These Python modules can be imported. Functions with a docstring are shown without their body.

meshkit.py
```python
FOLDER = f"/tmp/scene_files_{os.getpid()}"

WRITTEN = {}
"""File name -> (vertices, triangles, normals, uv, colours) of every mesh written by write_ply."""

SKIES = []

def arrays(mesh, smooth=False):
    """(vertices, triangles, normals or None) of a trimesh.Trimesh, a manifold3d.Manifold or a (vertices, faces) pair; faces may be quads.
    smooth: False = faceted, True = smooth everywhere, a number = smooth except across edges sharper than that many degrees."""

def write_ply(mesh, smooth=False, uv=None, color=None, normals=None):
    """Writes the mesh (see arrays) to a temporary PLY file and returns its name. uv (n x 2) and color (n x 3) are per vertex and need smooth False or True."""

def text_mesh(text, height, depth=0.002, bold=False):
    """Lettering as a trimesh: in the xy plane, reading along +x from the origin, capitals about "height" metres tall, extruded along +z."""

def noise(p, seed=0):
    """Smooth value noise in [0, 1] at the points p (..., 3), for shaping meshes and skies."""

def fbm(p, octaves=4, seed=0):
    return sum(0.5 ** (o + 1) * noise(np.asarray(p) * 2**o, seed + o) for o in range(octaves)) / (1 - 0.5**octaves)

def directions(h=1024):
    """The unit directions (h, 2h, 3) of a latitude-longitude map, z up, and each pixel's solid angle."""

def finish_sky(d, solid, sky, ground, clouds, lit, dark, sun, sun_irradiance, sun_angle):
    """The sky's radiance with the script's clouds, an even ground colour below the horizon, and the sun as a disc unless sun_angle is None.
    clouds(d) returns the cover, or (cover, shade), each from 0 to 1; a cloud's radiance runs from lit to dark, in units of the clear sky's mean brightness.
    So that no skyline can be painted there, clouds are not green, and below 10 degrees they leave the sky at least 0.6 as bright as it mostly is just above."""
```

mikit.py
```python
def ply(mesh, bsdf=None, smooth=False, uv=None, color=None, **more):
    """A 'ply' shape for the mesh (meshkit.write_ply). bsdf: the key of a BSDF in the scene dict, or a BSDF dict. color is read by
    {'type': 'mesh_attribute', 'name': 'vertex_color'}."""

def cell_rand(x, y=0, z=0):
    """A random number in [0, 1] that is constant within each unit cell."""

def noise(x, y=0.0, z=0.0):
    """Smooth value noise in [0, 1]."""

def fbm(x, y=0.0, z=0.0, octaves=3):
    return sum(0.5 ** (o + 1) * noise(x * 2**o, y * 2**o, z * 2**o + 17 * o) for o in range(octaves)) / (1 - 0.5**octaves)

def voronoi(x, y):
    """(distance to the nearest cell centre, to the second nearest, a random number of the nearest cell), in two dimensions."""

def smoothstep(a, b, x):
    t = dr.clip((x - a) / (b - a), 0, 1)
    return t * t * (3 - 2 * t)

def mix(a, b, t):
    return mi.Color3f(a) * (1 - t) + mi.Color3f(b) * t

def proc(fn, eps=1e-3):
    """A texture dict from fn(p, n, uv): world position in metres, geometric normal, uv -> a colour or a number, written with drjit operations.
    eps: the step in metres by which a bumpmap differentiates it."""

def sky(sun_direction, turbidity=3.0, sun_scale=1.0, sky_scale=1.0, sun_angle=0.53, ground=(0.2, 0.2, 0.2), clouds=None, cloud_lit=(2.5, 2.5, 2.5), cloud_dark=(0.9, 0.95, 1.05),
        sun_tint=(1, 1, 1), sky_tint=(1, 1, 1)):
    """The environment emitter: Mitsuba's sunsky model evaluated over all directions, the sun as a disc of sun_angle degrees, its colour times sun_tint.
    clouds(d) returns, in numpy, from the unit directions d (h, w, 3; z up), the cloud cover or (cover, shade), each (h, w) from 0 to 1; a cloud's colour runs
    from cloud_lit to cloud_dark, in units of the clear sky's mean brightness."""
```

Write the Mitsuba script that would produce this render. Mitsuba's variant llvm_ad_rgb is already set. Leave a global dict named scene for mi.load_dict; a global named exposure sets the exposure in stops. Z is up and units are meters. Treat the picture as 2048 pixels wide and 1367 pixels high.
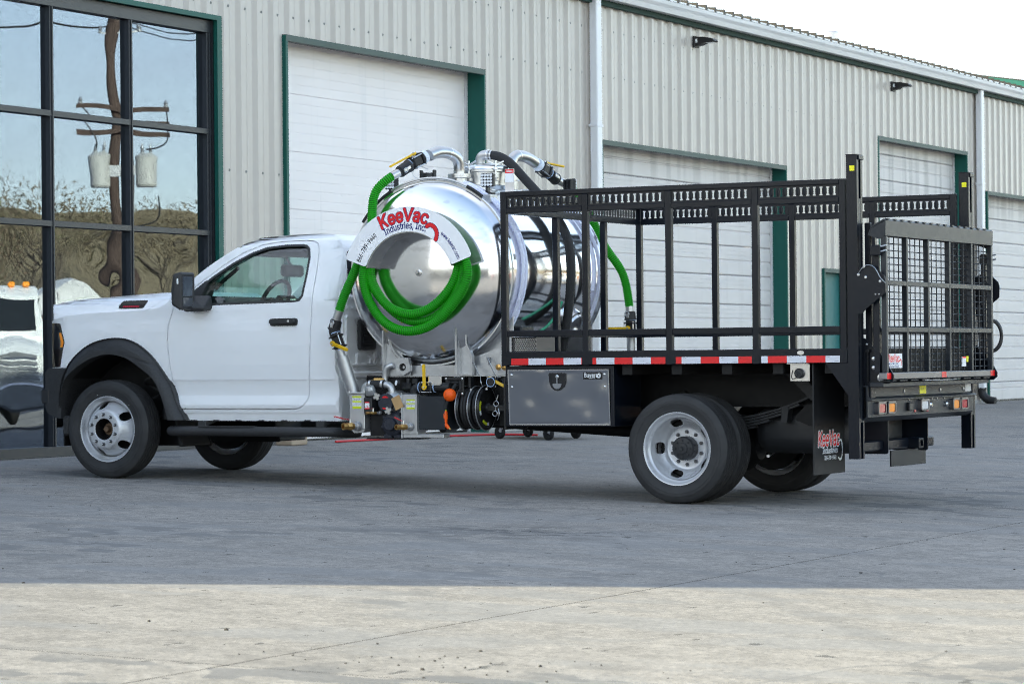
import math, random
import numpy as np, trimesh, manifold3d as m3, shapely
import shapely.geometry as sg, shapely.affinity as sa
from scipy.interpolate import CubicSpline
import drjit as dr, mitsuba as mi
import mikit, meshkit
from mikit import noise, fbm, voronoi, cell_rand, smoothstep, mix, proc
T = mi.ScalarTransform4f
PI = math.pi
scene, labels = {}, {}

# ------------------------------------------------------------------ camera, sky, exposure
# axes: X = rearwards along the truck, Y = away from the camera across the truck, Z = up; metres
EYE = np.array([8.786, -20.698, 1.092])
FW = np.array([-0.46093, 0.88742, 0.00501]); UP = np.array([0.010756, -0.000056, 0.99994])
scene['camera'] = dict(type='thinlens', fov=2 * math.degrees(math.atan(1024 / 5830.6)), fov_axis='x', near_clip=0.1, far_clip=3000.0,
                       aperture_radius=0.006, focus_distance=20.6,
                       to_world=T().look_at(origin=EYE.tolist(), target=(EYE + FW * 10).tolist(), up=UP.tolist()))
exposure = 4.3
SUN_EL = math.radians(17.0)
SUN = np.array([-0.859 * math.cos(SUN_EL), -0.513 * math.cos(SUN_EL), math.sin(SUN_EL)])


def clouds(d):
    """a thin high veil, denser towards the horizon, with soft streaks"""
    z = np.maximum(d[..., 2], 0.03)
    p = np.stack([d[..., 0] / (z + 0.18) * 0.9, d[..., 1] / (z + 0.18) * 1.7, z * 0 + 3.1], -1)
    n = meshkit.fbm(p, 5, 7)
    n2 = meshkit.fbm(p * 0.45 + 11.0, 3, 3)
    c = np.clip((n - 0.40) * 2.4, 0, 1) * 0.75 + np.clip((n2 - 0.45) * 2.0, 0, 1) * 0.45
    side = 0.5 - 0.5 * (d[..., 0] * 0.75 + d[..., 1] * 0.3)          # the veil is thicker on the sun's side of the sky
    return np.clip(c * (0.45 + 0.75 * side) + 0.45 * side * np.exp(-z * 2.0), 0, 1), np.clip((n - 0.5) * 1.2, 0, 0.6)


scene['sky'] = mikit.sky(SUN.tolist(), turbidity=2.6, sun_scale=1.0, sky_scale=1.0, sun_tint=(0.715, 0.936, 1.30), sky_tint=(1.05, 0.94, 0.88), clouds=clouds, cloud_lit=(2.3, 2.3, 2.35), cloud_dark=(1.1, 1.14, 1.2), ground=(0.22, 0.22, 0.23))

# ------------------------------------------------------------------ materials
ref = lambda k: {'type': 'ref', 'id': k}
rgb = lambda *c: {'type': 'rgb', 'value': list(c)}


def principled(key, color, rough=0.5, spec=0.5, metallic=0.0, clearcoat=0.0, cg=0.9, bump=None, bump_scale=1.0, sheen=0.0):
    d = dict(type='principled', base_color=color if isinstance(color, dict) else rgb(*color), roughness=rough if isinstance(rough, dict) else float(rough),
             specular=float(spec), metallic=float(metallic), clearcoat=float(clearcoat), clearcoat_gloss=float(cg), sheen=float(sheen))
    if bump is not None:
        d = {'type': 'bumpmap', 'bump': proc(bump, 2e-3), 'scale': float(bump_scale), 'bsdf': d}
    scene[key] = {'type': 'twosided', 'bsdf': d}
    return key


def vcol(key, rough=0.5, spec=0.5):
    scene[key] = {'type': 'twosided', 'bsdf': dict(type='principled', base_color={'type': 'mesh_attribute', 'name': 'vertex_color'}, roughness=float(rough), specular=float(spec))}
    return key


# ------------------------------------------------------------------ shapes
def new_key(name, parent=None):
    base = (parent + '__' if parent else '') + name
    k, i = base, 0
    while k in scene or k in labels or k in USED:
        i += 1
        k = f'{base}_{i:03d}'
    USED.add(k)
    return k


USED = set()
OFFSET = [0.0, 0.0, 0.0]


def thing(name, label, cat, group=None):
    k = new_key(name)
    labels[k] = {'label': label, 'category': cat}
    if group:
        labels[k]['group'] = group
    return k


def add(name, mesh, mat, parent=None, smooth=30, label=None, cat=None, group=None, kind=None, uv=None, color=None, **kw):
    if isinstance(mesh, (list, tuple)) and len(mesh) and not isinstance(mesh[0], np.ndarray):
        mesh = cat_mesh(mesh)
    if any(OFFSET):
        mesh = to_tm(mesh).copy(); mesh.apply_translation(OFFSET)
    k = new_key(name, parent)
    scene[k] = mikit.ply(mesh, mat, smooth=smooth, uv=uv, color=color, **kw)
    d = {}
    if label: d['label'] = label
    if cat: d['category'] = cat
    if group: d['group'] = group
    if kind: d['kind'] = kind
    if d: labels[k] = d
    return k


def cat_mesh(ms):
    return trimesh.util.concatenate([to_tm(m) for m in ms])


def to_tm(m):
    if isinstance(m, m3.Manifold):
        q = m.to_mesh()
        return trimesh.Trimesh(np.array(q.vert_properties[:, :3], float), np.array(q.tri_verts), process=False)
    return m


def to_mf(m):
    if isinstance(m, m3.Manifold):
        return m
    m = m.copy(); m.merge_vertices(digits_vertex=6)
    return m3.Manifold(m3.Mesh(vert_properties=np.asarray(m.vertices, np.float32), tri_verts=np.asarray(m.faces, np.uint32)))


_BOX = None


def box(x0, x1, y0, y1, z0, z1, c=0.0):
    """box with all edges chamfered by c"""
    lo, hi = np.array([x0, y0, z0], float), np.array([x1, y1, z1], float)
    lo, hi = np.minimum(lo, hi), np.maximum(lo, hi)
    if c <= 0:
        return trimesh.creation.box(bounds=[lo, hi])
    c = min(c, 0.45 * float((hi - lo).min()))
    pts = []
    for a in range(3):
        l, h = lo + c, hi - c
        l[a], h[a] = lo[a], hi[a]
        pts += [[x, y, z] for x in (l[0], h[0]) for y in (l[1], h[1]) for z in (l[2], h[2])]
    return trimesh.convex.convex_hull(np.array(pts))


def obox(center, size, R=None, c=0.0):
    s = np.array(size, float) / 2
    m = box(-s[0], s[0], -s[1], s[1], -s[2], s[2], c)
    if R is not None:
        M = np.eye(4); M[:3, :3] = R
        m.apply_transform(M)
    m.apply_translation(center)
    return m


def frame(d, up=(0, 0, 1)):
    """rotation whose columns are (d, side, up')"""
    d = np.asarray(d, float); d = d / np.linalg.norm(d)
    up = np.asarray(up, float)
    if abs(d @ up) > 0.98: up = np.array([1.0, 0, 0])
    s = np.cross(up, d); s /= np.linalg.norm(s)
    return np.stack([d, s, np.cross(d, s)], 1)


def bar(p0, p1, w, h, c=0.0, up=(0, 0, 1)):
    p0, p1 = np.asarray(p0, float), np.asarray(p1, float)
    return obox((p0 + p1) / 2, (np.linalg.norm(p1 - p0), w, h), frame(p1 - p0, up), c)


def lathe(profile, p, d, n=32, up=(0, 0, 1), closed=False):
    """profile: (radius, height) pairs, revolved about the axis through p along d"""
    pr = np.array(profile, float)
    F = frame(d, up)
    a = np.arange(n) * 2 * PI / n
    k = len(pr)
    ring = (pr[:, 1][:, None, None] * F[:, 0] + pr[:, 0][:, None, None] * (np.cos(a)[None, :, None] * F[:, 1] + np.sin(a)[None, :, None] * F[:, 2]))
    v = ring.reshape(-1, 3) + np.asarray(p, float)
    f = []
    for i in range(k if closed else k - 1):
        j = (i + 1) % k
        A = i * n + np.arange(n); B = i * n + (np.arange(n) + 1) % n
        C = j * n + np.arange(n); D = j * n + (np.arange(n) + 1) % n
        f += [np.stack([A, B, D], 1), np.stack([A, D, C], 1)]
    m = trimesh.Trimesh(v, np.vstack(f), process=False)
    m.merge_vertices(digits_vertex=7)
    m.update_faces(m.nondegenerate_faces())
    return m


def cyl(p0, p1, r, n=20, r1=None, c=0.0):
    p0, p1 = np.asarray(p0, float), np.asarray(p1, float)
    L = float(np.linalg.norm(p1 - p0)); r1 = r if r1 is None else r1
    if c > 0:
        pr = [(0, 0), (r - c, 0), (r, c), (r1, L - c), (r1 - c, L), (0, L)]
    else:
        pr = [(0, 0), (r, 0), (r1, L), (0, L)]
    return lathe(pr, p0, p1 - p0, n)


def spline(pts, n=40, closed=False):
    p = np.array(pts, float)
    if closed: p = np.vstack([p, p[:1]])
    t = np.r_[0, np.cumsum(np.linalg.norm(np.diff(p, axis=0), axis=1) ** 0.7)]
    cs = CubicSpline(t, p, bc_type='periodic' if closed else 'natural')
    q = cs(np.linspace(0, t[-1], 8 * n))
    s = np.r_[0, np.cumsum(np.linalg.norm(np.diff(q, axis=0), axis=1))]
    u = np.linspace(0, s[-1], n)
    return np.stack([np.interp(u, s, q[:, k]) for k in range(3)], 1)


def length(p):
    return float(np.linalg.norm(np.diff(np.asarray(p), axis=0), axis=1).sum())


def tube(path, r, n=12, caps=True):
    """round tube along a polyline, r a number or one per point"""
    p = np.array(path, float); k = len(p)
    r = np.broadcast_to(np.asarray(r, float), (k,))
    tan = np.gradient(p, axis=0); tan /= np.linalg.norm(tan, axis=1, keepdims=True) + 1e-12
    u = frame(tan[0])[:, 1]
    v, f = [], []
    a = np.arange(n) * 2 * PI / n
    for i in range(k):
        u = u - tan[i] * (u @ tan[i]); u /= np.linalg.norm(u)
        w = np.cross(tan[i], u)
        v.append(p[i] + r[i] * (np.cos(a)[:, None] * u + np.sin(a)[:, None] * w))
    v = np.vstack(v)
    A = np.arange(n); B = (A + 1) % n
    for i in range(k - 1):
        f += [np.stack([i * n + A, i * n + B, (i + 1) * n + B], 1), np.stack([i * n + A, (i + 1) * n + B, (i + 1) * n + A], 1)]
    if caps:
        v = np.vstack([v, p[0], p[-1]])
        f += [np.stack([B, A, A * 0 + k * n], 1), np.stack([(k - 1) * n + A, (k - 1) * n + B, A * 0 + k * n + 1], 1)]
    return trimesh.Trimesh(v, np.vstack(f), process=False)


def extr(poly, axis, a, b):
    """polygon extruded along an axis: 'y' takes (x, z), 'x' takes (y, z), 'z' takes (x, y)"""
    if not isinstance(poly, (sg.Polygon, sg.MultiPolygon)):
        poly = sg.Polygon(poly)
    a, b = min(a, b), max(a, b)
    out = []
    for g in getattr(poly, 'geoms', [poly]):
        m = trimesh.creation.extrude_polygon(g, b - a, engine='earcut')
        v = m.vertices
        if axis == 'y': m.vertices = np.stack([v[:, 0], b - v[:, 2], v[:, 1]], 1)
        elif axis == 'x': m.vertices = np.stack([a + v[:, 2], v[:, 0], v[:, 1]], 1)
        else: m.vertices = v + [0, 0, a]
        out.append(m)
    return out[0] if len(out) == 1 else trimesh.util.concatenate(out)


def mirror_y(m):
    m = to_tm(m).copy()
    m.vertices = m.vertices * [1, -1, 1]
    m.faces = m.faces[:, ::-1]
    return m


def rot_about(m, p, axis, deg):
    m = to_tm(m).copy()
    m.apply_transform(trimesh.transformations.rotation_matrix(math.radians(deg), axis, p))
    return m


def arc(c, r, a0, a1, n=24):
    t = np.radians(np.linspace(a0, a1, n))
    return [(c[0] + r * math.cos(x), c[1] + r * math.sin(x)) for x in t]


def rrect(x0, x1, y0, y1, r):
    return sg.box(x0 + r, y0 + r, x1 - r, y1 - r).buffer(r, quad_segs=5)


def text_poly(s, h, bold=True, slant=0.0, narrow=1.0, track=0.0):
    """lettering as a 2-D shape, baseline on y = 0, starting at x = 0"""
    parts, x = [], 0.0
    for ch in ([s] if track == 0 else list(s)):
        if ch == ' ':
            x += h * 0.35 + track; continue
        m = meshkit.text_mesh(ch, h, 0.01, bold)
        top = m.triangles[m.face_normals[:, 2] > 0.5][:, :, :2]
        g = shapely.union_all(shapely.polygons(top)).buffer(h * 0.004)
        parts.append(sa.translate(g, x, 0)); x += g.bounds[2] + track
    g = shapely.union_all(parts)
    g = sa.scale(g, narrow, 1, origin=(0, 0))
    return sa.affine_transform(g, [1, slant, 0, 1, 0, 0])


def hose_ribbed(path, r, pitch, depth, n=14):
    """corrugated hose: rings every pitch, ribs proud of the grooves; returns (mesh, vertex groove factor)"""
    L = length(path); k = int(L / pitch) * 4
    s = np.r_[0, np.cumsum(np.linalg.norm(np.diff(path, axis=0), axis=1))]
    u = np.linspace(0, s[-1], k)
    p = np.stack([np.interp(u, s, path[:, q]) for q in range(3)], 1)
    g = np.array([0.0, 0.0, 0.55, 1.0])[np.arange(k) % 4]
    m = tube(p, r - depth * g, n, caps=True)
    return m, np.r_[np.repeat(g, n), 0, 0]
# ---- material palette
def wall_col(p, n, uv):
    a = fbm(p.y * 0.7, p.z * 0.25, 2.0)
    st = fbm(p.y * 9.0, p.z * 0.35, 5.0)
    low = smoothstep(1.3, 0.2, p.z) * (0.4 + 0.6 * fbm(p.y * 2.5, p.z * 3.0, 1.0))
    c = mix((0.445, 0.410, 0.368), (0.49, 0.452, 0.408), a)
    c = mix(c, (0.40, 0.39, 0.35), smoothstep(0.60, 0.9, st) * 0.14)
    return mix(c, (0.40, 0.375, 0.33), low * 0.30)
principled('wall_paint', proc(wall_col), 0.26, 0.55)
principled('green_trim', (0.006, 0.088, 0.070), 0.45, 0.28)
principled('eave_green', (0.010, 0.040, 0.032), 0.6, 0.2)
principled('green_trim_dusty', proc(lambda p, n, uv: mix((0.028, 0.062, 0.052), (0.06, 0.092, 0.082), fbm(p.y * 3, p.z * 8, p.x * 8))), 0.5, 0.4)
principled('downpipe_white', (0.72, 0.73, 0.74), 0.35, 0.5)
def smooth_door_col(p, n, uv):
    a = fbm(p.y * 0.8, p.z * 1.2, 4.0)
    s = fbm(p.y * 14.0, p.z * 0.8, 9.0)
    return mix(mix((0.80, 0.755, 0.735), (0.84, 0.795, 0.775), a), (0.60, 0.60, 0.60), smoothstep(0.62, 0.9, s) * 0.25)
def door_grain(p, n, uv):
    return noise(p.y * 60, p.z * 160, 1.0) * 0.6 + 0.4 * noise(p.y * 25, p.z * 60, 7.0)
principled('door_white_smooth', proc(smooth_door_col), 0.45, 0.4)
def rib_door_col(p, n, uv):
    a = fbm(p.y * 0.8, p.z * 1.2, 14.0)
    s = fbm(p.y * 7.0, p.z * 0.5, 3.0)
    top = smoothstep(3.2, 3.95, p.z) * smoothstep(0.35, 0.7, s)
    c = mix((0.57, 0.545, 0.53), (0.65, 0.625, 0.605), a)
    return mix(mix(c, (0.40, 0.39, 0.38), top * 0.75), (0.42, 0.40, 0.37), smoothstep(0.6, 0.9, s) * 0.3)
principled('door_white_ribbed', proc(rib_door_col), 0.45, 0.4)
principled('bronze_frame', (0.022, 0.025, 0.030), 0.38, 0.5)
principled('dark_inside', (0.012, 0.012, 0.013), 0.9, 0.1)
principled('soffit_grey', (0.20, 0.205, 0.20), 0.6, 0.3)
principled('roof_sheet', (0.022, 0.020, 0.019), 0.5, 0.3)
principled('gutter_grey', proc(lambda p, n, uv: mix((0.50, 0.505, 0.50), (0.60, 0.60, 0.60), fbm(p.y * 1.5, p.z * 20, 1))), 0.4, 0.5)
principled('lamp_black', (0.012, 0.012, 0.013), 0.45, 0.4)
scene['window_glass'] = dict(type='thindielectric', int_ior=2.5, ext_ior=1.0, specular_reflectance=rgb(0.52, 0.62, 0.76), specular_transmittance=rgb(0.35, 0.4, 0.4))
principled('teal_door', (0.035, 0.155, 0.15), 0.45, 0.4)
principled('concrete_trim', (0.36, 0.35, 0.33), 0.85, 0.2)


def ground_col(p, n, uv):
    x, y = p.x, p.y
    big = fbm(x * 0.22, y * 0.22, 1.0, 4)
    mid = fbm(x * 1.1 + 3.0, y * 1.1, 2.0, 4)
    fin = noise(x * 34.0, y * 34.0, 3.0)
    grit = noise(x * 95.0, y * 95.0, 4.0)
    c = mix((0.245, 0.243, 0.240), (0.335, 0.330, 0.322), 0.55 * big + 0.45 * mid)
    tan = smoothstep(0.5, 0.75, fbm(x * 0.35 + 9.0, y * 0.35, 6.0)) * smoothstep(-6.0, -10.0, y - 0.1 * x)
    c = mix(c, (0.42, 0.385, 0.325), tan * 0.30)
    c = c * mi.Color3f(0.575, 0.542, 0.510) * (0.86 + 0.28 * fin) * (0.82 + 0.36 * grit) * (0.80 + 0.40 * fbm(x * 7.0 + y * 2.0, y * 8.0, 21.0, 4))
    c = c * (1.0 + 0.10 * smoothstep(-11.39, -11.41, y))
    # dark tyre-polished patches, old oil and damp marks, streaked along the lane
    st = fbm(x * 0.9 + y * 0.25, y * 2.6 - x * 0.4, 8.0, 4)
    c = mix(c, (0.15, 0.15, 0.152), smoothstep(0.51, 0.65, st) * 0.42)
    d = dr.sqrt(dr.square(((x - 0.35) * 0.887 + (y + 4.45) * 0.461) / 1.35) + dr.square(((y + 4.45) * 0.887 - (x - 0.35) * 0.461) / 0.95))
    oil = smoothstep(1.0, 0.15, d) * (0.35 * smoothstep(0.36, 0.66, fbm(x * 3.4, y * 3.4, 12.0, 4)) + 0.65 * smoothstep(0.50, 0.60, fbm(x * 9.0, y * 9.0, 13.0, 4)))
    c = mix(c, (0.06, 0.06, 0.062), oil * 0.85)
    spots = smoothstep(0.57, 0.64, fbm(x * 3.6 + 20.0 + y * 0.8, y * 4.6, 15.0, 3)) * smoothstep(0.40, 0.62, fbm(x * 0.5, y * 0.5, 61.0))
    c = mix(c, (0.09, 0.09, 0.092), spots * 0.65)
    wisp = fbm(x * 0.6 - y * 0.5 + 40.0, y * 3.1 + x * 0.9, 31.0, 5)
    c = mix(c, c * 1.35, smoothstep(0.52, 0.76, wisp) * 0.22)
    sp = noise(x * 21.0, y * 21.0, 44.0) * noise(x * 7.0, y * 7.0, 45.0)
    c = mix(c, (0.055, 0.053, 0.05), smoothstep(0.70, 0.78, sp) * 0.8)
    # faint tyre arcs
    for ax, ay, ar, aw, am in ((-3.2, -14.0, 9.1, 0.11, 0.30), (-3.0, -14.2, 9.5, 0.10, 0.24), (6.0, 2.5, 9.6, 0.12, 0.28), (6.4, 2.8, 10.1, 0.12, 0.22), (1.0, -20.0, 15.2, 0.10, 0.20), (-9.0, -9.0, 8.3, 0.10, 0.26)):
        rr = dr.abs(dr.sqrt(dr.square(x - ax) + dr.square(y - ay)) - ar)
        c = mix(c, (0.10, 0.10, 0.102), smoothstep(aw, aw * 0.4, rr) * am * smoothstep(0.35, 0.65, fbm(x * 0.8, y * 0.8, ar)) * (0.6 + 0.4 * noise(x * 14, y * 14, 2.0)))
    # hairline cracks
    a, b, w = voronoi(x * 0.16 + 0.35 * fbm(x * 0.8, y * 0.8, 1.0), y * 0.16 + 0.35 * fbm(x * 0.8, y * 0.8, 5.0))
    c = mix(c, (0.10, 0.10, 0.10), smoothstep(0.008, 0.001, b - a) * 0.45)
    return c


def ground_bump(p, n, uv):
    return 0.6 * noise(p.x * 70, p.y * 70, 1.0) + 0.4 * noise(p.x * 160, p.y * 160, 2.0)
principled('concrete', proc(ground_col), 0.78, 0.25, bump=ground_bump, bump_scale=0.0012)
principled('joint_dark', (0.05, 0.048, 0.045), 0.9, 0.1)
principled('lens_clear', (0.75, 0.77, 0.78), 0.12, 0.5, 0.0, 1.0)
principled('stone_dark', (0.05, 0.047, 0.044), 0.9, 0.2)
# ------------------------------------------------------------------ the setting: pavement
WX = -7.68                                                   # the wall's outer plane
SLOPE = 0.02395


def gz(x):
    return -SLOPE * float(np.clip(x, -8.0, 20.0))


def ground_sheet(x0, x1, y0, y1, dz):
    xs = [x0] + [x for x in (-8.0, 20.0) if x0 < x < x1] + [x1]
    v = [[x, y, gz(x) + dz] for x in xs for y in (y0, y1)]
    f = []
    for i in range(len(xs) - 1):
        a = 2 * i
        f += [[a, a + 2, a + 3], [a, a + 3, a + 1]]
    return trimesh.Trimesh(np.array(v, float), np.array(f), process=False)


g = add('ground', ground_sheet(-700, 700, -700, 700, -0.012), 'joint_dark', smooth=False, kind='structure')
# big concrete slabs with open joints; the two joints the picture shows are at x = 2.72 and y = -11.4
JX, JY = [-700, 2.72, 700], [-700, -11.40, 700]
for i in range(2):
    for j in range(2):
        hw = 0.004
        add('slab', ground_sheet(JX[i] + hw, JX[i + 1] - hw, JY[j] + hw, JY[j + 1] - hw, 0.0), 'concrete', 'ground', smooth=False)

# grit and small stones lying on the concrete
rs = np.random.default_rng(31)
stones = []
for k in range(300):
    x, y = rs.uniform(-6, 7.5), rs.uniform(-13.5, 3)
    if k < 40: x, y = rs.normal(3.4, 0.5), rs.normal(-10.9, 0.25)
    r = rs.uniform(0.002, 0.0055) * (1.6 if k % 9 == 0 else 1)
    m = trimesh.creation.icosphere(0, r); m.vertices = m.vertices * rs.uniform(0.6, 1.3, 3) * [1.2, 1, 0.7]
    m.apply_translation((x, y, gz(x) + r * 0.4)); stones.append(m)
add('gravel', stones, 'stone_dark', smooth=False, label='scattered dark grit and small stones on the concrete', cat='gravel', kind='stuff')

# ------------------------------------------------------------------ the metal building
B = thing('metal_building', 'long pale ribbed metal building with green trimmed roll-up doors and a glass front', 'building')
Y0B, Y1B, ZE = -13.65, 62.0, 5.72
PITCH = 0.3205
OPEN = [(-4.6, 4.547, 4.60), (5.815, 10.338, 4.532), (13.579, 19.966, 3.89), (21.48, 22.46, 2.39), (23.924, 28.39, 4.588), (29.49, 35.9, 3.95), (38.2, 42.8, 4.59)]


def sheet_profile(y0, y1, phase):
    """ribbed sheet outline (y, out) between y0 and y1"""
    base = [(0.000, 0.0), (0.055, 0.0), (0.068, 0.004), (0.088, 0.004), (0.101, 0.0), (0.172, 0.0), (0.226, 0.036), (0.284, 0.036), (0.3195, 0.0)]
    k0 = math.floor((y0 - phase) / PITCH) - 1
    pts = []
    for k in range(k0, k0 + int((y1 - y0) / PITCH) + 4):
        pts += [(phase + k * PITCH + a, o) for a, o in base]
    pts = np.array(pts)
    ys = np.r_[y0, pts[(pts[:, 0] > y0 + 1e-4) & (pts[:, 0] < y1 - 1e-4), 0], y1]
    return ys, np.interp(ys, pts[:, 0], pts[:, 1])


def sheet(y0, y1, z0, z1, phase):
    ys, o = sheet_profile(y0, y1, phase)
    n = len(ys)
    v = np.vstack([np.stack([WX - 0.034 + o, ys, np.full(n, z0)], 1), np.stack([WX - 0.034 + o, ys, np.full(n, z1)], 1)])
    i = np.arange(n - 1)
    f = np.vstack([np.stack([i, i + 1, n + i + 1], 1), np.stack([i, n + i + 1, n + i], 1)])
    return trimesh.Trimesh(v, f, process=False)


def wall_panels():
    z0 = gz(WX) + 0.03
    y = Y0B
    while y < Y1B - 0.01:
        y1 = min(y + 3 * PITCH, Y1B)
        cuts = sorted({y, y1} | {c for o in OPEN for c in o[:2] if y < c < y1})
        ms = []
        for a, b in zip(cuts[:-1], cuts[1:]):
            m = (a + b) / 2
            hd = max([o[2] for o in OPEN if o[0] < m < o[1]], default=z0)
            if hd < ZE - 0.02:
                ms.append(sheet(a, b, hd, ZE + 0.1, 13.687 - 0.3195))
        if ms:
            add('wall_panel', ms, 'wall_paint', B, smooth=False)
        y = y1


wall_panels()
# screw heads in rows along the girts
scr = []
for zz in (4.75, 3.05, 5.35):
    for y in np.arange(0.9, 34, PITCH):
        if any(o[0] - 0.05 < y < o[1] + 0.05 and zz < o[2] + 0.06 for o in OPEN): continue
        ph = 13.687
        yy = ph + round((y - ph) / PITCH) * PITCH - 0.01 + 0.05
        scr.append(cyl((WX - 0.036, yy, zz), (WX - 0.028, yy, zz), 0.014, 6))
add('screw_row', scr, 'soffit_grey', B, kind='stuff')
# rest of the shell: end walls, back wall, roof, floor kerb
XB = -30.0; XR = -19.0; ZR = 6.75
roofz = lambda x: 5.86 + (ZR - 5.86) * (WX - x) / (WX - XR)
endp = [(WX - 0.06, gz(-8)), (WX - 0.06, 5.80), (XR, ZR - 0.05), (XB, 5.80), (XB, gz(-8))]
for y in (Y0B + 0.04, Y1B - 0.1):
    add('end_wall', extr(endp, 'y', y, y + 0.06), 'wall_paint', B, smooth=False)
add('back_wall', box(XB, XB + 0.08, Y0B + 0.12, Y1B - 0.12, gz(-8), 5.75), 'wall_paint', B, smooth=False)
roof_sheet = [extr([(WX + 0.10, 5.895), (WX + 0.10, 5.915), (XR, ZR + 0.055), (XB - 0.2, 5.915), (XB - 0.2, 5.895), (XR, ZR + 0.035)], 'y', Y0B - 0.15, Y1B + 0.15)]
rf = add('roof', roof_sheet, 'roof_sheet', B, smooth=False)
ribs = []
rib_sl = (ZR - 5.86) / (WX - XR)
for y in np.arange(Y0B, 48, PITCH):
    p = [(WX + 0.10, 5.916), (WX + 0.10, 5.988), (XR, ZR + 0.128), (XR, ZR + 0.056)]
    ribs.append(extr(p, 'y', y, y + 0.055))
for k, r_ in enumerate(ribs[45:160]):
    add('rib', r_, 'roof_sheet', rf, smooth=False)
add('rib', ribs[:45] + ribs[160:], 'roof_sheet', rf, smooth=False, kind='stuff')
cl = [box(WX + 0.085, WX + 0.098, y + 0.075, y + PITCH - 0.02, 5.918, 5.940) for y in np.arange(Y0B, 48, PITCH)]
add('closure_strip', cl, 'downpipe_white', B, smooth=False, kind='stuff')
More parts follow.
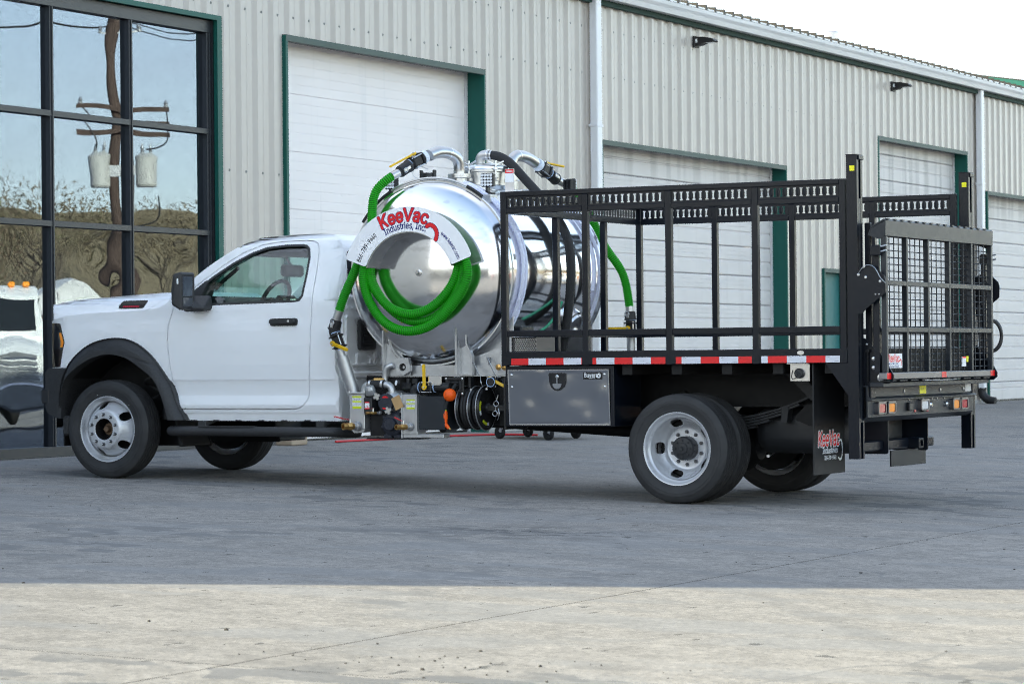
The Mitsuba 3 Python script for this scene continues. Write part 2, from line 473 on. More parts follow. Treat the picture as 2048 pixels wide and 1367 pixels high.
# gutter: an open trough with a rolled lip, and the green eave trim below it
gp = sg.Polygon([(WX + 0.004, 5.725), (WX + 0.004, 5.885), (WX + 0.012, 5.885), (WX + 0.012, 5.735), (WX + 0.150, 5.735), (WX + 0.158, 5.80), (WX + 0.175, 5.84), (WX + 0.175, 5.885), (WX + 0.192, 5.885), (WX + 0.192, 5.835), (WX + 0.176, 5.79), (WX + 0.166, 5.725), (WX + 0.02, 5.725)])
add('gutter', extr(gp, 'y', Y0B, Y1B), 'gutter_grey', B, smooth=False)
add('eave_trim', [box(WX + 0.006, WX + 0.060, Y0B, Y1B, 5.655, 5.722)] , 'eave_green', B, smooth=False)
add('base_trim', [box(WX - 0.03, WX + 0.012, a, b, gz(WX) - 0.02, gz(WX) + 0.06) for a, b in ((Y0B, -4.62), (4.56, 5.80), (10.36, 13.56), (19.98, 21.46), (22.48, 23.9), (28.41, 29.47), (35.92, 38.18), (42.82, Y1B))], 'concrete_trim', B, smooth=False)
# downpipes
for yc, tag in ((13.30, None), (28.93, None)):
    dp = add('downpipe', box(WX + 0.012, WX + 0.122, yc - 0.075, yc + 0.075, 0.45, 5.73, 0.012), 'downpipe_white', B)
    for z in (4.05, 2.2, 0.8):
        add('strap', [box(WX + 0.0, WX + 0.127, yc - 0.09, yc + 0.09, z, z + 0.035, 0.004)], 'downpipe_white', dp)
    add('boot', tube(spline([(WX + 0.06, yc, 0.47), (WX + 0.065, yc, 0.36), (WX + 0.15, yc, 0.26), (WX + 0.30, yc, 0.22)], 14), 0.075, 14), 'lamp_black', dp)
# roll-up doors
REC = 0.25


def opening_trim(y0, y1, zt, mat='green_trim'):
    w = 0.055
    z0 = gz(WX)
    for a, b in ((y0 - 0.012, y0 + w * 0.6), (y1 - w * 0.4, y1 + 0.012)):
        add('door_trim', box(WX - 0.03, WX + 0.014, a, b, z0, zt + 0.012), 'green_trim', B, smooth=False)
    add('head_trim', box(WX - 0.03, WX + 0.016, y0 - 0.010, y1 + 0.010, zt - 0.045, zt + 0.02), 'green_trim_dusty', B, smooth=False)
    for a in (y0, y1):
        add('jamb', box(WX - REC, WX - 0.031, a - 0.012, a + 0.012, z0, zt), 'green_trim', B, smooth=False)
    add('soffit', box(WX - REC, WX - 0.031, y0 + 0.013, y1 - 0.013, zt - 0.01, zt + 0.02), 'soffit_grey', B, smooth=False)


def rollup(y0, y1, zt, style):
    opening_trim(y0, y1, zt)
    z0 = gz(WX - REC)
    d = new_key('roll_up_door', B)
    if style == 'smooth':
        sec, mat = 0.627, 'door_white_smooth'
        lines = [3.971 + sec * k for k in range(-7, 2)]
    else:
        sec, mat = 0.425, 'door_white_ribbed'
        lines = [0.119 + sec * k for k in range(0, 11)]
    lines = [z0 + 0.02] + [z for z in lines if z0 + 0.08 < z < zt - 0.05] + [zt + 0.06]
    x = WX - REC
    for a, b in zip(lines[:-1], lines[1:]):
        h = b - a
        if style == 'smooth':
            n = 6
            prof = [(x - 0.045, a + 0.0012)]
            prof += [(x - 0.004, a + 0.0012), (x, a + 0.005)]
            for k in range(1, n):                                  # shallow pressed lines
                z = a + h * k / n
                prof += [(x, z - 0.004), (x - 0.0022, z), (x, z + 0.004)]
            prof += [(x, b - 0.005), (x - 0.004, b - 0.0012), (x - 0.045, b - 0.0012)]
        else:
            m = a + 0.22
            prof = [(x - 0.05, a + 0.004), (x - 0.012, a + 0.004), (x, a + 0.016), (x, m - 0.022), (x - 0.014, m - 0.008), (x - 0.014, m + 0.002), (x, m + 0.010)]
            for z in (m + 0.07, m + 0.13):
                if z < b - 0.03: prof += [(x, z - 0.004), (x - 0.003, z), (x, z + 0.004)]
            prof += [(x, b - 0.016), (x - 0.012, b - 0.004), (x - 0.05, b - 0.004)]
            prof = [q for q in prof if q[1] < b]
        mesh = extr(sg.Polygon(prof).buffer(0), 'y', y0 + 0.03, y1 - 0.03)
        add('panel', mesh, mat, d, smooth=False)
    for a in (y0 + 0.013, y1 - 0.055):
        add('guide_rail', box(x + 0.002, x + 0.03, a, a + 0.042, z0, zt), 'gutter_grey', d, smooth=False)
    add('bottom_seal', box(x - 0.04, x + 0.004, y0 + 0.03, y1 - 0.03, z0 - 0.004, z0 + 0.022), 'lamp_black', d, smooth=False)


rollup(5.815, 10.338, 4.532, 'smooth')
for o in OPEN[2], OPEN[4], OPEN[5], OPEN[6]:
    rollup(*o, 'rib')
# the man door between the second and third roll-up doors
y0, y1, zt = OPEN[3]
opening_trim(y0, y1, zt)
dk = add('side_door', box(WX - 0.16, WX - 0.115, y0 + 0.05, y1 - 0.05, gz(WX) + 0.02, zt - 0.045, 0.004), 'teal_door', B, label='teal green steel side door in the ribbed wall')
add('handle', cyl((WX - 0.115, y0 + 0.14, 1.2), (WX - 0.05, y0 + 0.14, 1.2), 0.02), 'gutter_grey', dk)
# the glass front
y0, y1, zt = OPEN[0]
add('window_trim', box(WX - 0.03, WX + 0.016, y1 - 0.075, y1 + 0.012, gz(WX), zt + 0.02), 'green_trim', B, smooth=False)
add('window_trim', box(WX - 0.03, WX + 0.018, y0, y1 - 0.076, zt - 0.03, zt + 0.02), 'green_trim', B, smooth=False)
GW = new_key('glass_front', B)
vm = [-4.6, -3.45, -2.145, -0.84, 0.465, 1.77, 3.07, 4.46]       # right-hand edges of the mullions
hm = [(0.186, 0.286), (2.36, 2.416), (3.40, 3.457), (4.44, 4.57)]
XF = WX - 0.06
for i, y in enumerate(vm):
    w = 0.075 if i == len(vm) - 1 else 0.062
    add('mullion', [box(XF - 0.13, XF, y - w, y, 0.286, 4.44, 0.003), box(XF - 0.135, XF + 0.012, y - w * 0.62, y - w * 0.38, 0.287, 4.439)], 'bronze_frame', GW, smooth=False)
for a, b in hm:
    add('transom', [box(XF - 0.128, XF + 0.004, vm[0], vm[-1], a, b, 0.003)], 'bronze_frame', GW, smooth=False)
add('frame_jamb', [box(XF - 0.13, XF + 0.02, 4.461, 4.53, 0.186, 4.57)], 'bronze_frame', GW, smooth=False)
rng = np.random.default_rng(5)


def wavy_pane(ya, yb, za, zb, amp):
    n, m = 36, int(36 * (zb - za) / 1.2)
    Y, Z = np.meshgrid(np.linspace(ya, yb, n), np.linspace(za, zb, m))
    q = np.stack([Y * 1.3 + rng.uniform(0, 50), Z * 1.7 + rng.uniform(0, 50), Y * 0], -1)
    o = amp * (meshkit.noise(q, 1) - 0.5) + 0.28 * amp * (meshkit.noise(q * 2.7 + 5, 2) - 0.5)
    u, w = (Y - ya) / (yb - ya), (Z - za) / (zb - za)
    o += rng.uniform(0.6, 1.3) * 0.0009 * (4 * u * (1 - u)) * (4 * w * (1 - w))       # sealed units bow a little
    v = np.stack([XF - 0.055 + o, Y, Z], -1).reshape(-1, 3)
    i = (np.arange(m - 1)[:, None] * n + np.arange(n - 1)).ravel()
    f = np.vstack([np.stack([i, i + 1, i + n + 1], 1), np.stack([i, i + n + 1, i + n], 1)])
    return trimesh.Trimesh(v, f, process=False)


for i in range(len(vm) - 1):
    for j in range(len(hm) - 1):
        w = 0.062 if i + 1 < len(vm) - 1 else 0.075
        add('pane', wavy_pane(vm[i] + 0.001, vm[i + 1] - w - 0.001, hm[j][1] + 0.001, hm[j + 1][0] - 0.001, 0.0024 if j == 0 else 0.0006), 'window_glass', GW, smooth=True)
# dark room behind the glass
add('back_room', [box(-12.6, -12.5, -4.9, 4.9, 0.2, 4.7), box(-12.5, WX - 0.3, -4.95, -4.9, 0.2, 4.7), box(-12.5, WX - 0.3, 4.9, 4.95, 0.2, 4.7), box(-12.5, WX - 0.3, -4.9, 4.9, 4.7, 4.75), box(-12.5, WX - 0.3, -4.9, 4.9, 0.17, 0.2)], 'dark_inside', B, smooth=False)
# wall lights
for yl, zl in ((16.63, 5.46), (24.62, 5.46)):
    L = new_key('wall_light', B)
    x = WX
    add('back_plate', box(x - 0.0, x + 0.035, yl - 0.085, yl + 0.085, zl - 0.085, zl + 0.075, 0.008), 'lamp_black', L)
    hd = [(x + 0.035, zl + 0.06), (x + 0.16, zl + 0.057), (x + 0.29, zl + 0.03), (x + 0.325, zl - 0.006), (x + 0.315, zl - 0.02), (x + 0.18, zl - 0.023), (x + 0.10, zl - 0.055), (x + 0.035, zl - 0.062)]
    add('hood', extr(hd, 'y', yl - 0.07, yl + 0.07), 'lamp_black', L)
    add('lens', box(x + 0.19, x + 0.30, yl - 0.055, yl + 0.055, zl - 0.031, zl - 0.022, 0.003), 'downpipe_white', L)
    add('label_plate', box(x + 0.04, x + 0.07, yl - 0.073, yl - 0.071, zl - 0.02, zl + 0.032), 'downpipe_white', L)
# roof vent pipe with its cap
V = new_key('vent_pipe', B)
vy = 29.45; vx = -10.6
add('stack', cyl((vx, vy, 5.8), (vx, vy, 6.85), 0.075), 'gutter_grey', V)
add('cap', lathe([(0, 0), (0.155, 0), (0.155, 0.24), (0.12, 0.27), (0, 0.29)], (vx, vy, 6.72), (0, 0, 1), 24), 'vent_metal', V)
# ------------------------------------------------------------------ things round about
principled('vent_metal', (0.62, 0.60, 0.58), 0.3, 0.5, 0.9)
principled('red_rubber', (0.55, 0.02, 0.025), 0.45, 0.4)
principled('wood_pale', proc(lambda p, n, uv: mix((0.30, 0.22, 0.15), (0.46, 0.37, 0.27), fbm(p.x * 30, p.y * 6, p.z * 30))), 0.8, 0.2)
principled('steel_grey', (0.42, 0.43, 0.44), 0.35, 0.5, 0.7)
principled('tread_rubber', (0.016, 0.016, 0.017), 0.75, 0.3)
principled('far_can', (0.40, 0.40, 0.38), 0.5, 0.4)
principled('bark', (0.10, 0.085, 0.07), 0.9, 0.1)
principled('far_white', (0.70, 0.71, 0.70), 0.4, 0.5)
principled('far_glass', (0.015, 0.018, 0.02), 0.12, 0.5)
principled('far_red', (0.42, 0.03, 0.025), 0.35, 0.5)
principled('far_blue', (0.04, 0.08, 0.20), 0.35, 0.5)
principled('far_chrome', (0.75, 0.76, 0.78), 0.14, 0.5, 1.0)
principled('amber_lens', (0.95, 0.30, 0.01), 0.25, 0.5)
principled('pole_wood', proc(lambda p, n, uv: mix((0.045, 0.032, 0.028), (0.10, 0.07, 0.058), fbm(p.x * 20, p.y * 20, p.z * 1.5))), 0.85, 0.2)
principled('brick_far', proc(lambda p, n, uv: mix((0.15, 0.075, 0.055), (0.23, 0.125, 0.095), noise(p.x * 3, p.y * 3, p.z * 9))), 0.85, 0.2)

# neighbouring building beyond the roof line, only its green fascia and pale wall stand clear
nb = thing('warehouse', 'pale building with a green fascia showing above the far end of the roof', 'building')
NY = 84.0
add('wall', extr([(-40, 0), (-40, 13.3), (-4.0, 7.5), (-4.0, 0)], 'y', NY, NY + 20), 'wall_paint', nb, smooth=False)
add('fascia', extr([(-3.6, 7.45), (-3.6, 7.82), (-40, 13.64), (-40, 13.27)], 'y', NY - 0.5, NY - 0.2), 'green_trim', nb, smooth=False)
add('roof', extr([(-3.55, 7.86), (-40, 13.69), (-40, 13.64), (-3.55, 7.82)], 'y', NY - 0.52, NY + 20), 'roof_sheet', nb, smooth=False)

# pale wooden block by the foot of the first door
blk = box(-7.60, -7.40, 5.42, 5.74, gz(-7.5) + 0.001, gz(-7.5) + 0.115, 0.008)
add('timber_block', blk, 'wood_pale', label='short timber block lying by the wall behind the front wheels', cat='block')
# red air hose along the foot of the first door
hp = spline([(-7.45, 6.4, gz(-7.5) + 0.012), (-7.40, 7.3, gz(-7.5) + 0.012), (-7.36, 8.4, gz(-7.4) + 0.012), (-7.25, 9.1, gz(-7.3) + 0.012), (-7.05, 9.55, gz(-7.1) + 0.012), (-6.7, 9.75, gz(-6.7) + 0.012)], 50)
add('air_hose', tube(hp, 0.012, 8), 'red_rubber', label='thin red air hose lying on the concrete in front of the tall white door', cat='hose')


def castor(parent, x, y, z0, r=0.065):
    c = new_key('castor', parent)
    add('wheel', lathe([(0.012, -0.022), (r - 0.012, -0.022), (r, -0.012), (r, 0.012), (r - 0.012, 0.022), (0.012, 0.022)], (x, y, z0 + r), (0.3, 1, 0), 24, closed=True), 'tread_rubber', c)
    add('fork', [bar((x + 0.02, y - 0.03, z0 + r), (x + 0.05, y - 0.035, z0 + 2 * r + 0.03), 0.04, 0.006, up=(0, 1, 0)), bar((x + 0.02, y + 0.03, z0 + r), (x + 0.05, y + 0.035, z0 + 2 * r + 0.03), 0.04, 0.006, up=(0, 1, 0)), box(x - 0.02, x + 0.10, y - 0.06, y + 0.06, z0 + 2 * r + 0.03, z0 + 2 * r + 0.042)], 'steel_grey', c)


# a low shop trolley on swivel castors behind the truck
ty, tx = 8.9, -6.35
tr = thing('shop_trolley', 'low shop trolley on rubber castors seen under the truck beside the door jamb', 'trolley')
z0 = gz(tx)
for dx, dy in ((-0.30, -0.2), (0.32, -0.2), (-0.30, 0.5), (0.32, 0.5)):
    castor(tr, tx + dx, ty + dy, gz(tx + dx), 0.075)
add('deck', box(tx - 0.42, tx + 0.5, ty - 0.32, ty + 0.62, z0 + 0.205, z0 + 0.245, 0.005), 'steel_grey', tr)
add('upright', [box(tx + 0.44, tx + 0.48, ty - 0.3, ty - 0.26, z0 + 0.246, z0 + 0.95), box(tx + 0.44, tx + 0.48, ty + 0.56, ty + 0.6, z0 + 0.246, z0 + 0.95), box(tx + 0.44, tx + 0.48, ty - 0.259, ty + 0.559, z0 + 0.91, z0 + 0.95)], 'steel_grey', tr)

# ---- utility pole with two transformers, mirrored in the glass front
ux, uy = 19.0, 41.2
up = thing('utility_pole', 'brown wooden utility pole with two pale transformers reflected in the glass front', 'utility pole')
zb = gz(ux)
add('pole', lathe([(0, 0), (0.21, 0), (0.14, 14.0), (0, 14.0)], (ux, uy, zb), (0.012, 0.0, 1), 18), 'pole_wood', up)
pd = np.array([0.82, -0.57, 0.0])                              # across the pole as the glass shows it
pp = np.array([-0.57, -0.82, 0.0])
P = lambda s, z, o=0.0: np.array([ux, uy, 0.0]) + pd * s + pp * o + np.array([0, 0, z])
for zc in (7.45, 7.02):
    add('crossarm', bar(P(-1.2, zc, 0.2), P(1.2, zc, 0.2), 0.11, 0.14), 'pole_wood', up, smooth=False)
for s in (-0.52, 0.52):
    t = new_key('transformer', up)
    c = P(s, 5.5, 0.1)
    add('can', lathe([(0, 0), (0.30, 0), (0.34, 0.06), (0.345, 0.80), (0.36, 0.83), (0.36, 0.88), (0.20, 0.98), (0, 1.0)], c, (0, 0, 1), 28), 'far_can', t)
    for o in (-0.12, 0.12):
        add('bushing', lathe([(0, 0), (0.06, 0), (0.06, 0.05), (0.035, 0.07), (0.06, 0.10), (0.035, 0.13), (0.05, 0.17), (0.02, 0.30), (0, 0.3)], c + pd * o + [0, 0, 0.96], (0, 0, 1), 12), 'steel_grey', t)
    add('bracket', bar(c + [0, 0, 0.5], P(0, 6.0, 0.1), 0.08, 0.3), 'steel_grey', t, smooth=False)
for k, (s, z) in enumerate(((-0.45, 9.6), (0.45, 9.6), (-0.45, 10.6), (0.45, 11.4), (-0.45, 11.6), (-1.1, 7.53), (1.1, 7.53))):
    add('insulator', lathe([(0, 0), (0.07, 0), (0.075, 0.05), (0.05, 0.08), (0.075, 0.12), (0.04, 0.2), (0, 0.22)], P(s, z), (0, 0, 1), 12), 'steel_grey', up)
    if abs(s) < 1: add('standoff', bar(P(0, z - 0.1), P(s, z + 0.02), 0.05, 0.05), 'steel_grey', up, smooth=False)
for k, (s, z) in enumerate(((-0.45, 9.8), (0.45, 9.8), (-0.45, 11.75), (0.0, 12.4))):
    a = P(s, z); b = a + np.array([48.0, -30.0, 2.0]); c = a + np.array([-6.0, 60.0, 1.0])
    for q in (b, c):
        m = (a + q) / 2 - [0, 0, 1.1]
        add('wire', tube(spline([a, m, q], 14), 0.018, 5), 'lamp_black', up)
for s0, z0_, s1, z1 in ((-1.1, 7.5, -0.5, 6.6), (1.1, 7.5, 0.62, 6.6), (-0.9, 5.2, -0.3, 4.4)):
    add('jumper', tube(spline([P(s0, z0_, 0.2), P((s0 + s1) / 2 - 0.25, (z0_ + z1) / 2 - 0.3, 0.25), P(s1, z1, 0.1)], 12), 0.022, 5), 'lamp_black', up)
# a thin wire high across the sky at the upper right
add('power_line', tube(spline([(-75.0, 130.0, 25.2), (-45.0, 130.0, 23.4), (-5.0, 130.0, 22.4)], 20), 0.022, 5), 'steel_grey', label='thin overhead wire crossing the white sky above the roof', cat='power line')

# ---- vehicles across the yard, seen only as reflections
def place(ms, loc, deg):
    M = trimesh.transformations.rotation_matrix(math.radians(deg), (0, 0, 1)); M[:3, 3] = loc
    out = []
    for m in (ms if isinstance(ms, list) else [ms]):
        m = to_tm(m).copy(); m.apply_transform(M); out.append(m)
    return cat_mesh(out)


def far_wheel(x, y, r):
    return lathe([(0.05, -0.12), (r * 0.6, -0.12), (r - 0.03, -0.11), (r, -0.07), (r, 0.07), (r - 0.03, 0.11), (r * 0.6, 0.12), (0.05, 0.12)], (x, y, r), (0, 1, 0), 24, closed=True)


def box_truck(loc, deg, label):
    """conventional cab truck facing local -x, its front seen in the glass"""
    t = thing('tanker_truck', label, 'truck')
    pl = lambda name, ms, mat, par=t, **k: add(name, place(ms, loc, deg), mat, par, **k)
    hoodp = [(0.15, 0.75), (0.05, 1.35), (0.35, 1.55), (1.75, 1.72), (1.75, 0.75)]
    cabp = [(1.60, 0.7), (1.60, 1.72), (2.02, 2.52), (2.25, 2.66), (3.05, 2.70), (3.25, 2.55), (3.25, 0.7)]
    ym = lambda w: m3.CrossSection([list(w)])
    cab = to_mf(extr(cabp, 'y', -1.12, 1.12)) ^ to_mf(extr([(-1.12, 0.6), (-1.12, 1.7), (-0.92, 2.62), (-0.8, 2.72), (0.8, 2.72), (0.92, 2.62), (1.12, 1.7), (1.12, 0.6)], 'x', 0, 4))
    hood = to_mf(extr(hoodp, 'y', -1.0, 1.0)) ^ to_mf(extr([(-1.0, 0.6), (-1.0, 1.3), (-0.75, 1.62), (-0.3, 1.75), (0.3, 1.75), (0.75, 1.62), (1.0, 1.3), (1.0, 0.6)], 'x', -1, 3)) ^ to_mf(extr([(0.6, -1.1), (0.12, -0.75), (0.0, -0.3), (0.0, 0.3), (0.12, 0.75), (0.6, 1.1), (3, 1.1), (3, -1.1)], 'z', 0, 3))
    pl('cab', cab, 'far_white'); pl('hood', hood, 'far_white')
    pl('windscreen', extr([(1.66, 1.80), (1.98, 2.44), (1.955, 2.452), (1.635, 1.812)], 'y', -0.86, 0.86), 'far_glass')
    for s in (-1, 1):
        pl('side_window', extr([(2.0, 1.75), (2.25, 2.45), (2.9, 2.45), (2.9, 1.75)], 'y', s * 0.99, s * 1.06), 'far_glass')
        pl('mirror', [box(1.5, 1.62, s * 1.22, s * 1.42, 1.7, 2.25, 0.03)], 'lamp_black')
        pl('headlamp', box(0.02, 0.12, s * 0.62, s * 0.92, 1.0, 1.2, 0.02), 'far_chrome')
        pl('fender', extr(sg.Point(0.95, 0.55).buffer(0.72).difference(sg.Point(0.95, 0.5).buffer(0.6)).intersection(sg.box(0, 0.55, 3, 3)), 'y', s * 0.78, s * 1.12), 'far_white')
    pl('grille', [box(-0.02, 0.06, -0.42, 0.42, 0.85 + 0.09 * k, 0.90 + 0.09 * k) for k in range(6)], 'far_chrome')
    pl('bumper', box(-0.22, 0.02, -1.12, 1.12, 0.42, 0.75, 0.05), 'far_chrome')
    for y in (-0.7, -0.35, 0.0, 0.35, 0.7):
        pl('marker_lamp', box(2.2, 2.34, y - 0.07, y + 0.07, 2.66, 2.73, 0.02), 'amber_lens')
    for x, y in ((0.95, -0.98), (0.95, 0.98), (5.2, -0.98), (5.2, 0.98)):
        pl('wheel', far_wheel(x, y, 0.5), 'tread_rubber')
    pl('chassis', box(0.6, 7.2, -0.45, 0.45, 0.55, 0.8), 'lamp_black')
    pl('deck', box(3.5, 7.3, -1.15, 1.15, 0.95, 1.12, 0.02), 'gutter_grey')
    pl('tool_locker', box(3.5, 4.2, -1.1, 1.1, 1.12, 1.75, 0.03), 'far_white')


fd = math.degrees(math.atan2(0.80, 0.60))
box_truck((6.78, 20.55, gz(7.0)), fd - 12, 'white truck with amber roof lamps reflected in the glass front')


def far_car(loc, deg, mat, label, kind=0):
    t = thing('parked_car', label, 'car', 'cars parked across the yard')
    pl = lambda name, ms, m_, par=t, **k: add(name, place(ms, loc, deg), m_, par, **k)
    if kind == 0:
        body = [(-2.2, 0.35), (-2.3, 0.6), (-2.15, 0.85), (-1.1, 1.0), (-0.4, 1.55), (1.6, 1.6), (2.1, 1.0), (2.25, 0.8), (2.2, 0.35)]
        win = [(-0.98, 1.03), (-0.36, 1.48), (1.52, 1.52), (1.85, 1.05)]
    else:
        body = [(-2.7, 0.45), (-2.75, 0.8), (-2.6, 1.1), (-1.3, 1.2), (-0.7, 1.85), (0.6, 1.88), (0.75, 1.2), (2.7, 1.2), (2.7, 0.45)]
        win = [(-1.12, 1.25), (-0.6, 1.76), (0.52, 1.78), (0.58, 1.25)]
    b = to_mf(extr(body, 'y', -0.92, 0.92)) ^ to_mf(extr([(-0.92, 0.2), (-0.92, 1.0), (-0.72, 1.95), (0.72, 1.95), (0.92, 1.0), (0.92, 0.2)], 'x', -4, 4))
    pl('body', b, mat)
    pl('window', [extr(win, 'y', -0.925, 0.925)], 'far_glass')
    k = 0.62 if kind == 0 else 0.7
    for x in (-1.4 * (1 + 0.2 * kind), 1.4 * (1 + 0.2 * kind)):
        for y in (-0.84, 0.84):
            pl('wheel', far_wheel(x, y, 0.34 + 0.05 * kind), 'tread_rubber')


for i, (x, y, d, m_, lb, kd) in enumerate(((34.0, -7.0, 78, 'far_white', 'white pickup truck parked across the yard, nearest the red one', 1), (34.5, -3.2, 82, 'far_red', 'red pickup truck parked across the yard', 1),
        (35.0, 1.0, 80, 'far_white', 'white car parked across the yard between two dark ones', 0), (35.2, 4.6, 84, 'far_blue', 'blue pickup truck parked across the yard', 1), (35.8, 8.5, 80, 'lamp_black', 'black car parked across the yard', 0),
        (36.0, 12.2, 82, 'far_white', 'white pickup truck parked across the yard, farthest in the row', 1), (16.0, -46.0, 10, 'far_red', 'red pickup truck parked far off by the pale building', 1), (4.0, -50.0, 8, 'far_blue', 'blue car parked far off by the pale building', 0))):
    far_car((x, y, gz(x)), d, m_, lb, kd)
# a pale shed and a brick house across the yard
sh = thing('shed', 'low pale shed with a shallow roof reflected behind the truck', 'shed')
add('wall', place([box(-5, 5, -3, 3, 0, 2.3)], (22.0, 52.0, gz(22)), 36), 'far_white', sh, smooth=False)
add('roof', place([extr([(-3.3, 2.3), (0, 3.0), (3.3, 2.3)], 'x', -5.3, 5.3)], (22.0, 52.0, gz(22)), 36), 'gutter_grey', sh, smooth=False)
bh = thing('brick_house', 'red brick building with a grey roof reflected in the glass front', 'building')
add('wall', place([box(-6, 6, -4, 4, 0, 3.2)], (46.0, 72.0, gz(22)), 30), 'brick_far', bh, smooth=False)
add('roof', place([extr([(-4.3, 3.2), (0, 4.4), (4.3, 3.2)], 'x', -6.3, 6.3)], (46.0, 72.0, gz(22)), 30), 'gutter_grey', bh, smooth=False)
for x in (-4, -1.3, 1.3, 4):
    add('window', place([box(x - 0.5, x + 0.5, -4.04, -3.99, 1.2, 2.6)], (46.0, 72.0, gz(22)), 30), 'far_glass', bh, smooth=False)
for k, (dx, zz) in enumerate(((0, 1.0), (9, 3.0))):
    a_, b_ = np.array([86 - 16.0 + dx, 22.0, gz(20) + 0.3 + zz]), np.array([48 - 16.0 + dx, 118.0, gz(20) + 0.3 + zz])
    gr = thing('guard_rail', ('pale rail at the foot of the brown rise', 'pale rail half way up the brown rise')[k], 'rail')
    add('rail', [bar(a_ + [0, 0, 0.6], b_ + [0, 0, 0.6], 0.08, 0.28)], 'far_white', gr, smooth=False)
    add('posts', [box(q[0] - 0.08, q[0] + 0.08, q[1] - 0.08, q[1] + 0.08, q[2] - 1.2, q[2] + 0.45) for q in [a_ + (b_ - a_) * t for t in np.linspace(0.01, 0.99, 40)]], 'pole_wood', gr, smooth=False, kind='stuff')
ob = thing('office_building', 'long tan office building across the street', 'building')
add('wall', box(-96, 14, -78, -62, gz(0), 5.2), 'far_tan', ob, smooth=False)
add('roof', box(-96.4, 14.4, -78.4, -61.6, 5.2, 5.6), 'gutter_grey', ob, smooth=False)
for x in np.arange(-94, 13, 3.0):
    add('window', box(x, x + 1.6, -62.0, -61.96, 1.2, 3.0), 'far_glass', ob, smooth=False)

# ---- bare and brushy trees on the low rise across the yard
principled('far_tan', (0.36, 0.32, 0.26), 0.85, 0.2)
for k, c in enumerate(((0.075, 0.072, 0.042), (0.10, 0.082, 0.055), (0.095, 0.066, 0.048))):
    scene[f'twig_{k}'] = {'type': 'twosided', 'bsdf': {'type': 'diffuse', 'reflectance': proc(lambda p, n, uv, c=c: mix(c, (c[0] * 1.9, c[1] * 1.9, c[2] * 1.9), fbm(p.x * 0.9, p.y * 0.9, p.z * 0.9)))}}


def tree(loc, h, w, mat, seed, label, dens=1500):
    r = np.random.default_rng(seed)
    t = thing('tree', label, 'tree', 'trees across the yard')
    x, y, z = loc
    limbs = [cyl((x, y, z), (x + 0.1, y, z + h * 0.45), 0.16 * h / 7, 10, 0.10 * h / 7)]
    ends = []
    for k in range(9):
        a = r.uniform(0, 2 * PI); s = z + h * r.uniform(0.22, 0.45)
        e = np.array([x + w * 0.36 * math.cos(a) * r.uniform(0.6, 1.2), y + w * 0.36 * math.sin(a) * r.uniform(0.6, 1.2), z + h * r.uniform(0.6, 0.92)])
        limbs.append(cyl((x + 0.05, y, s), e, 0.06 * h / 7, 7, 0.02)); ends.append(e)
    add('trunk', limbs, 'bark', t)
    ends = np.array(ends)
    c = ends[r.integers(0, len(ends), dens)] + r.normal(0, 1, (dens, 3)) * [w * 0.17, w * 0.17, h * 0.13]
    c[:, 2] = np.maximum(c[:, 2], z + h * 0.12)
    u = r.normal(0, 1, (dens, 3)); u /= np.linalg.norm(u, axis=1, keepdims=True)
    v = r.normal(0, 1, (dens, 3)); v -= u * (u * v).sum(1, keepdims=True); v /= np.linalg.norm(v, axis=1, keepdims=True)
    s = r.uniform(0.10, 0.30, (dens, 1)) * h / 7
    V = np.stack([c - u * s, c + u * s, c + v * s * 0.45], 1).reshape(-1, 3)
    add('crown', trimesh.Trimesh(V, np.arange(len(V)).reshape(-1, 3), process=False), mat, t, smooth=False)


kinds = ('olive brushy tree on the rise across the yard', 'tan brushy tree on the rise across the yard', 'reddish bare tree on the rise across the yard')
r_ = np.random.default_rng(11)
for k in range(26):
    f = k / 25
    x, y = 62 - 34 * f + r_.uniform(-3, 3), 34 + 62 * f + r_.uniform(-3, 3)
    kk = int(r_.integers(0, 3))
    tree((x + 9, y + 5, 3.2), r_.uniform(3.6, 5.6), r_.uniform(5, 8), f'twig_{kk}', 100 + k, kinds[kk])
for k in range(16):
    f = k / 15
    x, y = 72 - 10 * f + r_.uniform(-4, 4), -60 + 80 * f
    kk = int(r_.integers(0, 3))
    tree((x, y, 0.0), r_.uniform(4.5, 7), r_.uniform(6, 9), f'twig_{kk}', 200 + k, kinds[kk], 700)
for k in range(9):
    x, y = 20 + 6 * k + r_.uniform(-2, 2), -86 + r_.uniform(-5, 5)
    kk = int(r_.integers(0, 3))
    tree((x, y, 0.0), r_.uniform(5, 8), r_.uniform(6, 9), f'twig_{kk}', 300 + k, kinds[kk], 700)
# low brown rise behind the trees
hx = np.linspace(0, 1, 40)
V = []
for f in hx:
    x, y = 92 - 40 * f, 16 + 110 * f
    n_ = np.array([0.94, 0.34]) * 1.0
    hgt = 8.0 + 0.6 * math.sin(f * 9)
    V += [[x - 16 * n_[0], y - 16 * n_[1], -0.6], [x, y, hgt], [x + 40 * n_[0], y + 40 * n_[1], hgt + 1.5]]
V = np.array(V); F = []
for i in range(len(hx) - 1):
    for j in range(2):
        a = i * 3 + j
        F += [[a, a + 3, a + 4], [a, a + 4, a + 1]]
principled('dry_grass', proc(lambda p, n, uv: mix((0.12, 0.10, 0.065), (0.19, 0.155, 0.10), fbm(p.x * 0.5, p.y * 0.5, 1.0, 4))), 0.95, 0.1)
add('hill', trimesh.Trimesh(V, np.array(F), process=False), 'dry_grass', smooth=True, kind='structure')
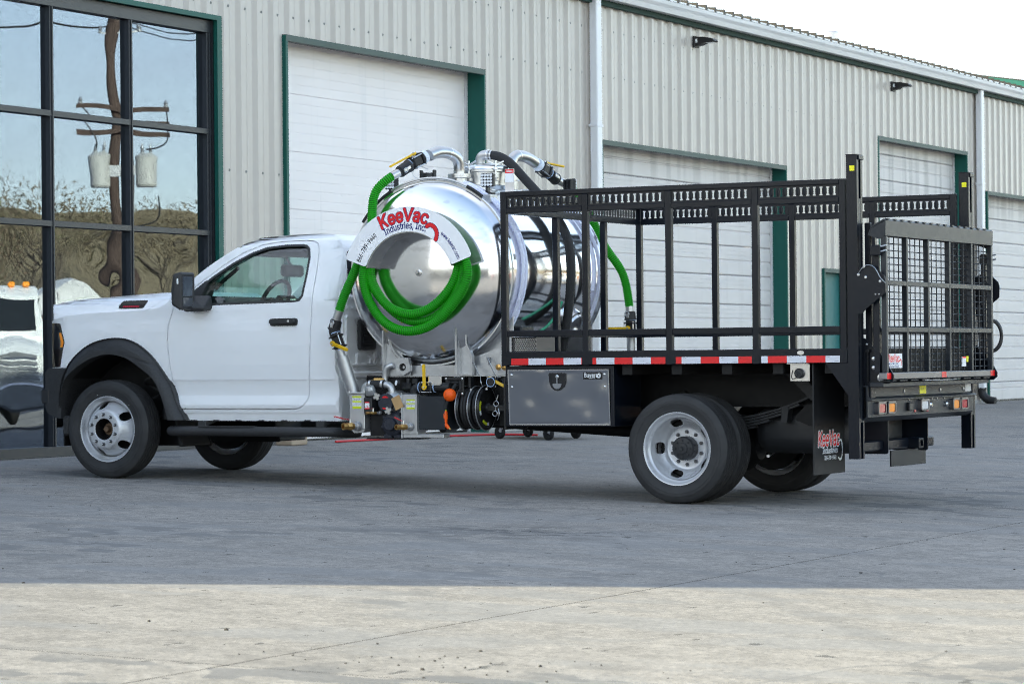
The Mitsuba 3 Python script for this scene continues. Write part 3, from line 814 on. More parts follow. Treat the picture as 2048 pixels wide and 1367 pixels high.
# ------------------------------------------------------------------ the truck: paint and trim
principled('truck_white', (0.84, 0.845, 0.85), 0.10, 0.5)
principled('black_plastic', proc(lambda p, n, uv: mix((0.024, 0.0245, 0.026), (0.034, 0.0345, 0.036), noise(p.x * 90, p.y * 90, p.z * 90))), 0.55, 0.45)
principled('gloss_black', (0.008, 0.008, 0.009), 0.16, 0.5)
principled('cabin_grey', (0.035, 0.036, 0.038), 0.75, 0.3)
principled('cabin_dark', (0.014, 0.014, 0.015), 0.6, 0.3)
principled('under_black', proc(lambda p, n, uv: mix((0.004, 0.004, 0.0045), (0.012, 0.0115, 0.0115), fbm(p.x * 6, p.y * 6, p.z * 6))), 0.6, 0.35)
scene['cab_glass'] = dict(type='thindielectric', int_ior=1.5, ext_ior=1.0, specular_transmittance=rgb(0.60, 0.80, 0.74))
principled('lamp_glass', (0.02, 0.022, 0.026), 0.06, 0.5, 0.0, 1.0, 0.99)
principled('mirror_glass', (0.80, 0.82, 0.84), 0.02, 0.5, 1.0)
principled('badge_red', (0.55, 0.01, 0.04), 0.3, 0.5)
principled('chrome', (0.82, 0.83, 0.84), 0.07, 0.5, 1.0)
principled('vent_grey', (0.30, 0.31, 0.33), 0.5, 0.4)

TR = thing('vacuum_truck', 'white single cab vacuum truck with a polished steel tank and a black stake bed', 'truck')
prof_low = [(0.58, 0.945), (0.62, 0.955), (0.655, 0.962), (0.66, 0.972), (0.70, 0.985), (0.725, 0.990), (0.745, 0.986), (0.80, 0.966), (0.86, 0.968), (0.913, 0.980), (0.922, 0.984), (0.927, 0.990), (1.05, 0.999), (1.2, 1.004), (1.32, 1.002), (1.385, 0.994), (1.42, 0.986), (1.50, 0.982), (1.56, 0.972)]
prof_up = [(1.50, 0.980), (1.58, 0.967), (1.68, 0.930), (1.80, 0.880), (1.92, 0.832), (1.99, 0.802), (2.03, 0.775), (2.06, 0.735), (2.085, 0.66), (2.10, 0.50), (2.108, 0.25), (2.11, 0.0)]
YW = lambda z: float(np.interp(z, [q[0] for q in prof_low[:-2]] + [q[0] for q in prof_up], [q[1] for q in prof_low[:-2]] + [q[1] for q in prof_up]))


def dens(pts, n=6, closed=False):
    """smooth curve through 2-D points"""
    q = np.array([(a, b, 0) for a, b in pts], float)
    return [tuple(v[:2]) for v in spline(q, n * len(pts), closed)]


def sym(p):
    """(z, y) profile -> closed (y, z) outline symmetric in y"""
    return [(-y, z) for z, y in p] + [(y, z) for z, y in p[::-1] if y > 1e-6]


roof_pts = dens([(-3.028, 1.85), (-3.05, 1.975), (-3.11, 2.05), (-3.22, 2.082), (-3.45, 2.094), (-3.637, 2.090), (-3.813, 2.070), (-3.984, 2.020), (-4.149, 1.931), (-4.311, 1.822), (-4.45, 1.705), (-4.62, 1.55)], 5)
side_up = [(-3.02, 1.48), (-3.022, 1.62)] + roof_pts + [(-4.70, 1.48)]
plan = [(-2.985, -0.93), (-3.0, -0.975), (-3.04, -1.0), (-3.10, -1.012), (-5.40, -1.012), (-5.55, -1.0), (-5.66, -0.975), (-5.76, -0.93), (-5.845, -0.86), (-5.915, -0.76), (-6.01, -0.60), (-6.10, -0.40), (-6.14, -0.15)]
plan = plan + [(a, -b) for a, b in plan[::-1]]
side_low = [(-2.99, 0.597), (-2.985, 0.9), (-3.02, 1.0), (-3.02, 1.545), (-4.63, 1.545), (-4.70, 1.515), (-4.80, 1.502), (-5.05, 1.492), (-5.379, 1.480), (-5.6, 1.464), (-5.78, 1.436), (-5.90, 1.41), (-6.2, 1.36), (-6.2, 0.80), (-5.60, 0.80), (-4.43, 0.60)]
hood_side = [(-4.635, 1.30), (-4.635, 1.652)] + dens([(-4.64, 1.654), (-4.929, 1.655), (-5.216, 1.643), (-5.514, 1.620), (-5.739, 1.592), (-5.891, 1.557), (-6.02, 1.517), (-6.09, 1.46), (-6.12, 1.40)], 5) + [(-6.12, 1.30)]
hood_prof = [(1.30, 0.868), (1.47, 0.866), (1.487, 0.862), (1.50, 0.850), (1.545, 0.815), (1.58, 0.765), (1.60, 0.70), (1.612, 0.62), (1.620, 0.53), (1.626, 0.49), (1.640, 0.455), (1.652, 0.42), (1.66, 0.30), (1.664, 0.0)]
up_s = to_mf(extr(side_up, 'y', -1.1, 1.1)) ^ to_mf(extr(sym([(1.40, 0.99)] + prof_up), 'x', -5, -2.5)) ^ to_mf(extr(plan, 'z', 1.2, 2.3))
low_s = to_mf(extr(side_low, 'y', -1.1, 1.1)) ^ to_mf(extr(sym(prof_low), 'x', -7, -2.5)) ^ to_mf(extr(plan, 'z', 0.3, 1.8))
arch_in = [(-4.545, 0.50), (-4.564, 0.619), (-4.694, 0.928), (-4.76, 0.985), (-4.843, 1.04), (-4.95, 1.103), (-5.03, 1.128), (-5.095, 1.139), (-5.167, 1.141), (-5.24, 1.130), (-5.314, 1.109), (-5.446, 1.044), (-5.53, 0.985), (-5.61, 0.90), (-5.66, 0.5)]
arch_out = [(-4.415, 0.60), (-4.426, 0.626), (-4.481, 0.721), (-4.555, 0.895), (-4.579, 0.927), (-4.678, 1.057), (-4.784, 1.164), (-4.891, 1.231), (-4.999, 1.268), (-5.107, 1.277), (-5.18, 1.270), (-5.29, 1.247), (-5.40, 1.200), (-5.512, 1.117), (-5.575, 1.045), (-5.64, 0.90), (-5.66, 0.60)]
arch_out = dens(arch_out, 4); arch_in = dens(arch_in, 4)
body = up_s + low_s
well = to_mf(extr(sg.Polygon(arch_in + [(-5.66, 0.3), (-4.5, 0.3)]).buffer(0.02), 'y', -1.2, -0.52)) + to_mf(extr(sg.Polygon(arch_in + [(-5.66, 0.3), (-4.5, 0.3)]).buffer(0.02), 'y', 0.52, 1.2))
body = body - well
# cabin cavity and openings
cav_side = sg.Polygon(side_up).union(sg.box(-4.62, 0.80, -3.02, 1.52)).buffer(-0.065)
cav = to_mf(extr(cav_side, 'y', -1.1, 1.1)) ^ to_mf(extr(sg.Polygon(sym([(0.7, 0.93)] + [(z, y) for z, y in prof_low if 0.8 < z < 1.5] + prof_up)).buffer(-0.075), 'x', -5, -2.5))
glass_side = [(-3.337, 1.90), (-3.358, 1.966), (-3.385, 1.988), (-3.42, 1.995), (-3.577, 1.996), (-3.753, 1.980), (-3.881, 1.941), (-4.047, 1.860), (-4.209, 1.756), (-4.262, 1.715), (-4.315, 1.534), (-3.40, 1.549), (-3.36, 1.556), (-3.335, 1.588), (-3.331, 1.737)]
sidewin = to_mf(extr(glass_side, 'y', -1.2, 1.2))
ws_dir = np.array([-4.62 + 3.984, 0, 1.55 - 2.02]); ws_dir /= np.linalg.norm(ws_dir)
windscreen_cut = to_mf(extr([(-4.70, 1.60), (-4.60, 1.665), (-4.03, 2.03), (-3.95, 1.95), (-4.45, 1.55)], 'y', -0.80, 0.80))
rearwin_cut = to_mf(extr(rrect(-0.78, 0.78, 1.60, 1.95, 0.06), 'x', -3.2, -2.9))
shell = body - cav - sidewin - windscreen_cut - rearwin_cut
# shut lines: doors, hood, front fascia are pieces of their own
door_poly = [(-4.545, 1.535), (-4.565, 1.46), (-4.585, 1.40), (-4.594, 1.323), (-4.594, 1.24), (-4.59, 1.174), (-4.576, 1.038), (-4.558, 0.930), (-4.536, 0.807), (-4.515, 0.73), (-4.505, 0.70), (-4.49, 0.692), (-3.40, 0.691), (-3.36, 0.697), (-3.315, 0.72), (-3.285, 0.755), (-3.272, 0.80), (-3.245, 1.044), (-3.237, 1.2), (-3.230, 1.471), (-3.241, 1.811), (-3.258, 1.955), (-3.281, 2.006), (-3.325, 2.030), (-3.407, 2.038), (-3.629, 2.035), (-3.805, 2.013), (-3.974, 1.951), (-4.137, 1.855), (-4.297, 1.738), (-4.408, 1.651), (-4.51, 1.565)]
DP = sg.Polygon(door_poly).buffer(0)
gap = 0.0068
for s in (-1, 1):
    cut = to_mf(extr(DP, 'y', s * 0.60, s * 1.2))
    inner = to_mf(extr(DP.buffer(-gap), 'y', s * 0.60, s * 1.2))
    dshell = shell ^ inner
    shell = shell - cut
    backing = None
    DK = add('door', dshell, 'truck_white', TR, smooth=22)
    # door inner panel closes the lower door
    # window glass follows the door's curve
    def patch(poly, off):
        g = sg.Polygon(poly) if not isinstance(poly, sg.Polygon) else poly
        vs, fs = [], []
        zs = np.arange(g.bounds[1], g.bounds[3] + 0.03, 0.03)
        for a, b in zip(zs[:-1], zs[1:]):
            for q in getattr(g.intersection(sg.box(-9, a, 9, b)), 'geoms', [g.intersection(sg.box(-9, a, 9, b))]):
                if q.geom_type != 'Polygon' or q.area < 1e-7: continue
                tv, tf = trimesh.creation.triangulate_polygon(q, engine='earcut')
                fs.append(np.array(tf) + sum(map(len, vs))); vs.append(np.array(tv))
        v2 = np.vstack(vs)
        y = np.array([YW(z) for z in v2[:, 1]]) - off
        m = trimesh.Trimesh(np.stack([v2[:, 0], s * y, v2[:, 1]], 1), np.vstack(fs), process=False)
        m.merge_vertices(digits_vertex=5)
        return m
    add('window', patch(sg.Polygon(glass_side).buffer(0.008), 0.018), 'cab_glass', DK, smooth=True)
    seal = sg.Polygon(glass_side).buffer(0.010).difference(sg.Polygon(glass_side).buffer(-0.008))
    add('window_seal', (to_mf(extr(seal, 'y', s * 0.6, s * 1.2)) ^ to_mf(extr(sg.Polygon(sym([(1.40, 0.991)] + [(z, y + 0.003) for z, y in prof_up])).difference(sg.Polygon(sym([(1.40, 0.960)] + [(z, y - 0.03) for z, y in prof_up if y > 0.05]))), 'x', -5, -3))), 'black_plastic', DK, smooth=22)
    # handle
    hh = rrect(-3.609, -3.360, 1.357, 1.409, 0.014)
    add('handle', [extr(rrect(-3.612, -3.357, 1.352, 1.412, 0.02), 'y', s * 0.995, s * 1.006), extr(rrect(-3.60, -3.37, 1.372, 1.404, 0.014), 'y', s * 1.0, s * 1.042)], 'black_plastic', DK)
    add('lock', cyl((-3.418, s * 1.042, 1.389), (-3.418, s * 1.0445, 1.389), 0.010, 14), 'chrome', DK)
    # sail panel and tow mirror
    sail = [(-4.475, 1.535), (-4.27, 1.722), (-4.262, 1.712), (-4.316, 1.530)]
    sp = to_mf(extr([(-4.50, 1.545), (-4.272, 1.728), (-4.252, 1.716), (-4.312, 1.522), (-4.42, 1.524)], 'y', s * 0.6, s * 1.2)) ^ to_mf(extr(sg.Polygon(sym([(1.40, 1.0)] + [(z, y + 0.006) for z, y in prof_up])), 'x', -5, -3)) ^ to_mf(box(-5, -3, s * 0.80, s * 1.2, 1, 2.2))
    MK = add('tow_mirror', [sp], 'black_plastic', TR, smooth=22)
    hs = []
    for (x, z, r) in ((-4.330, 1.752, 0.032), (-4.342, 1.548, 0.032), (-4.296, 1.772, 0.020), (-4.296, 1.508, 0.020), (-4.360, 1.65, 0.02)):
        for y in (1.085, 1.250):
            hs += [m3.Manifold.sphere(r, 18).translate([x, s * y, z])]
    house = m3.Manifold.batch_hull(hs)
    house = house - to_mf(box(-4.284, -4.20, s * 1.082, s * 1.254, 1.505, 1.775, 0.02))
    arm = m3.Manifold.batch_hull([m3.Manifold.sphere(0.028, 14).translate([x, s * y, z]) for x, y, z in ((-4.34, 1.10, 1.505), (-4.20, 1.08, 1.505), (-4.33, 1.06, 1.575), (-4.21, 0.985, 1.58), (-4.20, 0.98, 1.515), (-4.33, 0.985, 1.51))])
    add('housing', [house], 'black_plastic', MK, smooth=40)
    add('arm', [arm], 'black_plastic', MK, smooth=40)
    add('glass', box(-4.287, -4.281, s * 1.092, s * 1.244, 1.60, 1.765, 0.002), 'mirror_glass', MK)
    add('glass', box(-4.287, -4.281, s * 1.092, s * 1.244, 1.512, 1.588, 0.002), 'mirror_glass', MK)
    add('turn_lamp', m3.Manifold.batch_hull([m3.Manifold.sphere(0.012, 10).translate([x, s * y, z]) for x, y, z in ((-4.348, 1.262, 1.735), (-4.310, 1.266, 1.735), (-4.352, 1.262, 1.70), (-4.310, 1.266, 1.70))]), 'lens_clear', MK)
# front fascia (black surround of the lamps and grille)
fas_poly = sg.Polygon([(-5.683, 1.399), (-5.664, 1.35), (-5.628, 1.245), (-5.650, 1.18), (-5.690, 1.037), (-6.4, 1.037), (-6.4, 1.40), (-5.75, 1.407)])
fcut = to_mf(extr(fas_poly, 'y', -1.2, 1.2)); fin = to_mf(extr(fas_poly.buffer(-0.003), 'y', -1.2, 1.2))
fascia = (shell ^ fin); shell = shell - fcut
lamp_poly = sg.Polygon([(-5.668, 1.345), (-5.638, 1.245), (-5.655, 1.19), (-5.90, 1.19), (-5.90, 1.35)])
lcut = [to_mf(extr(lamp_poly, 'y', s * 0.66, s * 1.2)) for s in (-1, 1)]
lamps = [fascia ^ l for l in lcut]
fascia = fascia - lcut[0] - lcut[1]
grille_cut = to_mf(box(-6.4, -6.02, -0.58, 0.58, 1.07, 1.36))
fascia = fascia - (grille_cut - to_mf(cat_mesh([box(-6.4, -5.9, -0.62, 0.62, 1.10 + 0.06 * k, 1.125 + 0.06 * k) for k in range(4)])))
FK = add('front_fascia', fascia, 'gloss_black', TR, smooth=25)
for s, l in zip((-1, 1), lamps):
    am = sg.Polygon([(-5.707, 1.323), (-5.672, 1.326), (-5.641, 1.245), (-5.655, 1.203), (-5.691, 1.203), (-5.682, 1.245)])
    A = to_mf(extr(am, 'y', s * 0.6, s * 1.2))
    HK = add('headlamp', l - A, 'lamp_glass', FK, smooth=25)
    add('amber_reflector', l ^ A, 'amber_lens', FK, smooth=25)
# hood as its own piece
hood_s = to_mf(extr(hood_side, 'y', -1.0, 1.0)) ^ to_mf(extr(sym(hood_prof), 'x', -7, -4)) ^ to_mf(extr(sg.Polygon(plan).buffer(-0.012), 'z', 1.0, 2.0))
hood_keep = sg.Polygon([(-4.655, 1.615), (-4.77, 1.597), (-4.868, 1.513), (-4.91, 1.50), (-5.05, 1.4935), (-5.379, 1.483), (-5.602, 1.468), (-5.788, 1.438), (-6.3, 1.40), (-6.3, 1.9), (-4.655, 1.9)])
hk = hood_s ^ to_mf(extr(hood_keep.buffer(-0.003), 'y', -1.1, 1.1))
cowl = hood_s ^ to_mf(extr(sg.box(-6.3, 1.2, -4.60, 1.9).difference(hood_keep), 'y', -1.1, 1.1))
shell = (shell - to_mf(extr(hood_keep.buffer(0.0015), 'y', -0.875, 0.875)))
shell = shell + (cowl - cav)
HO = add('hood', hk, 'truck_white', TR, smooth=22)
for s in (-1, 1):
    bd = rrect(-5.187, -4.936, 1.518, 1.584, 0.02)
    solid = to_mf(extr(bd, 'y', s * 0.5, s * 1.0)) ^ to_mf(extr(sg.Polygon(sym([(z + 0.004, y + 0.004) for z, y in hood_prof])), 'x', -7, -4))
    bk = add('badge', solid - to_mf(box(-7, -4, -0.70, 0.70, 1, 2)), 'gloss_black', HO, smooth=25)
    letters = []
    for k in range(9):
        x0 = -5.145 + k * 0.0185
        letters.append(box(x0, x0 + 0.013, 0.2, 1.0, 1.5285, 1.5395))
    L3 = to_mf(cat_mesh(letters)) ^ to_mf(extr(sg.Polygon(sym([(z + 0.006, y + 0.006) for z, y in hood_prof])), 'x', -7, -4)) - to_mf(extr(sg.Polygon(sym([(z, y - 0.01) for z, y in hood_prof if y > 0.05])), 'x', -7, -4))
    L3 = to_tm(L3)
    add('lettering', L3 if s > 0 else mirror_y(L3), 'badge_red', bk, smooth=False)
# fine seam line along the cab side below the handle is in the section; remaining shell is the cab
CAB = add('cab', shell, 'truck_white', TR, smooth=22)
add('windscreen', trimesh.Trimesh(np.array([[-4.60, -0.80, 1.60], [-4.60, 0.80, 1.60], [-4.03, 0.76, 2.005], [-4.03, -0.76, 2.005]]), np.array([[0, 1, 2], [0, 2, 3]]), process=False), 'cab_glass', CAB, smooth=False)
add('rear_window', box(-3.055, -3.045, -0.79, 0.79, 1.59, 1.96), 'far_glass', CAB)
inner_prof = sg.Polygon(sym([(0.7, 0.93)] + [(z, y) for z, y in prof_low if 0.8 < z < 1.5] + prof_up)).buffer(-0.095)
liner = (cav - (to_mf(extr(cav_side.buffer(-0.02), 'y', -1.1, 1.1)) ^ to_mf(extr(inner_prof, 'x', -5, -2.5)))) - sidewin - windscreen_cut
add('cabin_lining', liner, 'cabin_grey', CAB, smooth=25)
# cabin: dash, wheel, seats, inner mirror, sun visor, grab handle
add('dashboard', [extr(dens([(-4.58, 1.0), (-4.56, 1.50), (-4.42, 1.585), (-4.22, 1.60), (-4.12, 1.55), (-4.10, 1.40), (-4.20, 1.05)], 4), 'y', -0.84, 0.84), box(-4.12, -4.07, -0.12, 0.16, 1.28, 1.62, 0.02)], 'cabin_dark', CAB)
add('screen', box(-4.068, -4.064, -0.07, 0.12, 1.49, 1.59), 'mirror_glass', CAB)
ring = [(-3.93 + 0.185 * math.sin(t) * 0.42, -0.42 + 0.195 * math.cos(t), 1.56 + 0.185 * math.sin(t) * 0.9) for t in np.linspace(0, 2 * PI, 41)]
add('steering_wheel', [tube(ring, 0.017, 10, caps=False), bar((-3.93, -0.61, 1.56), (-3.93, -0.23, 1.56), 0.05, 0.03), cyl((-4.12, -0.42, 1.42), (-3.94, -0.42, 1.56), 0.045, 14), bar((-3.95, -0.42, 1.55), (-4.0, -0.42, 1.41), 0.05, 0.03)], 'cabin_dark', CAB)
for s in (-1, 1):
    add('seat', [m3.Manifold.batch_hull([m3.Manifold.sphere(0.07, 14).translate([x, s * y, z]) for x, z in ((-3.30, 1.10), (-3.20, 1.62)) for y in (0.22, 0.62)]), m3.Manifold.batch_hull([m3.Manifold.sphere(0.08, 14).translate([x, s * y, z]) for x, z in ((-3.85, 1.06), (-3.35, 1.02)) for y in (0.22, 0.62)])], 'cabin_grey', CAB, smooth=40)
add('inside_mirror', [m3.Manifold.batch_hull([m3.Manifold.sphere(0.028, 12).translate([-4.02, y, z]) for y in (-0.13, 0.13) for z in (1.80, 1.845)]), cyl((-4.02, 0, 1.85), (-4.08, 0, 1.94), 0.012, 10)], 'cabin_dark', CAB, smooth=40)
for s in (-1, 1):
    add('sun_visor', obox((-3.86, s * 0.45, 1.955), (0.20, 0.5, 0.022), frame((1, 0, 0.25)), 0.008), 'cabin_grey', CAB)
    add('grab_handle', tube(spline([(-4.26, s * 0.80, 1.66), (-4.22, s * 0.775, 1.71), (-4.12, s * 0.755, 1.79), (-4.06, s * 0.765, 1.83)], 16), 0.016, 8), 'cabin_dark', CAB)
    add('pillar_trim', bar((-4.50, s * 0.87, 1.62), (-3.98, s * 0.72, 1.985), 0.07, 0.07, 0.02), 'cabin_grey', CAB)
# roof marker lamps
for x, y in ((-3.86, -0.62), (-3.88, -0.25), (-3.89, 0.0), (-3.88, 0.25), (-3.86, 0.62)):
    add('marker_lamp', m3.Manifold.batch_hull([m3.Manifold.sphere(0.018, 12).translate([x + a, y + b, (2.062 if abs(y) > 0.5 else 2.083) + 0.0 - 0.008 * (a < 0)]) for a in (-0.055, 0.06) for b in (-0.03, 0.03)]), 'gloss_black', CAB, smooth=40)
add('brake_lamp', m3.Manifold.batch_hull([m3.Manifold.sphere(0.014, 12).translate([-3.22, y, 2.098]) for y in (-0.22, 0.22)]), 'gloss_black', CAB, smooth=40)
# cab back panel: pressed frames and a black vent
bp = -2.985
emb = []
for (a, b, c, d) in ((-0.88, -0.62, 1.475, 1.575), (-0.88, -0.40, 1.03, 1.43), (-0.72, -0.49, 1.03, 1.125), (-0.44, -0.30, 1.03, 1.43), (-0.26, 0.0, 1.03, 1.43)):
    o = rrect(a, b, c, d, 0.03)
    emb.append(extr(o.difference(o.buffer(-0.016)), 'x', bp - 0.012, bp + 0.008))
add('back_panel', [box(bp - 0.03, bp - 0.008, -0.915, 0.915, 0.94, 1.585, 0.004)] + emb + [box(bp - 0.03, bp + 0.012, -0.915, 0.915, 0.93, 0.985, 0.01)], 'truck_white', CAB)
VK = add('air_vent', extr(rrect(-0.70, -0.455, 1.155, 1.40, 0.03), 'x', bp, bp + 0.03), 'black_plastic', CAB)
add('louvre', [obox((bp + 0.035, -0.575, 1.185 + 0.022 * k), (0.004, 0.20, 0.020), frame((1, 0, 0.5))) for k in range(9)], 'cabin_dark', VK, smooth=False, kind='stuff')
# wheel arch flares, bumper, chin, running boards
for s in (-1, 1):
    fl = sg.Polygon(arch_out).difference(sg.Polygon(arch_in + [(-5.665, 0.3), (-4.5, 0.3)])).buffer(0)
    fl = fl.intersection(sg.box(-5.655, 0.605, -4.3, 2))
    a = to_mf(extr(fl, 'y', s * 0.93, s * 1.062))
    m = to_tm(a)
    # taper: outer rim leans inwards towards the body
    g = sg.LineString(arch_out)
    dd = shapely.distance(shapely.points(m.vertices[:, [0, 2]]), g)
    m = m.subdivide().subdivide()
    dd = shapely.distance(shapely.points(m.vertices[:, [0, 2]]), g)
    out = np.abs(m.vertices[:, 1]) > 1.03
    yb = 1.008 + 0.054 * np.clip(dd / 0.07, 0, 1) ** 0.6
    m.vertices[out, 1] = s * yb[out]
    add('wheel_flare', m, 'black_plastic', TR, smooth=50)
    add('well_panel', extr(sg.Polygon(arch_in + [(-5.66, 0.4), (-4.5, 0.4)]).buffer(0.018), 'y', s * 0.526, s * 0.536), 'under_black', TR, smooth=False)
    add('wheel_liner', extr(sg.Polygon(arch_in + [(-5.66, 0.4), (-4.5, 0.4)]).buffer(0.012).difference(sg.Polygon(arch_in + [(-5.66, 0.3), (-4.5, 0.3)])), 'y', s * 0.54, s * 0.95), 'under_black', TR, smooth=50)
    RB = add('running_board', tube(spline([(-4.66, s * 0.70, 0.50), (-4.62, s * 0.90, 0.515), (-4.55, s * 1.0, 0.517), (-4.3, s * 1.015, 0.518), (-3.8, s * 1.015, 0.515), (-3.12, s * 1.015, 0.511), (-3.04, s * 0.99, 0.51), (-3.0, s * 0.88, 0.505), (-2.99, s * 0.70, 0.50)], 60), 0.039, 16), 'black_plastic', TR, smooth=50)
    for x in (-4.265, -3.155):
        add('bracket', [box(x - 0.038, x + 0.038, s * 0.96, s * 1.01, 0.545, 0.60, 0.006), bar((x, s * 0.98, 0.57), (x, s * 0.55, 0.66), 0.07, 0.02)], 'black_plastic', RB)
    add('step_pad', [box(-4.28, -3.75, s * 0.985, s * 1.045, 0.548, 0.557, 0.003)], 'black_plastic', RB)
    add('sill_plug', [box(-4.40 + 0.215 * k, -4.35 + 0.215 * k, s * 0.951, s * 0.966, 0.598, 0.606) for k in range(6)], 'black_plastic', CAB, smooth=False, kind='stuff')
bplan = [(-5.575, -0.80), (-5.575, -1.0), (-5.70, -1.0), (-5.83, -0.965), (-5.865, -0.93), (-5.915, -0.87), (-6.01, -0.72), (-6.12, -0.55), (-6.20, -0.35), (-6.25, 0)]
bplan = bplan + [(a, -b) for a, b in bplan[-2::-1]]
bside = [(-5.575, 1.034), (-5.80, 1.034), (-5.85, 0.995), (-6.0, 1.0), (-6.36, 1.0), (-6.36, 0.72), (-6.2, 0.70), (-5.86, 0.70), (-5.81, 0.655), (-5.72, 0.622), (-5.62, 0.612), (-5.575, 0.66)]
bump = to_mf(extr(bside, 'y', -1.1, 1.1)) ^ to_mf(extr(sg.Polygon(bplan), 'z', 0.3, 1.2))
bump = bump - to_mf(extr(sg.Polygon(arch_in + [(-5.62, 0.3), (-4.5, 0.3)]), 'y', -1.2, 1.2))
BK = add('front_bumper', bump, 'black_plastic', TR, smooth=25)
add('fog_lamp', [box(-5.885, -5.80, -0.972, -0.93, 0.74, 0.86, 0.01)], 'lamp_glass', BK)
add('air_dam', [box(-5.675, -5.60, -0.97, -0.72, 0.472, 0.64, 0.02), box(-5.675, -5.60, 0.72, 0.97, 0.472, 0.64, 0.02), box(-5.80, -5.70, -0.70, 0.70, 0.58, 0.635, 0.02)], 'black_plastic', BK)
# ------------------------------------------------------------------ wheels
def tyre_col(p, n, uv):
    a = fbm(p.x * 9, p.y * 9, p.z * 9)
    return mix((0.020, 0.0202, 0.021), (0.040, 0.040, 0.041), a)
principled('tyre', proc(tyre_col), 0.62, 0.4)
principled('wheel_silver', (0.60, 0.61, 0.63), 0.36, 0.5, 0.45)
principled('lug_steel', (0.10, 0.10, 0.105), 0.35, 0.5, 0.6)
principled('hub_rust', (0.16, 0.10, 0.06), 0.5, 0.4, 0.4)
principled('paint_mark', (0.7, 0.72, 0.7), 0.5, 0.4)
TYRE = [(0.262, 0.030), (0.268, 0.012), (0.278, 0.007), (0.280, 0.004), (0.284, 0.004), (0.286, 0.005), (0.31, 0.000), (0.325, -0.0025), (0.3265, -0.0045), (0.3295, -0.0045), (0.331, -0.003), (0.335, -0.004), (0.352, -0.003), (0.353, 0.000), (0.375, 0.006), (0.389, 0.013), (0.397, 0.020), (0.399, 0.028),
        (0.4015, 0.052), (0.393, 0.054), (0.393, 0.060), (0.402, 0.062), (0.4045, 0.084), (0.395, 0.086), (0.395, 0.092), (0.4045, 0.094), (0.405, 0.110)]
TYRE = TYRE + [(r, 0.22 - h) for r, h in TYRE[::-1][1:]]


def rim_mesh(kind):
    """height 0 is the tyre's outer face; larger heights go into the wheel"""
    t = 0.008
    if kind == 'front':
        disc = [(0.226, 0.120), (0.222, 0.085), (0.214, 0.055), (0.196, 0.020), (0.176, -0.012), (0.165, -0.030), (0.155, -0.040), (0.142, -0.043), (0.092, -0.043), (0.088, -0.040)]
        hole_r, hole_h = 0.196, 0.03
    else:
        disc = [(0.228, 0.050), (0.224, 0.090), (0.214, 0.125), (0.200, 0.150), (0.182, 0.166), (0.170, 0.176), (0.162, 0.190), (0.154, 0.196), (0.142, 0.197), (0.092, 0.197), (0.088, 0.197)]
        hole_r, hole_h = 0.197, 0.15
    outer = [(0.270, 0.020), (0.272, 0.012), (0.269, 0.007), (0.263, 0.008), (0.256, 0.016), (0.252, 0.030), (0.246, 0.042), (0.238, 0.050), (0.231, 0.056), (0.229, 0.080), (0.229, 0.150), (0.247, 0.185), (0.258, 0.205), (0.266, 0.21)]
    outer_in = [(r - 0.0, h) for r, h in outer]
    barrel = outer + [(0.269, 0.212), (0.272, 0.20), (0.256, 0.170), (0.238, 0.145), (0.238, 0.06), (0.248, 0.053), (0.26, 0.035), (0.264, 0.022)]
    dsc = disc + [(r, h + t) for r, h in disc[::-1]]
    D = to_mf(lathe(dsc, (0, 0, 0), (0, 1, 0), 72, closed=True))
    for k in range(5):
        a = 2 * PI * k / 5 + (0.56 if kind == 'front' else 0.0 + PI)
        rr, hx = (0.029, 0.009) if kind == 'front' else (0.0245, 0.020)
        q = [m3.Manifold.cylinder(0.5, rr, rr, 18).translate([0.196, dx, -0.25]) for dx in (-hx, hx)]
        cut = m3.Manifold.batch_hull(q).rotate([-90, 0, 0])
        D = D - cut.rotate([0, -math.degrees(a), 0])
    for k in range(10):
        a = 2 * PI * (k + 0.5) / 10
        D = D - m3.Manifold.cylinder(0.6, 0.012, 0.012, 12).translate([0.121, 0, -0.3]).rotate([-90, 0, 0]).rotate([0, -math.degrees(a), 0])
    return cat_mesh([lathe(barrel, (0, 0, 0), (0, 1, 0), 72, closed=True), D])


RIM = {k: rim_mesh(k) for k in ('front', 'rear')}


def put(m, x, y, z, s):
    """from wheel space (axis +y inwards) to the truck; s = -1 near side, 1 far side"""
    m = to_tm(m).copy()
    if s > 0:
        m.vertices = m.vertices * [1, -1, 1]; m.faces = m.faces[:, ::-1]
    m.vertices = m.vertices + [x, y, z]
    return m


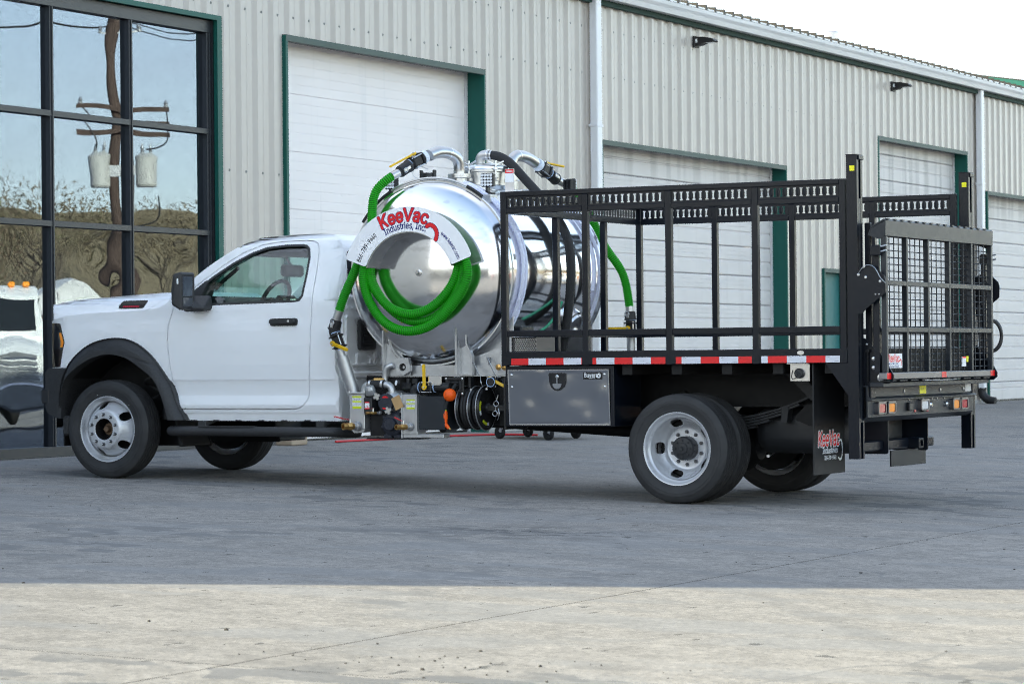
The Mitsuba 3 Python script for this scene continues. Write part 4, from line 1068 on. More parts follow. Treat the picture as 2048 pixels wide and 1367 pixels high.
def wheel(x, yo, z, s, kind, label=None, outer=True):
    """yo: the tyre's outer face"""
    W = new_key('wheel', TR)
    add('tyre', put(lathe(TYRE, (0, 0, 0), (0, 1, 0), 96), x, yo, z, s), 'tyre', W, smooth=32)
    add('rim', put(RIM[kind], x, yo, z, s), 'wheel_silver', W, smooth=35)
    face = -0.043 if kind == 'front' else 0.197
    if outer:
        nuts, studs = [], []
        for k in range(10):
            a = 2 * PI * (k + 0.5) / 10
            cx, cz = 0.121 * math.cos(a), 0.121 * math.sin(a)
            nuts.append(lathe([(0, -0.020), (0.009, -0.020), (0.0145, -0.012), (0.0145, 0.0), (0.018, 0.002), (0.018, 0.004)], (cx, face, cz), (0, 1, 0), 6))
            studs.append(cyl((cx, face - 0.038, cz), (cx, face - 0.018, cz), 0.006, 8))
        for n_ in nuts: add('nut', put(n_, x, yo, z, s), 'lug_steel', W, smooth=False)
        if kind == 'front': add('stud', put(cat_mesh(studs), x, yo, z, s), 'wheel_silver', W, kind='stuff')
    if kind == 'front':
        add('hub', [put(lathe([(0.100, -0.036), (0.086, -0.036), (0.082, -0.02), (0.080, 0.08), (0, 0.08)], (0, 0, 0), (0, 1, 0), 40), x, yo, z, s)], 'under_black', W)
        add('hub_end', put(lathe([(0, -0.012), (0.022, -0.012), (0.026, -0.004), (0.028, 0.03), (0.048, 0.032), (0.05, 0.08)], (0, 0, 0), (0, 1, 0), 24), x, yo, z, s), 'hub_rust', W)
        add('chalk_mark', [put(obox((0.235, 0.004, 0.21), (0.05, 0.002, 0.006), trimesh.transformations.rotation_matrix(-0.6, (0, 1, 0))[:3, :3]), x, yo, z, s), put(obox((-0.10, 0.0035, 0.30), (0.006, 0.002, 0.05), trimesh.transformations.rotation_matrix(-0.25, (0, 1, 0))[:3, :3]), x, yo, z, s)], 'paint_mark', W, smooth=False)
    elif outer:
        add('hub', put(lathe([(0, 0.090), (0.012, 0.086), (0.014, 0.096), (0.040, 0.098), (0.044, 0.105), (0.078, 0.110), (0.088, 0.122), (0.090, 0.20), (0.10, 0.205)], (0, 0, 0), (0, 1, 0), 40), x, yo, z, s), 'hub_black', W)
        add('hub_bolt', [put(cyl((0.062 * math.cos(a), 0.096, 0.062 * math.sin(a)), (0.062 * math.cos(a), 0.112, 0.062 * math.sin(a)), 0.008, 6), x, yo, z, s) for a in np.arange(8) * PI / 4], 'hub_black', W, smooth=False, kind='stuff')
    # brake drum / disc behind
    add('brake', put(lathe([(0, 0.15), (0.21, 0.15), (0.222, 0.16), (0.222, 0.205), (0, 0.205)], (0, 0.06 if kind == 'rear' else 0, 0), (0, 1, 0), 32), x, yo, z, s), 'under_black', W)
    return W


principled('hub_black', (0.020, 0.0215, 0.024), 0.45, 0.45)
XFW, ZF = -5.197, 0.1245 + 0.405
for s in (-1, 1):
    wheel(XFW, s * 1.004, ZF, s, 'front')
    wheel(0.0, s * 1.186, 0.405, s, 'rear')
    wheel(0.0, s * 0.925, 0.405, s, 'rear', outer=False)
# ------------------------------------------------------------------ frame and running gear
for s in (-1, 1):
    add('frame_rail', [box(-5.7, 1.30, s * 0.40, s * 0.46, 0.70, 0.93, 0.004), box(-5.7, 1.30, s * 0.46, s * 0.50, 0.915, 0.93), box(-5.7, 1.30, s * 0.46, s * 0.50, 0.70, 0.715)], 'under_black', TR, smooth=False)
    sp = []
    for k in range(6):
        L0, L1 = 0.78 - 0.11 * k, 0.84 - 0.12 * k
        pts = [(x, s * 0.53, 0.50 + 0.021 * k * -1 + 0.10 + 0.19 * (x / 0.84) ** 2 * (1 if x > 0 else 0.8)) for x in np.linspace(-L0, L1, 12)]
        for a, b in zip(pts[:-1], pts[1:]): sp.append(bar(a, b, 0.075, 0.015))
    LS = add('leaf_spring', sp, 'spring_black', TR, smooth=False)
    add('clip', bar((0.60, s * 0.53, 0.585), (0.615, s * 0.53, 0.70), 0.095, 0.05), 'spring_black', LS, smooth=False)
    add('shackle', [bar((0.88, s * 0.56, 0.83), (0.88, s * 0.56, 0.66), 0.02, 0.09, up=(0, 1, 0)), extr(sg.Polygon([(0.72, 0.62), (0.80, 0.70), (0.96, 0.70), (1.04, 0.60), (0.95, 0.58), (0.82, 0.58)]).buffer(0.02), 'y', s * 0.585, s * 0.60)], 'under_black', LS)
    for z in (0.835, 0.675):
        add('bolt', lathe([(0.026, 0), (0.026, 0.006), (0.017, 0.008), (0.017, 0.022), (0.008, 0.024), (0, 0.03)], (0.895, s * 0.601, z), (0, s, 0), 14), 'zinc', LS)
    add('shock_absorber', [cyl((0.30, s * 0.62, 0.36), (-0.22, s * 0.56, 0.80), 0.035, 14)], 'under_black', TR)
    add('link_arm', bar((0.66, s * 0.62, 0.985), (0.87, s * 0.62, 0.775), 0.085, 0.02, 0.003, up=(0, 1, 0)), 'spring_black', TR)
    add('mud_flap', box(1.07, 1.082, s * 0.58, s * 1.19, 0.222, 1.02, 0.002), 'flap_black', TR)
principled('spring_black', (0.035, 0.036, 0.038), 0.55, 0.4)
principled('flap_black', (0.018, 0.018, 0.019), 0.5, 0.35)
principled('zinc', (0.62, 0.63, 0.64), 0.25, 0.5, 1.0)
add('rear_axle', [cyl((0, -0.95, 0.405), (0, 0.95, 0.405), 0.075, 20), lathe([(0, -0.2), (0.12, -0.18), (0.20, -0.08), (0.215, 0), (0.20, 0.08), (0.12, 0.18), (0, 0.2)], (0, 0, 0.405), (1, 0, 0), 28)], 'under_black', TR, smooth=40)
add('front_axle', [cyl((XFW, -0.85, ZF - 0.02), (XFW, 0.85, ZF - 0.02), 0.055, 16)], 'under_black', TR)
add('drive_shaft', cyl((-0.2, 0, 0.46), (-3.6, 0, 0.66), 0.05, 16), 'under_black', TR)
add('fuel_tank', [m3.Manifold.batch_hull([m3.Manifold.sphere(0.12, 20).translate([x, y, z]) for x in (0.42, 1.06) for y in (-0.36, 0.36) for z in (0.47, 0.58)])], 'tank_plastic', TR, smooth=40)
principled('tank_plastic', (0.022, 0.023, 0.025), 0.42, 0.45)
add('exhaust', [cyl((-3.6, 0.30, 0.56), (-1.0, 0.30, 0.56), 0.045, 14), cyl((-0.98, 0.25, 0.545), (-0.40, 0.25, 0.545), 0.125, 24, c=0.012)], 'vent_grey', TR, smooth=40)
add('cross_member', [box(x - 0.04, x + 0.04, -0.40, 0.40, 0.74, 0.90) for x in (-4.6, -3.4, -2.2, -1.0, 1.2)], 'under_black', TR, smooth=False)
add('engine_block', [box(-5.6, -4.55, -0.36, 0.36, 0.62, 1.05, 0.04)], 'under_black', TR)
add('coil_spring', [tube([(XFW + 0.18 + 0.065 * math.cos(t), s * 0.60 + 0.065 * math.sin(t), 0.62 + 0.058 * t / 2) for t in np.linspace(0, 16, 90)], 0.011, 6) for s in (-1, 1)], 'spring_black', TR)
add('damper', [cyl((XFW + 0.32, s * 0.62, 0.60), (XFW + 0.36, s * 0.60, 1.02), 0.03, 12) for s in (-1, 1)], 'spring_black', TR)
add('brake_line', tube(spline([(0.42, -0.45, 0.33), (0.25, 0.1, 0.35), (0.18, 0.5, 0.40)], 14), 0.012, 8), 'zinc', TR)
# ------------------------------------------------------------------ stake bed
def steel_col(p, n, uv):
    return mix((0.0025, 0.0045, 0.009), (0.005, 0.008, 0.0145), fbm(p.x * 4, p.y * 4, p.z * 4))
principled('black_steel', proc(steel_col), 0.28, 0.28)
principled('grey_steel', proc(lambda p, n, uv: mix((0.015, 0.019, 0.025), (0.024, 0.029, 0.036), fbm(p.x * 5, p.y * 5, p.z * 5))), 0.38, 0.5, 0.3)
principled('tape_red', (0.72, 0.008, 0.012), 0.28, 0.5)
principled('tape_white', (0.66, 0.68, 0.74), 0.28, 0.5)
principled('tape_print', (0.30, 0.30, 0.34), 0.4, 0.4)
principled('decal_yellow', (0.85, 0.80, 0.01), 0.4, 0.4)
principled('decal_white', (0.78, 0.79, 0.80), 0.4, 0.4)
principled('print_black', (0.015, 0.015, 0.017), 0.4, 0.4)
principled('print_red', (0.75, 0.012, 0.018), 0.35, 0.4)
principled('print_navy', (0.015, 0.022, 0.16), 0.35, 0.4)
principled('lens_red', (0.42, 0.008, 0.025), 0.12, 0.5, 0.0, 1.0)
principled('lens_white', (0.60, 0.62, 0.65), 0.15, 0.5, 0.0, 1.0)
XB0, XB1, YN, YF = -1.419, 1.360, -1.228, 1.233
ZT, ZD, ZU = 2.334, 1.128, 1.025
T_ = 0.048
c_ = 0.004
SB = new_key('stake_bed', TR)
# deck, side beams, cross sills
add('deck', [box(XB0 + 0.01, XB1, YN + 0.06, YF - 0.06, 1.085, 1.10)], 'black_steel', SB, smooth=False)
for y in (YN, YF - 0.06):
    add('side_beam', [box(XB0, XB1 - 0.002, y, y + 0.06, ZU, ZD, c_)], 'black_steel', SB)
add('front_sill', box(XB0, XB0 + 0.06, YN + 0.061, YF - 0.061, ZU, ZD, c_), 'black_steel', SB)
add('rear_sill', box(XB1 - 0.07, XB1 - 0.003, YN + 0.061, YF - 0.061, 0.93, ZD, c_), 'black_steel', SB)
for k, x in enumerate(np.arange(-1.2, 1.3, 0.4)):
    add('cross_sill', box(x - 0.04, x + 0.04, YN + 0.062, YF - 0.062, 0.95, 1.084), 'under_black', SB, smooth=False)
for s in (-1, 1):
    add('long_sill', box(XB0 + 0.05, XB1 - 0.08, s * 0.40, s * 0.50, 0.932, 0.949), 'under_black', SB, smooth=False)
POST = [XB0, -0.737, -0.057, 0.628, 1.301]


def post(x, y, z0, z1):
    return add('stake_post', box(x, x + T_, y, y + T_, z0, z1, c_), 'black_steel', SB)


def etrack(p0, axis, L, z0, z1, holes_at, y):
    """slotted steel strip with I-shaped slots, its lips turned"""
    g = sg.box(0, z0, L, z1)
    cuts = []
    for h in np.arange(holes_at, L - 0.02, 0.0508):
        cuts.append(shapely.union_all([sg.box(h - 0.007, z0 + 0.018, h + 0.007, z1 - 0.018), sg.box(h - 0.0125, z0 + 0.013, h + 0.0125, z0 + 0.022), sg.box(h - 0.0125, z1 - 0.022, h + 0.0125, z1 - 0.013)]))
    g = g.difference(shapely.union_all(cuts))
    if axis == 'y':
        m = extr(sa.translate(g, p0, 0), 'y', y, y + 0.004)
    else:
        m = extr(sa.translate(g, p0, 0), 'x', y, y + 0.004)
    lips = []
    for h in np.arange(holes_at + 0.0254, L - 0.03, 0.0508):
        a = p0 + h
        zc = (z0 + z1) / 2
        if axis == 'y':
            q = m3.Manifold.batch_hull([m3.Manifold.sphere(0.008, 8).scale([1, 0.6, 1]).translate([a, y, zz]) for zz in (z0 + 0.026, z1 - 0.026)])
        else:
            q = m3.Manifold.batch_hull([m3.Manifold.sphere(0.008, 8).scale([0.6, 1, 1]).translate([y, a, zz]) for zz in (z0 + 0.026, z1 - 0.026)])
        lips.append(q)
    return cat_mesh([m] + lips)


for side, y, out in (('near', YN, -1), ('far', YF - T_, 1)):
    for i, x in enumerate(POST):
        post(x, y, ZU - 0.004 if i else ZU - 0.006, ZT - (0.0382 if 0 < i < 4 else 0.0))
        if side == 'near' and i < 4: pass
    segs = list(zip([p + T_ for p in POST[:-1]], POST[1:]))
    add('top_rail', box(XB0 + T_ + 0.001, POST[-1] - 0.001, y, y + T_, ZT - 0.038, ZT, c_), 'black_steel', SB)
    for a, b in segs:
        add('second_rail', box(a + 0.001, b - 0.001, y + 0.002, y + T_ - 0.002, 2.168, 2.207, c_), 'black_steel', SB)
        add('middle_rail', box(a + 0.001, b - 0.001, y + 0.002, y + T_ - 0.002, 1.240, 1.287, c_), 'black_steel', SB)
        ye = y + 0.012 if out < 0 else y + 0.006
        add('slotted_strip', etrack(a, 'y', b - a, 2.2072, 2.2958, 0.03, ye), 'black_steel', SB, smooth=25)
# front bulkhead
FY = [-0.36, 0.50]
for y in FY:
    post(XB0, y, ZD + 0.001, 2.167)
ys = [YN + T_] + FY + [YF - T_]
add('top_rail', box(XB0, XB0 + T_, YN + T_ + 0.001, YF - T_ - 0.001, ZT - 0.038, ZT, c_), 'black_steel', SB)
add('second_rail', box(XB0, XB0 + T_, YN + T_ + 0.001, YF - T_ - 0.001, 2.168, 2.207, c_), 'black_steel', SB)
add('slotted_strip', etrack(YN + T_, 'x', YF - YN - 2 * T_, 2.2072, 2.2958, 0.03, XB0 + 0.02), 'black_steel', SB, smooth=25)
for a, b in zip([YN + T_, FY[0] + T_, FY[1] + T_], [FY[0], FY[1], YF - T_]):
    add('middle_rail', box(XB0 + 0.002, XB0 + T_ - 0.002, a + 0.001, b - 0.001, 1.240, 1.287, c_), 'black_steel', SB)
# red and white reflective tape along the side beam
TAPE = [(-1.336, -1.189, 'r'), (-1.189, -1.042, 'w'), (-1.042, -0.895, 'r'), (-0.895, -0.748, 'w'), (-0.748, -0.741, 'r'), (-0.655, -0.624, 'r'), (-0.624, -0.475, 'w'), (-0.475, -0.327, 'r'), (-0.327, -0.178, 'w'), (-0.178, -0.062, 'r'),
        (0.022, 0.068, 'r'), (0.068, 0.220, 'w'), (0.220, 0.366, 'r'), (0.366, 0.516, 'w'), (0.516, 0.623, 'r'), (0.695, 0.747, 'w'), (0.747, 0.894, 'r'), (0.894, 1.043, 'w'), (1.043, 1.19, 'r'), (1.19, 1.300, 'w')]
for s in (-1, 1):
    for a, b, k in TAPE:
        y = YN if s < 0 else YF
        tk = add('tape_piece', box(a + 0.0004, b - 0.0004, y - 0.0012 * (s < 0), y + 0.0012 * (s > 0), 1.0285, 1.0775), 'tape_red' if k == 'r' else 'tape_white', SB, smooth=False)
        if s < 0 and b - a > 0.08:
            add('fine_print', [box(a + 0.010, a + 0.034, y - 0.0017, y - 0.0013, 1.066, 1.0695), box(b - 0.044, b - 0.012, y - 0.0017, y - 0.0013, 1.035, 1.0385)] + ([box(a + 0.02, b - 0.02, y - 0.0016, y - 0.0013, 1.053, 1.0538)] if k == 'w' else []), 'tape_print' if k == 'w' else 'lens_red', tk, smooth=False, kind='stuff')
for x in (1.00,):
    add('oval_plate', extr(sa.scale(sg.Point(x, 1.100).buffer(0.019), 1.4, 0.8), 'y', YN - 0.002, YN - 0.0), 'zinc', SB)
# tread plate box in the front corner of the bed
add('step_box', box(XB0 + T_ + 0.004, -1.16, YN + 0.07, -0.84, 1.101, 1.236), 'tread_plate', SB, smooth=False)
dm = []
for i in range(11):
    for j in range(8):
        x, z = XB0 + T_ + 0.014 + 0.0185 * i + (0.009 if j % 2 else 0), 1.108 + 0.016 * j
        dm.append(obox((x, YN + 0.0695, z), (0.017, 0.004, 0.005), trimesh.transformations.rotation_matrix(0.6 if j % 2 else -0.6, (0, 1, 0))[:3, :3]))
add('raised_tread', dm, 'chrome', SB, smooth=False, kind='stuff')
principled('tread_plate', (0.06, 0.06, 0.065), 0.3, 0.5, 0.6)
# ------------------------------------------------------------------ under-bed tool box
TB = new_key('tool_box', TR)
bx = to_mf(box(-1.400, -0.495, -1.200, -0.72, 0.566, 1.021, 0.004)) - to_mf(box(-1.374, -0.522, -1.21, -1.186, 0.574, 0.996))
add('body', bx, 'black_steel', TB, smooth=False)


def dented(x0, x1, z0, z1, y, amp=0.0016, nx=48, nz=28, seed=3, edge=0.012):
    X, Z = np.meshgrid(np.linspace(x0, x1, nx), np.linspace(z0, z1, nz))
    q = np.stack([X * 4.2, Z * 5.0, X * 0 + seed], -1)
    o = amp * (meshkit.fbm(q, 2, seed) - 0.5) * 2
    e = np.minimum(np.minimum(X - x0, x1 - X), np.minimum(Z - z0, z1 - Z))
    o = o * np.clip(e / edge, 0, 1)
    v = np.stack([X, y + o, Z], -1).reshape(-1, 3)
    i = (np.arange(nz - 1)[:, None] * nx + np.arange(nx - 1)).ravel()
    f = np.vstack([np.stack([i, i + 1, i + nx + 1], 1), np.stack([i, i + nx + 1, i + nx], 1)])
    return trimesh.Trimesh(v, f, process=False)


principled('steel_sheet', (0.46, 0.48, 0.52), 0.10, 0.5, 1.0)
principled('steel_edge', (0.80, 0.80, 0.80), 0.18, 0.5, 1.0)
def tilt(m):
    """the sprung door leans out a little at its top"""
    m = to_tm(m).copy(); v = np.array(m.vertices); v[:, 1] -= np.clip(v[:, 2] - 0.583, 0, 1) * 0.055; m.vertices = v
    return m


TDR = add('door', tilt(dented(-1.364, -0.532, 0.583, 0.987, -1.198, 0.0042)), 'steel_sheet', TB, smooth=True, label='polished steel door of the tool box')
fr = sg.box(-1.370, 0.578, -0.526, 0.992).difference(sg.box(-1.363, 0.584, -0.533, 0.985))
add('door_edge', tilt(extr(fr, 'y', -1.201, -1.187)), 'steel_edge', TDR, smooth=False)
for x in (-1.338, -0.563):
    for z in (0.953, 0.862):
        add('rivet', tilt(lathe([(0.010, 0), (0.009, 0.004), (0.005, 0.007), (0, 0.008)], (x, -1.1985, z), (0, -1, 0), 14)), 'steel_edge', TDR)
esc = sg.Polygon([(-1.022, 0.968), (-0.880, 0.968), (-0.880, 0.90), (-0.895, 0.862), (-0.925, 0.838), (-0.953, 0.832), (-0.980, 0.838), (-1.007, 0.862), (-1.020, 0.90)]).buffer(-0.008).buffer(0.008)
LK = add('latch', [tilt(extr(esc.difference(esc.buffer(-0.014)), 'y', -1.206, -1.196)), tilt(extr(esc.buffer(-0.013), 'y', -1.2005, -1.19))], 'print_black', TDR)
add('t_handle', [tilt(m) for m in (extr(sg.box(-0.957, 0.885, -0.947, 0.938), 'y', -1.212, -1.204), lathe([(0, 0), (0.014, 0), (0.014, 0.012), (0.008, 0.016), (0, 0.016)], (-0.952, -1.197, 0.938), (0, -1, 0), 16), extr(sg.Polygon(arc((-0.952, 0.885), 0.036, 180, 360, 14)).buffer(0.0015), 'y', -1.213, -1.203))], 'chrome', TDR)
LB = add('label_plate', tilt(extr(rrect(-0.737, -0.582, 0.917, 0.971, 0.003), 'y', -1.2035, -1.1985)), 'print_black', TDR, smooth=False)
tp = text_poly('Buyers', 0.030, True, 0.0, 0.86)
tp = sa.translate(tp, -0.731, 0.934)
leaf = sg.Polygon([(-0.632, 0.946), (-0.618, 0.952), (-0.612, 0.962), (-0.600, 0.965), (-0.603, 0.955), (-0.592, 0.958), (-0.592, 0.936), (-0.600, 0.928), (-0.614, 0.926), (-0.622, 0.934)]).difference(sg.Point(-0.608, 0.944).buffer(0.006))
add('lettering', [tilt(extr(q_, 'y', -1.2043, -1.2036)) for q_ in (tp, leaf, sg.box(-0.69, 0.9235, -0.64, 0.9265))], 'decal_white', LB, smooth=False)
# far side tool box (its back closes the view under the bed)
add('far_box', box(-1.40, -0.495, 0.72, 1.2, 0.60, 1.02, 0.004), 'black_steel', TR)
# fuel filler plate
FP = add('fuel_filler', [box(0.889, 1.044, -1.16, -1.15, 0.895, 1.018, 0.003), box(0.882, 1.05, -1.20, -1.149, 1.0185, 1.0235)], 'steel_edge', TR)
add('cap', [lathe([(0, 0.028), (0.030, 0.027), (0.036, 0.02), (0.037, 0)], (0.965, -1.16, 0.952), (0, -1, 0), 24), obox((0.965, -1.19, 0.952), (0.062, 0.012, 0.012), trimesh.transformations.rotation_matrix(0.7, (0, 1, 0))[:3, :3], 0.003)], 'hub_black', FP)
add('tether', tube(spline([(0.965, -1.19, 0.95), (0.935, -1.18, 0.918), (0.905, -1.165, 0.915), (0.912, -1.165, 0.975)], 16), 0.0025, 6), 'print_black', FP)
add('filler_back', box(0.90, 1.04, -1.149, -1.04, 0.90, 1.015), 'under_black', TR, smooth=False)
# gusset to the lift post
add('gusset', extr([(1.188, ZU - 0.001), (XB1, ZU - 0.001), (XB1, 0.79)], 'y', YN + 0.004, YN + 0.014), 'black_steel', SB, smooth=False)
# ------------------------------------------------------------------ lift gate
LG = new_key('lift_gate', TR)
for s, y0, y1, zb in ((-1, YN - 0.002, YN + 0.105, 0.342), (1, YF - 0.0, YF + 0.107, 0.340)):
    pp_ = sg.box(XB1 + 0.001, y0, XB1 + 0.080, y1).difference(sg.box(XB1 + 0.058, y0 + 0.035, XB1 + 0.09, y1 - 0.03)).difference(sg.box(XB1 + 0.02, y0 + 0.014, XB1 + 0.06, y1 - 0.012))
    PK = add('lift_post', extr(pp_, 'z', zb, 2.498), 'black_steel', LG, smooth=False)
    add('post_cap', [box(XB1 - 0.003, XB1 + 0.084, y0 - 0.003, y1 + 0.003, 2.4985, 2.504, 0.001), box(XB1 + 0.05, XB1 + 0.09, y0 + 0.02, y1 + 0.012, 2.466, 2.4975, 0.003)], 'black_steel', PK)
    add('warning_sticker', box(XB1 + 0.026, XB1 + 0.063, y0 - 0.0012, y0 - 0.0001, 2.386, 2.424), 'decal_yellow', PK, smooth=False)
    add('runner', [box(XB1 + 0.022, XB1 + 0.079, y0 + 0.037, y1 - 0.032, 0.60, 2.19, 0.002)], 'grey_steel', LG, smooth=False)
    yb = y0 - 0.004 if s < 0 else y1 + 0.004
    add('pivot_plate', extr(sg.Polygon([(1.393, 1.655), (1.437, 1.675), (1.475, 1.692), (1.548, 1.716), (1.565, 1.71), (1.642, 1.638), (1.650, 1.60), (1.646, 1.52), (1.632, 1.505), (1.50, 1.405), (1.47, 1.372), (1.402, 1.372), (1.393, 1.40)]), 'y', yb, yb + 0.010 * -s), 'black_steel', LG, smooth=False)
    for x, z, r in ((1.448, 1.648, 0.011), (1.503, 1.628, 0.011), (1.610, 1.598, 0.010), (1.575, 1.508, 0.006), (1.602, 1.508, 0.006)):
        add('bolt', lathe([(r, 0), (r, 0.006), (r * 0.6, 0.009), (0, 0.009)], (x, yb + 0.0105 * s * (1 if s > 0 else 1) * 0 , z), (0, s, 0), 12), 'zinc', LG)
    add('pin_wire', tube(spline([(1.448, yb + 0.012 * s, 1.652), (1.51, yb + 0.02 * s, 1.712), (1.57, yb + 0.02 * s, 1.70), (1.615, yb + 0.02 * s, 1.63), (1.655, yb + 0.012 * s, 1.585)], 20), 0.0028, 6), 'zinc', LG)
    yi = y1 + 0.012 if s < 0 else y0 - 0.052
    add('lift_arm', [bar((1.53, yi + 0.02, 1.46), (1.55, yi + 0.02, 1.06), 0.04, 0.035, 0.004), cyl((1.545, yi - 0.012, 1.075), (1.545, yi + 0.052, 1.075), 0.03, 16), bar((1.47, yi + 0.02, 2.02), (1.475, yi + 0.02, 1.0), 0.035, 0.045, 0.004)], 'black_steel', LG, smooth=False)
    HG = add('hinge_plate', extr(sg.Polygon([(1.425, 1.205), (1.455, 1.195), (1.505, 1.14), (1.545, 1.085), (1.60, 1.035), (1.640, 0.975), (1.662, 0.935), (1.662, 0.90), (1.63, 0.875), (1.425, 0.875)]), 'y', y1 + 0.002 if s < 0 else y0 - 0.014, y1 + 0.014 if s < 0 else y0 - 0.002), 'black_steel', LG, smooth=False)
    ybp = (y1 + 0.001 if s < 0 else y0 - 0.001)
    for x, z, r in ((1.463, 1.155, 0.008), (1.512, 1.052, 0.015), (1.512, 0.988, 0.014), (1.553, 0.967, 0.014), (1.565, 0.918, 0.026)):
        add('bolt', lathe([(r, -0.004), (r, 0.004), (r * 0.62, 0.006), (r * 0.62, 0.014), (0, 0.016)], (x, ybp, z), (0, -1 if s < 0 else 1, 0), 14), 'zinc', HG)
    add('corner_tube', [box(1.44, 1.49, (y1 + 0.002 if s < 0 else y0 - 0.10), (y1 + 0.10 if s < 0 else y0 - 0.002), 0.755, 0.98, 0.004)], 'black_steel', LG)
# folded platform gate: frame, bars, mesh, top plate, bottom bar
XG = 1.630
GY0, GY1 = -1.190, 1.212
GT = new_key('gate', LG)
for y in (GY0, -0.762, -0.300, 0.176, 0.690, GY1 - 0.042):
    add('upright', box(XG - 0.03, XG + 0.008, y, y + (0.042 if y in (GY0, GY1 - 0.042) else 0.036), 0.953, 1.921, 0.003), 'grey_steel', GT)
ups = [GY0, -0.762, -0.300, 0.176, 0.690, GY1 - 0.042]
for z in (1.572, 1.240):
    for a, b in zip(ups[:-1], ups[1:]):
        w = 0.042 if a == GY0 else 0.036
        add('cross_bar', box(XG - 0.028, XG + 0.007, a + w + 0.0005, b - 0.0005, z, z + 0.036, 0.003), 'grey_steel', GT)
for y in (GY0, GY1 - 0.012):
    add('side_frame', box(XG - 0.085, XG - 0.045, y, y + 0.020, 0.953, 1.858), 'black_steel', GT, smooth=False)
wires = []
for a, b in zip(ups[:-1], ups[1:]):
    for k in range(1, 4):
        y = a + 0.04 + (b - a - 0.04) * k / 4
        add('wire', cyl((XG - 0.018, y, 0.96), (XG - 0.018, y, 1.921), 0.0042, 6), 'grey_steel', GT)
for k, z in enumerate(np.arange(0.985, 1.915, 0.0492)):
    add('wire', cyl((XG - 0.026, GY0 + 0.01, z), (XG - 0.026, GY1 - 0.01, z), 0.0042, 6), 'grey_steel', GT)
tp_ = [(XG + 0.008, 1.922), (XG + 0.010, 2.030), (XG - 0.004, 2.042), (XG - 0.10, 1.99), (XG - 0.125, 1.93), (XG - 0.120, 1.925), (XG - 0.096, 1.982), (XG - 0.004, 2.030), (XG + 0.002, 2.026), (XG + 0.002, 1.922)]
add('top_plate', extr(tp_, 'y', GY0 - 0.004, GY1 + 0.004), 'grey_steel', GT, smooth=False)
for y in (GY0 - 0.0035, GY1 - 0.0025):
    add('side_cheek', extr([(XG + 0.001, 1.924), (XG + 0.002, 2.024), (XG - 0.095, 1.98), (XG - 0.118, 1.926), (XG - 0.05, 1.90), (XG - 0.03, 1.90)], 'y', y, y + 0.006), 'grey_steel', GT, smooth=False)
add('grip_ridge', [box(XG - 0.006, XG + 0.013, y, y + 0.045, 2.036, 2.046) for y in np.arange(GY0 + 0.03, GY1 - 0.05, 0.155)], 'grey_steel', GT, smooth=False, kind='stuff')
for y in (GY0 - 0.045, GY1 - 0.005):
    add('latch_block', box(XG - 0.10, XG - 0.02, y, y + 0.05, 1.78, 1.85, 0.006), 'black_steel', GT)
for y in (GY0 - 0.05, GY1 + 0.02):
    for z in (1.80, 1.835):
        add('latch_pin', cyl((XG - 0.06, y + 0.02, z), (XG + 0.02, y + 0.03, z + 0.018), 0.007, 10), 'zinc', GT)
BB = add('bottom_bar', box(XG - 0.05, XG + 0.012, GY0 - 0.015, GY1 + 0.02, 0.905, 0.952, 0.004), 'bar_alu', GT)
principled('bar_alu', (0.22, 0.22, 0.23), 0.35, 0.5, 0.8)
for y in (GY0 - 0.012, -0.03, GY1 - 0.092):
    add('reflector', box(XG + 0.012, XG + 0.0135, y, y + 0.105, 0.908, 0.95), 'tape_red', BB, smooth=False)
add('tread_tooth', [box(XG - 0.05, XG + 0.012, y, y + 0.16, 0.892, 0.899) for y in np.arange(GY0 + 0.02, GY1 - 0.1, 0.235)], 'grey_steel', GT, smooth=False, kind='stuff')
PS = add('sign_plate', box(XG - 0.012, XG - 0.006, -1.135, -0.835, 0.985, 1.075 + 0.013), 'decal_white', GT, smooth=False)
SGX = XG - 0.006
tpl = text_poly('KeeVac', 0.048, True, 0.10, 1.0)
w_ = tpl.bounds[2]
tpl = sa.translate(sa.scale(tpl, 0.235 / w_, 1.15, origin=(0, 0)), -1.128, 1.028)
add('lettering', [extr(tpl, 'x', SGX, SGX + 0.0008), extr(sg.LineString([(-0.895, 1.035), (-0.868, 1.047), (-0.853, 1.03), (-0.850, 1.005)]).buffer(0.005), 'x', SGX, SGX + 0.0008)], 'print_red', PS, smooth=False)
t2 = text_poly('INDUSTRIES, INC.', 0.013, False)
t2 = sa.translate(sa.scale(t2, 0.215 / t2.bounds[2], 1.0, origin=(0, 0)), -1.125, 1.008)
add('lettering', [extr(t2, 'x', SGX, SGX + 0.0008), extr(shapely.union_all([sg.box(-1.125 + 0.019 * k, 0.991, -1.112 + 0.019 * k, 1.0) for k in range(12)]), 'x', SGX, SGX + 0.0008)], 'print_navy', PS, smooth=False)
LBS = add('warning_label', box(XG - 0.012, XG - 0.006, 0.50, 0.585, 0.985, 1.06), 'decal_white', GT, smooth=False)
add('print', [box(SGX, SGX + 0.0008, 0.50, 0.585, 1.047, 1.06)], 'print_red', LBS, smooth=False)
add('yellow_label', box(XG - 0.012, XG - 0.0058, 0.60, 0.64, 1.02, 1.062), 'decal_yellow', GT, smooth=False)
